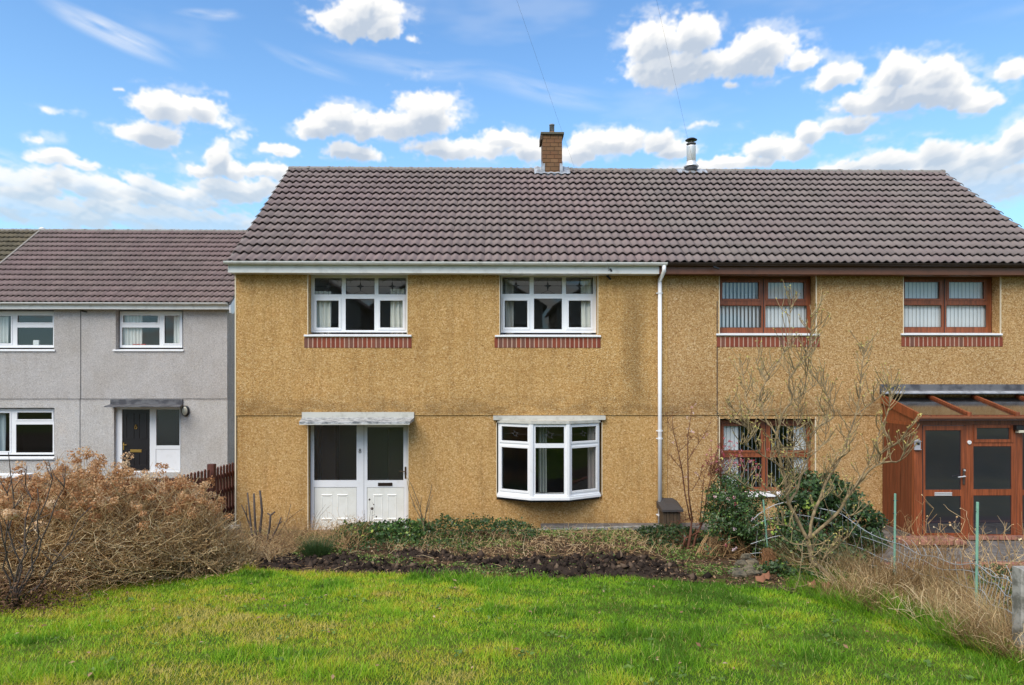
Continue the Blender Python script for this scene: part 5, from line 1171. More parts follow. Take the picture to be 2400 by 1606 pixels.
# fixed windows right of the door
def pwin(x0, x1, panes, sash, nm):
    w = MB(); w.sheet(x0, x1, zpb, zz(997, YP, 2200), YP - .006, panes, .03); wo = part(nm, w, M['mahog_orange'], porch)
    for p in panes:
        q = MB(); q.quad((p[0],YP+.012,p[2]),(p[1],YP+.012,p[2]),(p[1],YP+.012,p[3]),(p[0],YP+.012,p[3])); part('pane', q, M['porchglass'], wo)
        q = MB(); ring(q, p[0], p[1], p[2], p[3], YP + .004, .008, .004); part('seal', q, M['seam'], wo)
    for i in sash:
        p = panes[i]; q = MB(); ring(q, p[0] - .07, p[1] + .07, p[2] - .06, p[3] + .06, YP - .006, .06, .016); part('casement', q, M['mahog_orange'], wo)
    return wo
pwin(xdr, xwr - .003, [rp(2289, 2365.5, 1003, 1030), rp(2281, 2370, 1046, 1147), rp(2281, 2370, 1161, 1253)], (0,), 'window')
w0 = xwr + .001
pwin(w0, w0 + 1.0, [(w0 + .12, w0 + .88, zz(1148, YP, 2400), zz(1010, YP, 2400)), (w0 + .12, w0 + .88, zz(1253, YP, 2400), zz(1161, YP, 2400))], (), 'window')
q = MB(); q.box(w0 + 1.001, XPR, YP, YP + .08, zpb, zpt); part('corner_post', q, M['mahog_orange'], porch)
# tongued boards of the left side and triangular infill
nb = 8; side_d = (YW - .03 - (YP + .08)) / nb
for i in range(nb):
    y0_ = YP + .08 + i * side_d; q = MB(); q.box(XPL + .005, XPL + .05, y0_ + .004, y0_ + side_d - .004, zpb, zz(996, YP + .3, 2140)); part('plank', q, M['mahog_dark'], porch)
q = MB(); q.box(XPL + .02, XPL + .055, YP + .08, YW - .03, zpb, 2.3); part('side_lining', q, M['seam'], porch)
q = MB(); q.box(XPL, XPL + .06, YP + .08, YW - .03, zz(996, YP + .3, 2140), zz(996, YP + .3, 2140) + .06); part('side_rail', q, M['mahog_orange'], porch)
ZPR_B, ZPR_F = zz(931, YW - .03, 2090), zz(975, YP - .12, 2160)
q = MB(); q.prism([(YP - .05, zpt - .12), (YW - .03, zpt - .12), (YW - .03, ZPR_B - .08), (YP - .05, ZPR_F - .06)], 0, XPL + .012, XPL + .05); part('gable_infill', q, M['mahog'], porch)
def rafter(x, w=.055, d=.06):
    q = MB(); q.prism([(YP - .14, ZPR_F), (YP - .14, ZPR_F + d), (YW - .03, ZPR_B + d), (YW - .03, ZPR_B)], 0, x - w / 2, x + w / 2)
    r = part('rafter', q, M['mahog_orange'], porch); q = MB(); q.box(x - w * .7, x + w * .7, YP - .16, YP - .138, ZPR_F - .01, ZPR_F + d + .01, .006); part('end_cap', q, M['mahog_orange'], r)
q = MB(); q.prism([(YP - .14, ZPR_F - .10), (YP - .14, ZPR_F + .06), (YW - .03, ZPR_B + .06), (YW - .03, ZPR_B - .12)], 0, XPL - .03, XPL + .01); part('side_rafter', q, M['mahog_orange'], porch)
rx = [ax(2268, YP - .1), ax(2381, YP - .1)]; st_ = rx[1] - rx[0]; rxs = [rx[0], rx[1], rx[1] + st_, rx[1] + 2 * st_]
for x_ in rxs: rafter(x_)
ed = [XPL + .01] + rxs + [XPR]
for a, b_ in zip(ed[:-1], ed[1:]):
    q = MB(); q.add([(a, YP - .13, ZPR_F + .02), (b_, YP - .13, ZPR_F + .02), (b_, YW - .03, ZPR_B + .02), (a, YW - .03, ZPR_B + .02)], [(0, 1, 2, 3)]); part('roof_pane', q, M['roofglass'], porch)
q = MB(); q.box(XPL, XPR, YP - .12, YP - .02, ZPR_F - .02, ZPR_F + .015); part('eaves_bar', q, M['mahog'], porch)
gutter(porch, XPL - .02, XPR, YP - .17, ZPR_F - .005, mat('brown_gutter', (0.34,0.14,0.08), 0.25), 0.73)
q = MB(); q.prism([(YW - .12, ZPR_B + .085), (YW - .03, ZPR_B + .15), (YW - .024, ZPR_B + .26), (YW, ZPR_B + .26), (YW, ZPR_B + .05)], 0, XPL - .05, XPR); part('flashing', q, M['leaddark'], porch)
q = MB(); q.prism([(YW - .19, ZPR_B + .068), (YW - .11, ZPR_B + .10), (YW - .118, ZPR_B + .125), (YW - .195, ZPR_B + .085)], 0, XPL - .06, XPR); part('flashing_roll', q, M['lead'], porch)
q = MB(); q.box(XPL - .05, XPR, YP + .08, YW, -.2, zpb - .0); part('floor', q, M['paving'], porch)
q = MB(); q.box(XPL + .06, XPR, YW - .06, YW - .028, zpb, ZPR_B - .02); part('porch_shade_board', q, mat('porch_shade', (0.10, 0.092, 0.105), .7), porch)  # added dark board makes the porch interior read as shaded
# brick sill course under the porch frames, and its step
nbk = 30; wbk = (XPR - XPL + .05) / nbk; b = MB(); b.box(0, wbk - .012, 0, .16, 0, .075, .004); bme = mesh_from('brick', np.asarray(b.v), b.f, (0, 0, 0)); bme.materials.append(M['pinkbrick'])
for i in range(nbk):
    if xdl - .05 < XPL - .05 + i * wbk < xdr - .05: continue
    inst('brick', bme, porch, (XPL - .05 + i * wbk, YP - .05, zpb - .08))
q = MB(); q.box(XPL - .04, XPR, YP - .03, YP + .08, -.2, zpb - .08); part('plinth', q, M['darkmortar'], porch)
q = MB(); q.box(xdl - .02, xdr + .02, YP - .06, YP + .04, zpb - .07, zpb + .005, .006); part('threshold', q, M['mahog_orange'], porch)
stp = thing('brick_step', (ax(2200, 12.1), 12.1, -.1), 'pink brick doorstep in front of the porch door', 'step')
sx0, sx1 = ax(2122, 12.05), ax(2268, 12.05); nb = 9; wb = (sx1 - sx0) / nb; zs = zz(1269, 12.05, 2200)
b = MB(); b.box(0, wb - .012, 0, .21, 0, .07, .004); bme2 = mesh_from('brick', np.asarray(b.v), b.f, (0, 0, 0)); bme2.materials.append(M['pinkbrick'])
for i in range(nb):
    for j_ in range(2): inst('brick', bme2, stp, (sx0 + i * wb, 12.05 + j_ * .22, zs - .07))
q = MB(); q.box(sx0, sx1, 12.07, 12.5, -.25, zs - .071); part('step_base', q, M['darkmortar'], stp)
# little things on the porch front
k = at(2151, 1042, YP - .03); hs = thing('house_sign', (k.x, YP, k.z), 'small grey house-shaped plaque on the porch corner post', 'plaque')
q = MB(); q.prism([(k.x - .055, k.z - .09), (k.x + .055, k.z - .09), (k.x + .055, k.z + .06), (k.x - .055, k.z + .06)], 1, YP - .03, YP - .004); part('body', q, mat('plaque_grey', (0.36,0.36,0.39), 0.5), hs)
q = MB(); q.prism([(k.x - .07, k.z + .055), (k.x + .07, k.z + .055), (k.x, k.z + .10)], 1, YP - .045, YP - .004); part('roof', q, bpy.data.materials['plaque_grey'], hs)
q = MB(); q.box(k.x - .035, k.x + .035, YP - .034, YP - .03, k.z - .01, k.z + .035); part('opening', q, M['blackmetal'], hs)
q = MB(); q.box(k.x - .06, k.x + .06, YP - .05, YP - .004, k.z - .10, k.z - .088); part('ledge', q, bpy.data.materials['plaque_grey'], hs)
k = at(2272, 1037, YP - .02); q = MB(); q.tube([(k.x, YP - .03, k.z), (k.x, YP - .006, k.z)], .036, 14); db = build(q, 'doorbell', M['white'], None, label='round white doorbell between the porch door and its window', cat='doorbell')
q = MB(); q.tube([(k.x, YP - .036, k.z), (k.x, YP - .030, k.z)], .012, 10); part('button', q, M['chrome'], db)
k = at(2393, 1006, YP - .1); sl_ = thing('security_light', (k.x, YP, k.z), 'black security light on the porch front at the right picture edge', 'lamp')
q = MB(); q.box(k.x - .09, k.x + .09, YP - .12, YP - .006, k.z - .02, k.z + .07, .01); part('housing', q, M['blackmetal'], sl_)
q = MB(); q.box(k.x - .05, k.x + .05, YP - .13, YP - .03, k.z - .07, k.z - .022, .008); part('lens', q, M['lampglass'], sl_)
# path and low wall in the neighbour's garden
q = MB(); q.box(5.75, 14, 11.1, 13.69, -.5, -.02); build(q, 'path', M['paving'], None, kind='structure')
lw = thing('low_brick_wall', (8.5, 11.0, -.2), 'low dark retaining wall with pink brick top in the right-hand garden', 'wall')
q = MB(); q.box(5.9, 13.5, 10.96, 11.09, -.45, -.075); part('wall_face', q, M['darkmortar'], lw)
nb = 34; b = MB(); b.box(0, .21, 0, .15, 0, .07, .004); bme3 = mesh_from('brick', np.asarray(b.v), b.f, (0, 0, 0)); bme3.materials.append(M['pinkbrick'])
for i in range(nb): inst('brick', bme3, lw, (5.9 + i * .222, 10.93 + random.uniform(-.01, .01), -.07 + random.uniform(-.004, .006)))
n = 26000; X = rng.uniform(5.6, 11.5, n); Y = rng.uniform(5.8, 10.9, n); k_ = (X - fence_x(Y) > .35) & (X < Y * .80 + 1.0); X, Y = X[k_], Y[k_]
blades('rough_grass', gnd(X, Y, -.01), rng.uniform(.05, .13, len(X)), .009, np.stack([rng.normal(size=len(X)) * .5, rng.normal(size=len(X)) * .5, np.ones(len(X))], -1), np.clip(.45 + .8 * (fbm(X, Y, 3, 8) - .5) + rng.normal(size=len(X)) * .15, 0, 1), M['grass'], kind='stuff')
# ------------------------------------------------------------------ the big dried hydrangea at the left
def bush_top(X, Y):
    """height of the bush's dome over the ground"""
    cx = [(-6.3, 8.6, 1.32, 1.5), (-5.4, 8.95, 1.66, 1.3), (-4.6, 9.45, 1.46, 0.95), (-7.2, 8.9, 1.5, 1.3), (-4.0, 9.85, 0.8, 0.6)]
    h = np.zeros(np.shape(X))
    for (a, b, t, r) in cx:
        q = 1 - ((X - a) ** 2 + (Y - b) ** 2) / (r * r); h = np.maximum(h, t * np.sqrt(np.clip(q, 0, 1)) ** 0.8)
    return h
bush = thing('hydrangea_bush', (-5.4, 9.1, gz(-5.4, 9.1)), 'huge dried hydrangea bush with tan stems and faded orange flower heads at the left', 'bush')
roots = np.array([(-6.5, 8.7), (-5.9, 8.8), (-5.3, 9.0), (-4.8, 9.35), (-4.35, 9.6), (-4.0, 9.8), (-7.2, 8.9)])
n = 3800; ri = rng.integers(0, len(roots), n); bp = roots[ri] + rng.normal(size=(n, 2)) * 0.16; base = gnd(bp[:, 0], bp[:, 1], 0.0)
az_ = rng.uniform(0, 2 * np.pi, n); el_ = np.arcsin(rng.uniform(0.02, 1.0, n) ** 0.7); d = np.stack([np.cos(az_) * np.cos(el_), np.sin(az_) * np.cos(el_), np.sin(el_)], -1)
reach = np.zeros(n); alive = np.ones(n, bool); tt = np.linspace(0.2, 2.2, 26)
for q in tt:
    p = base + d * q; ins = (p[:, 2] - ground_z(p[:, 0], p[:, 1])) < bush_top(p[:, 0], p[:, 1]) * (0.9 + 0.12 * rng.random(n)); alive &= ins | (q < 0.35); reach = np.where(alive, q, reach)
L = np.maximum(reach, 0.3) * rng.uniform(0.75, 1.04, n)
P = arcs(base, d, L, -0.05 + 0.22 * rng.random(n), 7, 0.045)
paths_tubes('stems', P, rng.uniform(0.005, 0.012, n), 0.0028, np.clip(rng.random(n) ** 0.9 * 0.95, 0, 1), M['hydrastem'], bush, kind='stuff')
# side twigs
m_ = 15000; si = rng.integers(0, n, m_); kj = rng.integers(2, 7, m_); B = P[si, kj]; dd = nrm(d[si] + rng.normal(size=(m_, 3)) * 0.75)
tw = arcs(B, dd, rng.uniform(0.08, 0.30, m_), 0.1, 4, 0.09); hh = tw[..., 2] - ground_z(tw[..., 0], tw[..., 1]); ok = (hh.min(1) > 0.01) & (hh[:, -1] < bush_top(tw[:, -1, 0], tw[:, -1, 1]) * 1.06 + 0.05); tw = tw[ok]
paths_tubes('twigs', tw, 0.0030, 0.0014, np.clip(0.15 + rng.random(len(tw)) * 0.85, 0, 1), M['hydrastem'], bush, kind='stuff')
# flower heads at the tips: balls of papery petals
tip = P[:, -1]; hgt = tip[:, 2] - ground_z(tip[:, 0], tip[:, 1]); front = sstep(9.4 - tip[:, 1], -0.8, 0.6)
pr = sstep(hgt, 0.65, 1.45) * (0.62 + 0.25 * front); sel = rng.random(n) < pr; C = tip[sel]; r_h = rng.uniform(0.040, 0.085, len(C))
np_ = 60; Q = rdir(len(C) * np_).reshape(len(C), np_, 3); Pp = (C[:, None] + Q * (r_h[:, None, None] * rng.uniform(0.6, 1.0, (len(C), np_, 1)) * np.array([1.1, 1.1, 0.8]))).reshape(-1, 3)
ht = np.repeat(np.clip(rng.normal(0.50, 0.2, len(C)), 0.05, 1), np_) + rng.normal(size=len(Pp)) * 0.13
leaves('flower_heads', Pp, rng.uniform(0.017, 0.032, len(Pp)), np.clip(ht, 0, 1), M['hydra'], bush, 0.9, N=Q.reshape(-1, 3) + rng.normal(size=(len(Pp), 3)) * 0.5, kind='stuff')
# shrivelled leaves through the body
m_ = 34000; si = rng.integers(0, n, m_); f = rng.uniform(0.15, 1.0, m_) ** 0.8 * 6; k0 = np.minimum(f.astype(int), 5); w = (f - k0)[:, None]; B = P[si, k0] * (1 - w) + P[si, k0 + 1] * w + rng.normal(size=(m_, 3)) * 0.045
hb = B[:, 2] - ground_z(B[:, 0], B[:, 1]); B = B[hb > 0.01]; leaves('dry_leaves', B, rng.uniform(0.015, 0.042, len(B)), np.clip(rng.random(len(B)) * 0.8 + 0.15 * (fbm(B[:, 0] * 2, B[:, 2] * 3, 2, 4) - 0.5), 0, 1), M['hydrastem'], bush, 0.45, kind='stuff')

def shrub(name, base, label, cat, stems, m, twig=None, parent=None, group=None, sides=6):
    """a woody plant: stems = list of (points, r0, r1)"""
    t = thing(name, tuple(base), label, cat, group)
    for pts, r0, r1 in stems:
        q = MB(); q.tube(pts, r0, sides, r1); part('stem', q, m, t, True)
    return t
def jag(a, b, k=7, wob=0.03):
    a, b = Vector(a), Vector(b); L = (b - a).length; out = []
    for i in range(k):
        s = i / (k - 1); p = a.lerp(b, s); w = wob * L * (0 if i == 0 else 1)
        out.append(p + Vector((random.uniform(-w, w), random.uniform(-w, w), random.uniform(-w, w) * .4)))
    return out

# near shrub at the far left with dark stems
Yd = 7.3; bs = at(38, 1392, 7.5); gb = Vector((bs.x, 7.5, gz(bs.x, 7.5)))
tips = [((150, 1098), 7.4), ((118, 1085), 7.2), ((95, 1150), 7.0), ((8, 1120), 7.1), ((215, 1190), 7.6), ((165, 1290), 7.3), ((28, 1060), 7.4), ((-20, 1150), 7.0), ((62, 1095), 7.8)]
st = []
for (px, py), yy in tips:
    e = at(px, py, yy); pts = jag(gb + Vector((random.uniform(-.05, .05), random.uniform(-.05, .05), 0)), e, 9, 0.035); st.append((pts, 0.011, 0.004))
    for q_ in range(3):
        i = random.randint(4, 7); s = pts[i]; st.append((jag(s, s + Vector((random.uniform(-.22, .22), random.uniform(-.12, .12), random.uniform(.08, .3))), 5, .05), 0.006, 0.002))
near = shrub('hydrangea_shrub', gb, 'near shrub of dark bare stems with two bright orange heads at the far left edge', 'bush', st, M['barkdark'])
for (px, py, yy, r) in ((22, 1206, 7.0, .062), (14, 1176, 7.1, .07), (34, 1206, 7.05, .045)):
    c = np.array(at(px, py, yy)); Q = rdir(110); leaves('flower_head', c + Q * r * rng.uniform(.7, 1, (110, 1)), rng.uniform(.02, .035, 110), np.clip(rng.normal(.75 if py > 1190 else .4, .12, 110), 0, 1), M['hydra'], near, .9, N=Q)
m_ = 2600; B = np.stack([rng.normal(gb.x, .34, m_), rng.normal(7.5, .22, m_), np.zeros(m_)], -1); B[:, 2] = ground_z(B[:, 0], B[:, 1]) + np.abs(rng.normal(0, .16, m_)); leaves('dead_leaves', B, rng.uniform(.02, .05, m_), rng.random(m_) * .6, M['litter'], near, .5, kind='stuff')

# blackened pruned shrub by the house corner
c0 = at(612, 1296, 11.2); gb = Vector((c0.x, 11.2, gz(c0.x, 11.2)))
st = []
def ppx(pts, Y): return [at(x, y, Y + random.uniform(-.05, .05)) for x, y in pts]
for pts, r0, r1 in (([(613,1296),(609,1250),(614,1200),(612,1175),(609,1150)], .026, .016), ([(606,1296),(600,1260),(597,1210),(595,1157)], .022, .016), ([(600,1296),(590,1250),(586,1210),(580,1155)], .02, .012),
    ([(618,1296),(627,1262),(632,1235),(634,1208)], .022, .016), ([(634,1208),(644,1200)], .015, .012), ([(634,1208),(627,1203)], .013, .01), ([(620,1296),(640,1256),(652,1232),(659,1213)], .018, .012), ([(655,1228),(661,1222)], .01, .008), ([(604,1296),(588,1240),(576,1205),(566,1184)], .014, .008),
    ([(578,1210),(577,1184)], .008, .005), ([(604,1270),(600,1238),(598,1225)], .012, .008), ([(596,1296),(570,1262),(562,1222)], .012, .007), ([(610,1296),(640,1275),(672,1220),(682,1182)], .006, .003), ([(672,1220),(700,1198),(712,1192)], .004, .002), ([(600,1290),(560,1240),(553,1230)], .006, .003), ([(590,1296),(574,1262),(568,1240)], .010, .006)):
    st.append((ppx(pts, 11.2), r0, r1))
stump = shrub('pruned_shrub', gb, 'blackened hard-pruned shrub in front of the left corner of the ochre house', 'shrub', st, M['barkdark'])

# tangle of dead growth between the hydrangea and the front door
def scrub(name, xs, ys, hmax, label, ntw, tintlo=0.1, tinthi=0.9, m=None, leaf=0, group=None, lean=(0, 0)):
    cx, cy = (xs[0] + xs[1]) / 2, (ys[0] + ys[1]) / 2; t = thing(name, (cx, cy, gz(cx, cy)), label, 'dead growth', group)
    X = rng.uniform(*xs, ntw); Y = rng.uniform(*ys, ntw); z = np.maximum(bed_z(X, Y)[0], ground_z(X, Y)); d = nrm(np.stack([rng.normal(lean[0], .5, ntw), rng.normal(lean[1], .4, ntw), rng.uniform(.3, 1, ntw)], -1))
    L = hmax * rng.uniform(.3, 1, ntw) * (0.6 + 0.8 * fbm(X * 2.2, Y * 2.2, 2, 12)); P = arcs(np.stack([X, Y, z], -1), d, L, .15, 5, .07)
    paths_tubes('stems', P, .0038, .0016, np.clip(rng.uniform(tintlo, tinthi, ntw), 0, 1), m or M['hydrastem'], t, kind='stuff')
    k = ntw * 2; si = rng.integers(0, ntw, k); B = P[si, rng.integers(1, 5, k)]; tw = arcs(B, nrm(d[si] + rng.normal(size=(k, 3)) * .8), rng.uniform(.04, .16, k), .1, 3, .1); paths_tubes('twigs', tw, .0022, .0012, rng.uniform(tintlo, tinthi, k), m or M['hydrastem'], t, kind='stuff')
    if leaf:
        si = rng.integers(0, ntw, leaf); B = P[si, rng.integers(0, 5, leaf)] + rng.normal(size=(leaf, 3)) * .03; leaves('dead_leaves', B, rng.uniform(.015, .04, leaf), rng.random(leaf), M['litter'], t, .5, kind='stuff')
    return t
scrub('dead_scrub', (-4.35, -3.3), (10.0, 11.4), .40, 'low tangle of dead stems between the dried hydrangea and the pruned shrub', 900, .05, .8, leaf=1800)
scrub('dead_scrub', (-4.2, -2.3), (11.0, 12.5), .55, 'thin reddish dead stems against the wall left of the front door', 620, .1, .55, leaf=500)
# grass tuft with straw skirt
c0 = at(738, 1300, 10.6); tf = thing('grass_tuft', (c0.x, 10.6, gz(c0.x, 10.6)), 'dark green grass tuft with straw at its foot below the left of the front door', 'grass tuft')
n = 900; A = rng.uniform(0, 2*np.pi, n); rr = rng.random(n) ** .5 * .17; B = np.stack([c0.x + rr * np.cos(A), 10.7 + rr * np.sin(A), np.full(n, gz(c0.x, 10.7) + .03)], -1); d = np.stack([np.cos(A) * .55 * rr / .17, np.sin(A) * .5 * rr / .17, np.ones(n)], -1) + rng.normal(size=(n, 3)) * .15
blades('blades', B, rng.uniform(.18, .40, n), .006, d, np.clip(.25 + rng.random(n) * .4, 0, 1), M['ivy'], tf, 2, .25)
n = 700; A = rng.uniform(0, 2*np.pi, n); B = np.stack([c0.x + .2 * np.cos(A) * rng.random(n), 10.45 + .16 * np.sin(A), np.full(n, gz(c0.x, 10.45) + .02)], -1); blades('straw', B, rng.uniform(.08, .22, n), .007, np.stack([np.cos(A), -np.abs(np.sin(A)), .45 + 0 * A], -1), rng.uniform(.6, 1, n), tinted('pale_straw', [(0,(0.3,0.2,0.1)),(1,(0.55,0.42,0.25))], .8, .1), tf, 1, .6)

# ivy and low plants in front of the door
def ivy_patch(px0, px1, Y0, Y1, hmax, n, label, lo=0.0, hi=1.0, size=(.03, .065), seed=3):
    x0, x1 = ax(px0, (Y0 + Y1) / 2), ax(px1, (Y0 + Y1) / 2); cx, cy = (x0 + x1) / 2, (Y0 + Y1) / 2
    t = thing('ivy_patch', (cx, cy, gz(cx, cy)), label, 'ivy', 'ivy patches in the flower bed')
    X = rng.uniform(x0, x1, n); Y = rng.uniform(Y0, Y1, n); q = 1 - ((X - cx) / ((x1 - x0) / 2)) ** 4 * .9 - ((Y - cy) / ((Y1 - Y0) / 2)) ** 2 * .6
    h = hmax * np.clip(q, 0, 1) ** .5 * (0.15 + 1.5 * fbm(X * 3.1, Y * 3.1, 4, seed)) * (1 + .25 * rng.random(n) ** 4); z = bed_z(X, Y)[0]; u = rng.random(n) ** .45; k_ = h > .02
    P = np.stack([X, Y, z + h * u], -1)[k_]; tn = np.clip(rng.beta(2, 3.2, k_.sum()) * (hi - lo) + lo + .25 * (fbm(P[:, 0] * 6, P[:, 1] * 6, 2, seed + 1) - .5), 0, 1)
    leaves('leaves', P, rng.uniform(*size, len(P)), tn, M['ivy'], t, .85, up=.9, kind='stuff')
    m_ = n // 30; si = rng.integers(0, len(P), m_); B = P[si]; B[:, 2] = bed_z(B[:, 0], B[:, 1])[0]; paths_tubes('stems', arcs(B, rdir(m_, 1.2), rng.uniform(.1, hmax * 1.4, m_), .1, 4, .08), .003, .0015, rng.random(m_) * .5, M['hydrastem'], t, kind='stuff'); return t
ivy_patch(785, 1010, 11.6, 12.8, .28, 2900, 'bright ivy spreading across the foot of the front door', .25, 1.2, (.035, .08), 3)
ivy_patch(960, 1265, 11.8, 12.9, .30, 3200, 'dark ivy clump below the wall between the door and the bay', .1, 1.05, (.025, .055), 13)
scrub('dead_scrub', (-1.8, 2.9), (10.7, 12.7), .22, 'thin low litter of dead stems across the bed below the bay window', 520, .2, .9, leaf=900)
ivy_patch(780, 1130, 10.9, 11.7, .12, 1100, 'thin scatter of small green leaves in front of the ivy', .2, .95, (.025, .045), 23)
ivy_patch(1500, 1640, 11.2, 12.6, .20, 1900, 'dark ivy at the foot of the downpipe and the pink-flowered shrub', -.05, .8, (.03, .06), 33)

# stems rising out of the ivy
def wands(base_px, Y, lines, label, m, r0=.008, buds=()):
    b = at(base_px[0], base_px[1], Y); st = [(ppx(l, Y), r0 * (1 if i < 3 else .7), r0 * .35) for i, l in enumerate(lines)]
    t = shrub('bare_shrub', (b.x, Y, gz(b.x, Y)), label, 'shrub', st, m, group='bare shrubs of the front gardens')
    for (x, y, r) in buds: c = at(x, y, Y); q = MB(); q.lathe([(r*.4, -r), (r, -r*.3), (r*.9, r*.4), (r*.3, r)], tuple(c), 7); part('seed_head', q, M['barkdark'], t, True)
    return t
wands((994, 1270), 12.0, [[(996,1275),(992,1225),(975,1195),(958,1150),(952,1115)], [(994,1230),(1000,1190),(1010,1150),(1012,1135)], [(990,1225),(985,1190),(966,1140),(955,1120)], [(1000,1200),(1008,1172),(1015,1160)], [(992,1215),(975,1175),(968,1160)], [(985,1190),(988,1165)], [(1003,1245),(1007,1180)], [(975,1195),(965,1178)]],
    'bare brown shrub standing against the wall just right of the front door', M['bark'], .011)
wands((866, 1230), 12.2, [[(864,1235),(868,1200),(866,1172)], [(872,1235),(872,1205),(877,1185),(871,1176)], [(855,1225),(855,1195)], [(872,1210),(880,1205)]], 'thin dead flower stalks with round black heads in front of the white door', M['barkdark'], .004, ((866, 1171, .018), (872, 1192, .026), (882, 1211, .014), (876,1183,.012)))
wands((733, 1250), 12.3, [[(733,1252),(740,1215),(758,1190),(763,1182)], [(735,1250),(750,1210),(768,1190),(775,1184)], [(731,1250),(735,1220),(746,1196)], [(733,1240),(737,1215),(742,1200)]], 'fan of thin grey twigs in front of the left corner of the door panel', M['hydrastem'] if 0 else M['bark'], .004)
wands((788, 1255), 12.5, [[(788,1258),(789,1240),(790,1222)], [(786,1256),(792,1248)], [(783,1258),(785,1250)]], 'short black stump standing below the middle of the left door panel', M['barkdark'], .016)
wands((1012, 1285), 11.2, [[(1180,1330),(1190,1300),(1225,1285),(1232,1252)], [(1180,1330),(1186,1315),(1183,1296)], [(1190,1300),(1205,1288)]], 'pale broken stalk lying across the soil left of the bay', M['hydrastem'] if 0 else mat('pale_stalk', (0.5,0.4,0.25), .8), .006)

# ------------------------------------------------------------------ pink-flowering shrub beside the downpipe
YF = 11.2
fl_st = [([(1622,1330),(1612,1290),(1618,1250),(1622,1215)], .030, .022), ([(1622,1215),(1614,1160),(1612,1080),(1612,1020),(1622,960)], .014, .004), ([(1618,1220),(1606,1160),(1598,1100),(1590,1060),(1578,1010),(1576,975)], .013, .004),
 ([(1608,1330),(1622,1300),(1630,1260),(1648,1220)], .024, .016), ([(1612,1300),(1600,1285),(1605,1262),(1622,1255),(1640,1245)], .02, .012), ([(1648,1220),(1655,1170),(1668,1110),(1680,1060),(1690,1030)], .011, .003), ([(1640,1230),(1645,1170),(1650,1120),(1660,1080)], .009, .003),
 ([(1590,1060),(1610,1040),(1625,1020)], .005, .002), ([(1612,1080),(1630,1050),(1650,1020),(1668,985)], .006, .002), ([(1598,1100),(1580,1080),(1565,1055)], .004, .002), ([(1668,1110),(1690,1090),(1712,1070),(1750,1072)], .006, .002), ([(1660,1140),(1680,1120),(1700,1110)], .005, .002),
 ([(1632,1232),(1660,1214),(1690,1214)], .008, .004), ([(1630,1250),(1690,1246)], .006, .003), ([(1615,1215),(1600,1222),(1585,1232)], .007, .003), ([(1576,1010),(1566,990),(1560,970)], .003, .0015), ([(1622,1150),(1640,1120),(1646,1090)], .005, .002)]
fs = shrub('flowering_shrub', (at(1615, 1330, YF).x, YF, gz(at(1615, 1330, YF).x, YF)), 'leggy reddish-stemmed shrub with sparse pink blossom right of the downpipe', 'shrub', [(ppx(p, YF), a, b) for p, a, b in fl_st], M['barkred'])
tips3 = []
for p, a, b in fl_st[1:]:
    pts = ppx(p, YF)
    for i in range(len(pts) - 1):
        for _ in range(5): tips3.append(pts[i].lerp(pts[i + 1], random.random()))
T3 = np.array([tuple(v) for v in tips3]); n = len(T3) * 2; T3 = np.repeat(T3, 2, 0)
tw = arcs(T3, rdir(n, .8), rng.uniform(.06, .26, n), -.05, 4, .07); paths_tubes('twigs', tw, .003, .0012, rng.random(n) * .4, tinted('red_twigs', [(0,(0.12,0.045,0.03)),(1,(0.25,0.11,0.06))], .8, .1), fs, kind='stuff')
def blossoms(parent, centres, npet=14, r=.022, tint=(.2, .9), nm='blossoms'):
    C = np.asarray(centres, float); Q = rdir(len(C) * npet).reshape(len(C), npet, 3); P = (C[:, None] + Q * r * rng.uniform(.3, 1, (len(C), npet, 1))).reshape(-1, 3)
    tn = np.repeat(rng.uniform(*tint, len(C)), npet) + rng.normal(size=len(P)) * .1; leaves(nm, P, rng.uniform(.012, .022, len(P)), np.clip(tn, 0, 1), M['petal'], parent, .9, N=Q.reshape(-1, 3), kind='stuff')
fb = [(1622,955),(1625,968),(1630,948),(1612,1005),(1620,1010),(1624,1014),(1650,1026),(1657,1018),(1607,1118),(1630,1108),(1634,1112),(1655,1168),(1660,1178),(1578,1037),(1612,980)]
cl = [(random.gauss(1706, 26), random.gauss(1052, 13)) for _ in range(26)] + [(random.gauss(1712, 34), random.gauss(1085, 12)) for _ in range(46)] + [(random.gauss(1765, 14), random.gauss(1090, 10)) for _ in range(10)] + [(random.gauss(1672, 14), random.gauss(1075, 22)) for _ in range(18)]
blossoms(fs, [tuple(at(x, y, YF + random.uniform(-.2, .2))) for x, y in fb], 12, .026, (.75, 1)); blossoms(fs, [tuple(at(x, y, YF + random.uniform(-.25, .25))) for x, y in cl], 10, .024, (.0, .75), 'buds')
cb = np.array([tuple(at(x, y, YF)) for x, y in cl]); src = np.array([tuple(at(1665, 1150, YF))]); 
pth = np.stack([src + (cb - src) * s_ + np.array([0, 0, .0]) + (0.12 * np.sin(np.pi * s_)) * np.array([0, 0, 1.0]) + rng.normal(size=cb.shape) * .015 for s_ in np.linspace(0.3, 1, 6)], 1); paths_tubes('sprays', pth, .003, .0013, rng.random(len(cb)) * .4, bpy.data.materials['red_twigs'], fs, kind='stuff')

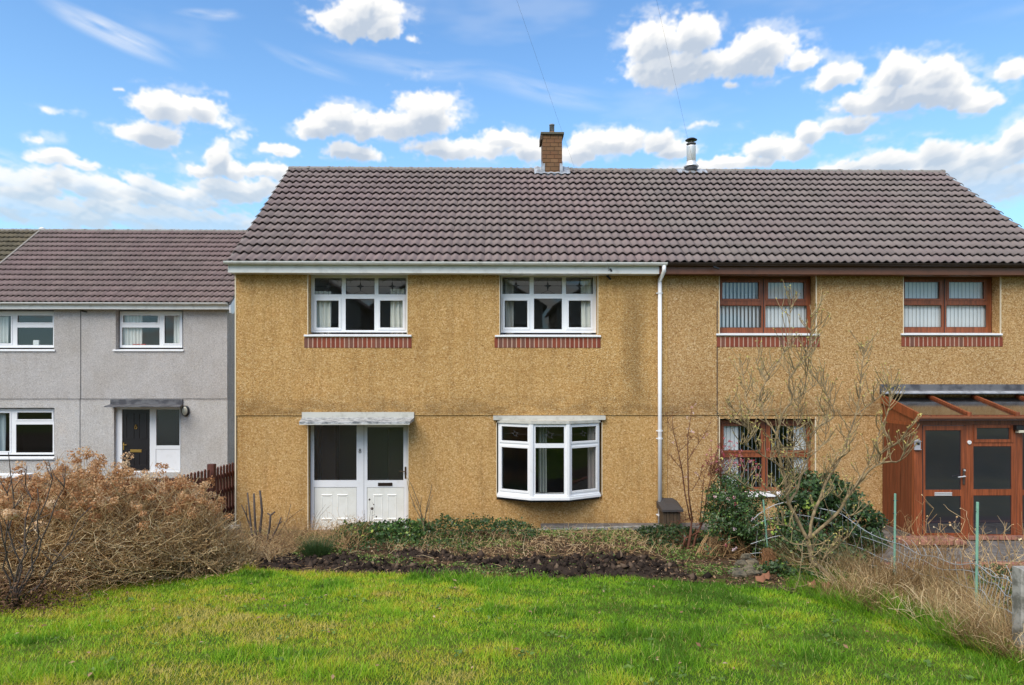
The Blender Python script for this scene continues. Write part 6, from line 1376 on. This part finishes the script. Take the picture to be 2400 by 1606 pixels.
# ------------------------------------------------------------------ evergreens
def leafy(name, label, cat, blobs, n, size, tintmu, mt, stem_m=None, seed=2, fill=.55, aspect=.5):
    """crown of many single leaves spread through lumpy volumes, on stems; blobs (x,y,z,rx,ry,rz)"""
    bl = np.array(blobs, float); cx, cy = bl[:, 0].mean(), bl[:, 1].mean(); t = thing(name, (cx, cy, gz(cx, cy)), label, cat)
    vol = bl[:, 3] * bl[:, 4] * bl[:, 5]; bi = rng.choice(len(bl), n, p=vol / vol.sum()); D = rdir(n); rr = (rng.random(n) ** (1 / (3 + 5 * fill))) * np.where(rng.random(n) < .07, rng.uniform(1, 1.28, n), 1)
    lump = 1 + .50 * (fbm(D[:, 0] * 3.4 + bi, D[:, 2] * 3.4 + D[:, 1] * 2, 3, seed) - .5) * 2
    P = bl[bi, :3] + D * bl[bi, 3:6] * (rr * lump)[:, None]; k_ = P[:, 2] > ground_z(P[:, 0], P[:, 1]) + .01; P = P[k_]; D = D[k_]
    hole = fbm(P[:, 0] * 4 + P[:, 1] * 2.3, P[:, 2] * 4.2, 3, seed + 5) > .42; P = P[hole]; D = D[hole]
    tn = np.clip(rng.normal(tintmu, .2, len(P)), 0, 1); tn = np.where(rng.random(len(P)) < .012, .97, np.minimum(tn, .9))
    leaves('crown', P, rng.uniform(*size, len(P)), tn, mt, t, aspect, N=D * .7 + rng.normal(size=D.shape) * .55 + np.array([0, -.15, .35]), kind='stuff')
    m_ = 160; bi = rng.integers(0, len(bl), m_); E = bl[bi, :3] + rdir(m_) * bl[bi, 3:6] * .85; B = gnd(np.full(m_, cx) + rng.normal(size=m_) * .25, np.full(m_, cy) + rng.normal(size=m_) * .15); E[:, 2] = np.maximum(E[:, 2], B[:, 2] + .1)
    pth = np.stack([B + (E - B) * s_ + rng.normal(size=B.shape) * .02 for s_ in np.linspace(0, 1, 6)], 1); paths_tubes('stems', pth, .010, .003, rng.random(m_) * .35, M['hydrastem'], t, kind='stuff')
    return t
def bl(px, py, Y, rpx, rpy, ry): c = at(px, py, Y); return (c.x, Y, c.z, rpx / FL * Y, ry, rpy / FL * Y)
cam_ = leafy('camellia_bush', 'dark glossy evergreen bush with a few pink blooms below the lower brown window', 'bush',
    [bl(1700, 1170, 10.9, 45, 48, .4), bl(1730, 1215, 10.7, 60, 55, .5), bl(1690, 1235, 10.7, 48, 50, .45), bl(1735, 1280, 10.5, 62, 45, .45), bl(1755, 1165, 11.0, 34, 42, .35), bl(1668, 1290, 10.6, 42, 34, .4), bl(1720, 1130, 11.1, 30, 30, .25)], 22000, (.032, .06), .50, M['ivy'], seed=6)
blossoms(cam_, [tuple(at(x, y, 10.2)) for x, y in ((1675,1163),(1707,1169),(1720,1166),(1723,1181),(1765,1216),(1721,1240),(1719,1288),(1725,1285),(1700,1278))], 18, .030, (.35, 1))
leafy('ivy_mound', 'big dark ivy mound engulfing the fence behind the bare magnolia', 'ivy',
    [bl(1890, 1160, 10.3, 66, 54, .45), bl(1945, 1170, 10.3, 62, 55, .5), bl(1990, 1215, 10.1, 60, 48, .5), bl(1862, 1230, 10.2, 44, 60, .5), bl(1920, 1260, 10.0, 80, 64, .55), bl(1860, 1300, 9.9, 42, 55, .45), bl(1960, 1300, 9.7, 70, 50, .5), bl(2030, 1260, 9.8, 40, 44, .4), bl(1900, 1345, 9.5, 80, 32, .4), bl(1870, 1118, 10.6, 30, 28, .25), bl(1980, 1345, 9.2, 46, 30, .3), bl(1826, 1352, 9.0, 40, 34, .35), bl(1880, 1366, 8.85, 60, 30, .3), bl(1950, 1372, 8.7, 50, 28, .3), bl(1800, 1300, 10.3, 20, 40, .3)], 46000, (.032, .062), .46, M['ivy'], seed=16, aspect=.8)
n = 60; C = np.array([tuple(at(x, y, 9.3)) for x, y in [(1806,1230),(1800,1240),(1812,1222),(1826,1218),(1888,1186),(1900,1184),(1907,1180),(1895,1192),(1850,1330),(1878,1270)] * 6]) + rng.normal(size=(n, 3)) * .04
leaves('young_leaves', C, .05, rng.uniform(.93, 1, n), M['ivy'], None, .85, kind='stuff')

# ------------------------------------------------------------------ bare magnolia in front of it
YM = 8.5
mag = thing('magnolia_tree', (at(1935, 1343, YM).x, YM, gz(at(1935, 1343, YM).x, YM)), 'small bare magnolia with forked pale branches and yellow-green buds in front of the ivy', 'tree')
def zj(pts, Y0, Y1):
    m_ = len(pts); return [at(x, y, Y0 - .4 + (Y1 - Y0) * i / max(m_ - 1, 1) + random.uniform(-.03, .03)) for i, (x, y) in enumerate(pts)]
def smoothp(pts, it=1):
    for _ in range(it):
        out = [pts[0]]
        for a, b in zip(pts[:-1], pts[1:]): out += [a.lerp(b, .25), a.lerp(b, .75)]
        pts = out + [pts[-1]]
    return pts
q = MB(); q.tube(smoothp(zj([(1950,1362),(1935.5,1343),(1915,1325),(1903,1319),(1901,1300),(1893,1264)], YM + .4, YM + .4)), .036, 9, .028); part('trunk', q, M['bark'], mag, True)
MAIN = [ # (points, Y at start, Y at end, r0, r1)
 ([(1893,1264),(1882,1247),(1868,1216),(1848,1182),(1845,1160),(1843,1137),(1836,1105),(1827.5,1078.5),(1824,1045),(1820,1017),(1827,997),(1835,963.6),(1860.7,938),(1845,897),(1862,868),(1878,844),(1896,815),(1900,785)], 8.9, 8.6, .030, .004),
 ([(1820,1020),(1808,1000),(1797,991.7),(1785,955),(1776,933),(1797,890),(1822,851),(1843,818),(1850,780),(1852,740),(1852,697)], 8.75, 9.1, .013, .0028),
 ([(1797,991),(1768,975),(1758,970),(1757,962),(1751,940),(1748,920),(1742,880),(1737,846)], 8.8, 9.3, .008, .0025),
 ([(1797,890),(1780,868),(1770,838)], 8.95, 9.2, .006, .002),
 ([(1893,1262),(1899,1257),(1901,1223),(1911,1192),(1923,1168),(1933,1135),(1950,1106),(1955,1099),(1980.6,1055.5),(1985,1030),(1993,1009.6),(2006,974),(2014,933),(2017.6,887),(2019,864),(2025,835),(2029,808)], 8.9, 9.4, .027, .003),
 ([(1893,1264),(1923,1239),(1945,1220),(1970,1196),(1980,1172),(2001,1145),(2025,1117),(2040,1100),(2057,1088.6),(2080,1082),(2108,1083.5),(2116,1066),(2123.5,1046.6)], 8.9, 8.3, .027, .004),
 ([(2060,1088),(2063,1070),(2065,1063),(2095,1043),(2118,1024),(2131,999)], 8.6, 8.2, .008, .004),
 ([(2001,1145),(2022,1112),(2040,1078),(2052,1045),(2062,1010),(2070,992),(2083,964),(2086,940),(2086,918)], 8.6, 8.9, .011, .003),
 ([(2006,974),(2025,958),(2047,943),(2067,923),(2085,910),(2103,902)], 9.15, 9.4, .008, .0025),
 ([(1882,1250),(1865,1240),(1848,1233),(1830,1230),(1819,1229)], 8.9, 8.6, .010, .004),
 ([(1848,1182),(1835,1176),(1822,1160),(1790,1152),(1758.7,1145),(1728,1124),(1700,1109)], 8.85, 8.5, .011, .003),
 ([(1836,1100),(1810,1080),(1779,1063),(1755,1048),(1735,1038)], 8.8, 8.5, .010, .003),
 ([(1779,1063),(1770,1035),(1761,1009),(1757,1000),(1735,980),(1715,953),(1708,940)], 8.6, 8.4, .008, .0025),
 ([(1761,1009),(1742,998),(1725,992),(1711,986)], 8.55, 8.3, .005, .002),
 ([(1848,1185),(1860,1160),(1868,1155),(1878.6,1106.5),(1885,1090),(1896,1073),(1898,1045),(1899,1022),(1907,1012),(1914,1004),(1932,991.7),(1948,984),(1957,973),(1950,950),(1940,930),(1930,905),(1924,890)], 8.9, 9.2, .018, .003),
 ([(1896,1073),(1906,1064),(1917,1055),(1926,1044),(1935,1030),(1936,1000),(1936,972)], 9.0, 9.2, .009, .003),
 ([(1843,1140),(1855,1128),(1872,1100),(1874,1090)], 8.8, 8.5, .007, .0035),
 ([(1827,997),(1850,1000),(1858,1010),(1870,1040),(1890,1065)], 8.7, 8.9, .006, .003),
 ([(1860.7,938),(1882,924),(1900,912),(1911,900),(1915,868)], 8.65, 8.5, .006, .002),
 ([(1882,924),(1890,885),(1897,840),(1900,800),(1901,760),(1901,738)], 8.6, 8.4, .006, .002),
 ([(1820,1017),(1830,1040),(1842,1055),(1845,1075)], 8.75, 8.6, .006, .004),
 ([(1868,1155),(1862,1120),(1858,1060),(1865,1010),(1872,980),(1870,940),(1874,915)], 8.8, 9.1, .012, .0025),
 ([(1925,1140),(1945,1100),(1957,1085),(1970,1070)], 9.0, 8.7, .006, .002),
 ([(1903,1319),(1925,1322),(1938,1300),(1960,1284),(1975,1268),(1990,1256)], 8.9, 8.6, .009, .004),
 ([(1905,1284),(1916,1275),(1940,1277),(1955,1278)], 8.9, 8.7, .006, .003),
 ([(1888,1262),(1880,1270),(1881,1300),(1876,1325),(1874,1355),(1862,1388)], 8.85, 8.4, .006, .002),
 ([(1970,1196),(1985,1206),(1995,1209),(2010,1203),(2022,1196)], 8.7, 8.5, .006, .0025),
 ([(1980,1172),(1960,1165),(1955,1155)], 8.7, 8.6, .004, .002)]
random.seed(21); tws = []; bd = []
for pts, ya, yb, r0, r1 in MAIN:
    pp = smoothp(zj(pts, ya, yb)); q = MB(); q.tube(pp, r0 * .84, 7, r1 * 1.6); part('branch', q, M['bark'], mag, True); bd.append(pp[-1])
    nseg = len(pp); tot = sum((pp[i + 1] - pp[i]).length for i in range(nseg - 1))
    for _ in range(max(3, int(tot * 22))):
        i = random.randint(nseg // 5, nseg - 2); s = pp[i].lerp(pp[i + 1], random.random()); tdir = (pp[i + 1] - pp[i]).normalized()
        side = Vector((random.choice((-1, 1)) * random.uniform(.4, 1), random.uniform(-.8, .8), random.uniform(0, .5)))
        dv = (tdir * .5 + side).normalized(); Lt = random.uniform(.10, .34); w = [s]
        for k2 in range(4): dv = (dv + Vector((random.uniform(-.25, .25), random.uniform(-.2, .2), .22))).normalized(); w.append(w[-1] + dv * Lt / 4)
        tws.append(w); bd.append(w[-1])
        if random.random() < .55:
            s2 = w[2]; dv = (dv + Vector((random.uniform(-.9, .9), random.uniform(-.6, .6), .2))).normalized(); w2 = [s2]
            for k2 in range(4): dv = (dv + Vector((0, 0, .2))).normalized(); w2.append(w2[-1] + dv * Lt * .16)
            tws.append(w2); bd.append(w2[-1])
T = np.array([[tuple(v) for v in w] for w in tws]); paths_tubes('twigs', T, .0056, .0030, rng.uniform(.3, .95, len(T)), tinted('magnolia_twigs', [(0,(0.08,0.06,0.035)),(1,(0.42,0.32,0.18))], .8, .1), mag, sides=4, kind='stuff')
B = np.array([tuple(v) for v in bd]); b3 = np.repeat(B, 3, 0); leaves('buds', b3, rng.uniform(.018, .034, len(b3)), rng.random(len(b3)), tinted('magnolia_buds', [(0,(0.30,0.22,0.10)),(1,(0.52,0.48,0.14))], .7, .2), mag, .5, N=rdir(len(b3)), kind='stuff')

# ------------------------------------------------------------------ sagging wire fence and its posts
wf = thing('wire_fence', (5.2, 7.5, gz(5.0, 7.5)), 'collapsed galvanised wire mesh fence on pale green posts along the right of the lawn', 'fence')
FP = [Vector((4.42, 5.6, 0)), Vector((5.10, 7.2, 0)), Vector((5.27, 9.0, 0)), Vector((4.92, 9.75, 0)), Vector((4.45, 10.05, 0)), Vector((3.95, 10.2, 0)), Vector((3.75, 10.25, 0))]
TOPH = [.56, .46, .42, .80, .95, .78, .60]
cum = [0]; 
for a, b_ in zip(FP[:-1], FP[1:]): cum.append(cum[-1] + (b_ - a).length)
def fpos(s_, lvl, noise=0.0):
    x = np.interp(s_, cum, [p.x for p in FP]); y = np.interp(s_, cum, [p.y for p in FP]); h = np.interp(s_, cum, TOPH)
    sag = -.05 * math.sin(math.pi * min(max((s_ % 1.75) / 1.75, 0), 1)); zg = gz(min(x, fence_x(y) + .02), y)
    return Vector((x + .03 * math.sin(3 * s_ + lvl * 5) + noise, y, zg + .03 + (h - .02) * lvl + sag * lvl + .02 * math.sin(7 * s_ + 9 * lvl)))
for lvl in (1.0, .78, .42, .12):
    q = MB(); q.tube([fpos(s_, lvl) for s_ in np.arange(0, cum[-1], .11)], .0050 if lvl in (1.0, .42) else .0040, 5); part('line_wire', q, M['wire'], wf)
random.seed(5); sp = []; s_ = .1
while s_ < cum[-1]:
    lean = random.uniform(-.06, .06); P_ = [fpos(s_ + lean * (1 - l), l) for l in (0, .12, .42, .78, 1.0)]
    topv = P_[-1]; dirx = Vector((random.uniform(-.10, -.02), random.uniform(-.05, .12), random.uniform(.06, .17))) if random.random() < .6 else Vector((.005, 0, .02))
    P_ += [topv + dirx * .5 + Vector((0, 0, .02)), topv + dirx]; sp.append([tuple(v) for v in P_]); s_ += random.uniform(.12, .17)
paths_tubes('stay_wires', np.array(sp), .0026, .0026, 0.5, M['wire'], wf, sides=4, kind='stuff')
for (bx_, by_, tx, ty, Yt, r) in ((FP[1].x, 7.2, 2291, 1177, 7.15, .014), (FP[2].x, 9.0, 2098, 1157, 9.0, .014), (at(1803,1300,10.2).x, 10.2, 1789, 1172, 10.15, .012)):
    top = at(tx, ty, Yt); base = Vector((bx_, by_, gz(bx_, by_) - .1)); q = MB(); q.tube([base, top], r, 8); po = part('post', q, M['postgreen'], wf)
    for f in (.92, .78, .5): p = base.lerp(top, f); q = MB(); q.tube([p + Vector((-.03, 0, 0)), p + Vector((.035, 0, .004))], .006, 5); part('wire_tie', q, M['seam'], po)
cx = at(2397, 1400, 5.6).x; q = MB(); q.box(cx - .045, cx + .07, 5.55, 5.66, gz(cx, 5.6) - .2, zz(1331, 5.6, 2397), .012); build(q, 'fence_post', M['concrete'], None, label='lichen-spotted concrete fence post at the right picture edge', cat='post')

# ------------------------------------------------------------------ dry grass bank along the fence
def bank(n, f0, f1):
    Yb = 4.0 + 5.8 * rng.random(n); xl = np.interp(Yb, [p[1] for p in LAWN_BACK[::-1]], [p[0] for p in LAWN_BACK[::-1]])
    xl = np.maximum(xl, 3.75 + 0.35 * sstep(Yb, 8.2, 9.0)); f = rng.uniform(f0, f1, n); xr = fence_x(Yb) + .25; return xl - .04 + (xr - xl) * f, Yb, f
n = 23000; Xb, Yb, f = bank(n, 0, 1); cl_ = fbm(Xb * 4.2, Yb * 2.4, 3, 71); keep = cl_ > .34 + .12 * rng.random(n); Xb, Yb, f, cl_ = Xb[keep], Yb[keep], f[keep], cl_[keep]; n = len(Xb)
L = (.08 + .38 * rng.random(n) ** 1.5) * (.10 + 1.7 * sstep(cl_, .34, .72)) * (.60 + .38 * np.sqrt(f)) * (1 + .55 * sstep(Yb, 7.2, 8.6))
dx_ = -.25 + 1.7 * (fbm(Xb * 3.1, Yb * 2.2, 2, 81) - .5); dy_ = -.2 + 1.5 * (fbm(Xb * 3.1, Yb * 2.2, 2, 91) - .5)
d = np.stack([dx_ + rng.normal(0, .30, n), dy_ + rng.normal(0, .30, n), np.ones(n)], -1)
tn = rng.beta(2, 2, n) * .8 + 1.1 * (fbm(Xb * 5, Yb * 4, 2, 95) - .5)
blades('dry_grass', gnd(Xb, Yb, -.01), L, .0055, d, np.clip(tn, 0, .9), M['drygrass'], None, 3, .5, kind='stuff')
n = 800; Xb, Yb, f = bank(n, .1, .9); paths_tubes('dry_stalks', arcs(gnd(Xb, Yb), nrm(np.stack([rng.normal(-.2, .5, n), rng.normal(-.1, .5, n), np.ones(n)], -1)), rng.uniform(.2, .55, n), .3, 6, .03), .0030, .0016, rng.uniform(.3, 1, n), M['hydrastem'], kind='stuff')
n = 12000; Xb, Yb, f = bank(n, -.12, .45)
blades('long_grass', gnd(Xb, Yb, -.01), rng.uniform(.06, .24, n) * (.5 + fbm(Xb * 3, Yb * 3, 2, 5)), .006, np.stack([rng.normal(-.25, .5, n), rng.normal(-.2, .5, n), np.ones(n)], -1), np.clip(rng.normal(.2, .2, n), 0, 1), M['grass'], None, 2, .4, kind='stuff')
# brown skirt of dead stems hanging from the mesh left of the ivy
c0 = at(1808, 1330, 9.9); t_ = thing('dead_grass_clump', (c0.x, 9.9, gz(c0.x, 9.9)), 'fan of orange-brown dead grass hanging on the wire between the evergreen bush and the ivy', 'grass tuft')
n = 520; topx = rng.normal(1798, 6, n); top = np.array([tuple(at(a, 1285 + abs(random.gauss(0, 8)), 9.75)) for a in topx]); bot = np.array([tuple(at(1812 + random.gauss(0, 17), 1350 + random.gauss(0, 10), 9.6)) for _ in range(n)])
paths_tubes('stems', np.stack([top + (bot - top) * s_ + rng.normal(size=top.shape) * .008 for s_ in np.linspace(0, 1, 5)], 1), .0030, .0018, rng.random(n), tinted('rust_stems', [(0,(0.12,0.06,0.03)),(1,(0.40,0.21,0.10))], .8, .1), t_, kind='stuff')

# ------------------------------------------------------------------ rubble, shards
stt = [(1738,1322,9.6,.16),(1762,1318,9.7,.15),(1728,1342,9.3,.14),(1756,1340,9.35,.17),(1785,1335,9.5,.13),(1735,1362,9.0,.15),(1765,1358,9.1,.16),(1716,1356,9.2,.10),(1748,1305,9.9,.13),(1790,1356,9.2,.11)]
lbl = ['flat mossy rubble stone on top left of the pile under the evergreen bush','rounded rubble stone on top right of the pile','small stone at the left shoulder of the rubble pile','large brown stone in the middle of the rubble pile','dark stone at the right shoulder of the rubble pile','lowest left stone of the rubble pile at the lawn edge','lowest middle stone of the rubble pile at the lawn edge','small grey stone just left of the rubble pile foot','stone half hidden in leaves above the rubble pile','stone beside the terracotta shards at the rubble foot']
for (px, py, Y_, r), lb in zip(stt, lbl):
    c = at(px, py, Y_); c.z = max(min(c.z, gz(c.x, Y_) + .36), gz(c.x, Y_) + r * .2)
    q = MB(); n1, n2 = 5, 8; vs = []
    for i in range(1, n1):
        for j in range(n2):
            th, ph = math.pi * i / n1, 2 * math.pi * j / n2; k = r * .60 * random.uniform(.74, 1.18); vs.append((c.x + k * 1.15 * math.sin(th) * math.cos(ph), c.y + k * .8 * math.sin(th) * math.sin(ph), c.z + k * .62 * math.cos(th)))
    fs_ = [((i)*n2 + j, (i)*n2 + (j+1) % n2, (i+1)*n2 + (j+1) % n2, (i+1)*n2 + j) for i in range(n1 - 2) for j in range(n2)] + [tuple(range(n2)), tuple((n1-2)*n2 + j for j in range(n2 - 1, -1, -1))]
    q.add(vs, fs_); build(q, 'rubble_stone', M['stone'], None, False, label=lb, cat='stone', group='stones of the rubble pile')
for (px, py, Y_, w, lb) in ((1797, 1357, 8.75, .05, 'curved orange terracotta pot shard at the foot of the rubble pile'), (1783, 1372, 8.55, .065, 'pale flat terracotta shard lying on the lawn edge by the rubble pile'), (1904, 1385, 8.2, .05, 'round brown terracotta piece at the foot of the magnolia'), (1938, 1395, 8.1, .05, 'small brown shard right of the magnolia foot')):
    c = at(px, py, Y_); c.z = gz(c.x, Y_) + .06; q = MB(); q.add([(c.x - w, c.y, c.z - .02), (c.x + w * .2, c.y - .05, c.z - .03), (c.x + w, c.y, c.z + .0), (c.x + w * .8, c.y + .03, c.z + .06), (c.x - w * .1, c.y, c.z + .035), (c.x - w * .8, c.y + .05, c.z + .02), (c.x, c.y + .06, c.z - .03)], [(0, 1, 4, 5), (1, 2, 3, 4), (0, 6, 1), (1, 6, 2), (2, 6, 3), (3, 6, 4), (4, 6, 5), (5, 6, 0)])
    build(q, 'pot_shard', M['terracotta'], None, label=lb, cat='shard', group='terracotta shards')

# ------------------------------------------------------------------ bare shrubs behind the wire fence
def wild(cx_px, base_py, Y, spread, h, nst, label, tlo, thi, seed, berries=0, m=None):
    random.seed(seed); b = at(cx_px, base_py, Y); zg = gz(b.x, Y); t = thing('bare_shrub', (b.x, Y, zg), label, 'shrub', 'bare shrubs of the front gardens')
    n = nst; base = np.stack([rng.normal(b.x, spread * .2, n), rng.normal(Y, spread * .2, n), np.full(n, zg)], -1); d = nrm(np.stack([rng.normal(0, .45, n), rng.normal(0, .35, n), np.ones(n)], -1)); P = arcs(base, d, h * rng.uniform(.5, 1, n), -.02, 8, .045)
    paths_tubes('stems', P, .006, .0025, rng.uniform(tlo, thi, n) * .8, M['hydrastem'], t, sides=4, kind='stuff')
    k = n * 7; si = rng.integers(0, n, k); Bp = P[si, rng.integers(2, 8, k)]; tw = arcs(Bp, nrm(d[si] * .5 + rng.normal(size=(k, 3)) * .7 + np.array([0, 0, .3])), rng.uniform(.06, .24, k), -.1, 4, .09); paths_tubes('twigs', tw, .003, .0015, rng.uniform(tlo, thi, k), M['hydrastem'], t, kind='stuff')
    if berries:
        si = rng.integers(0, k, berries); leaves('dry_heads', tw[si, -1], rng.uniform(.02, .045, berries), rng.random(berries), M['hydrastem'], t, .8, kind='stuff')
    return t
wild(2140, 1330, 10.6, .9, 1.25, 26, 'bare twiggy shrub with buds in front of the porch side wall', .1, .6, 3, 40)
wild(2215, 1340, 10.4, 1.3, .85, 60, 'low dark bare shrub behind the wire fence below the porch door', .0, .3, 4, 20)
wild(2335, 1350, 10.2, .9, 1.25, 22, 'pale dead-headed plant behind the wire fence below the porch window', .5, 1.0, 5, 60)
wild(2400, 1400, 8.6, .9, 1.35, 26, 'reddish bare shrub behind the fence at the right picture edge', .1, .6, 6, 20)
ivn = leafy('low_evergreen', 'low dark green plant inside the collapsed wire fence at the right', 'bush', [bl(2300, 1395, 8.2, 60, 34, .35), bl(2350, 1360, 8.8, 50, 34, .3), bl(2260, 1380, 8.8, 34, 24, .2)], 2600, (.025, .05), .5, M['ivy'], seed=26)

# ------------------------------------------------------------------ what the windows reflect: the far side of the lane, behind the viewer
hd = leafy('hedge', 'tall clipped hedge across the lane behind the viewer', 'hedge', [(x, -14 + 0.4 * math.sin(x), 1.9, 1.6, 1.0, 1.3) for x in np.arange(-26, 27, 2.2)], 14000, (.16, .30), .15, M['ivy'], seed=31)
def far_house(x0, x1, Yf, label):
    t = thing('house_opposite', ((x0 + x1) / 2, Yf, .9), label, 'house', 'houses across the lane'); zb, ze, zr = .8, 8.0, 11.4; yb = Yf - 8
    q = MB(); q.box(x0, x1, yb, Yf, zb, ze); q.prism([(x0, ze), (x1, ze), ((x0 + x1) / 2, zr)], 1, yb, Yf); part('wall', q, M['greydash'], t)
    q = MB(); xm = (x0 + x1) / 2
    for s in (-1, 1):
        xe_ = x0 - .3 if s < 0 else x1 + .3; q.add([(xe_, yb - .2, ze - .2), (xe_, Yf + .25, ze - .2), (xm, Yf + .25, zr + .1), (xm, yb - .2, zr + .1), (xe_, yb - .2, ze - .05), (xe_, Yf + .25, ze - .05), (xm, Yf + .25, zr + .25), (xm, yb - .2, zr + .25)], [(0,1,2,3),(4,5,6,7),(0,1,5,4),(1,2,6,5),(3,0,4,7)])
    part('roof', q, M['tile3'], t)
    for cx_ in (x0 + 1.6, x1 - 1.6):
        for z_ in (2.6, 5.6): q = MB(); q.box(cx_ - .7, cx_ + .7, Yf + .002, Yf + .05, z_, z_ + 1.2, .0); w = part('window', q, M['upvc'], t); q = MB(); q.box(cx_ - .62, cx_ + .62, Yf + .051, Yf + .056, z_ + .08, z_ + 1.12); part('pane', q, M['roomdark'], w)
for i, (a, b_) in enumerate(((-20, -9.5), (-8.5, 3), (4, 15))): far_house(a, b_, -19, 'gabled grey house across the lane, ' + ('to the left behind the viewer', 'straight behind the viewer', 'to the right behind the viewer')[i])
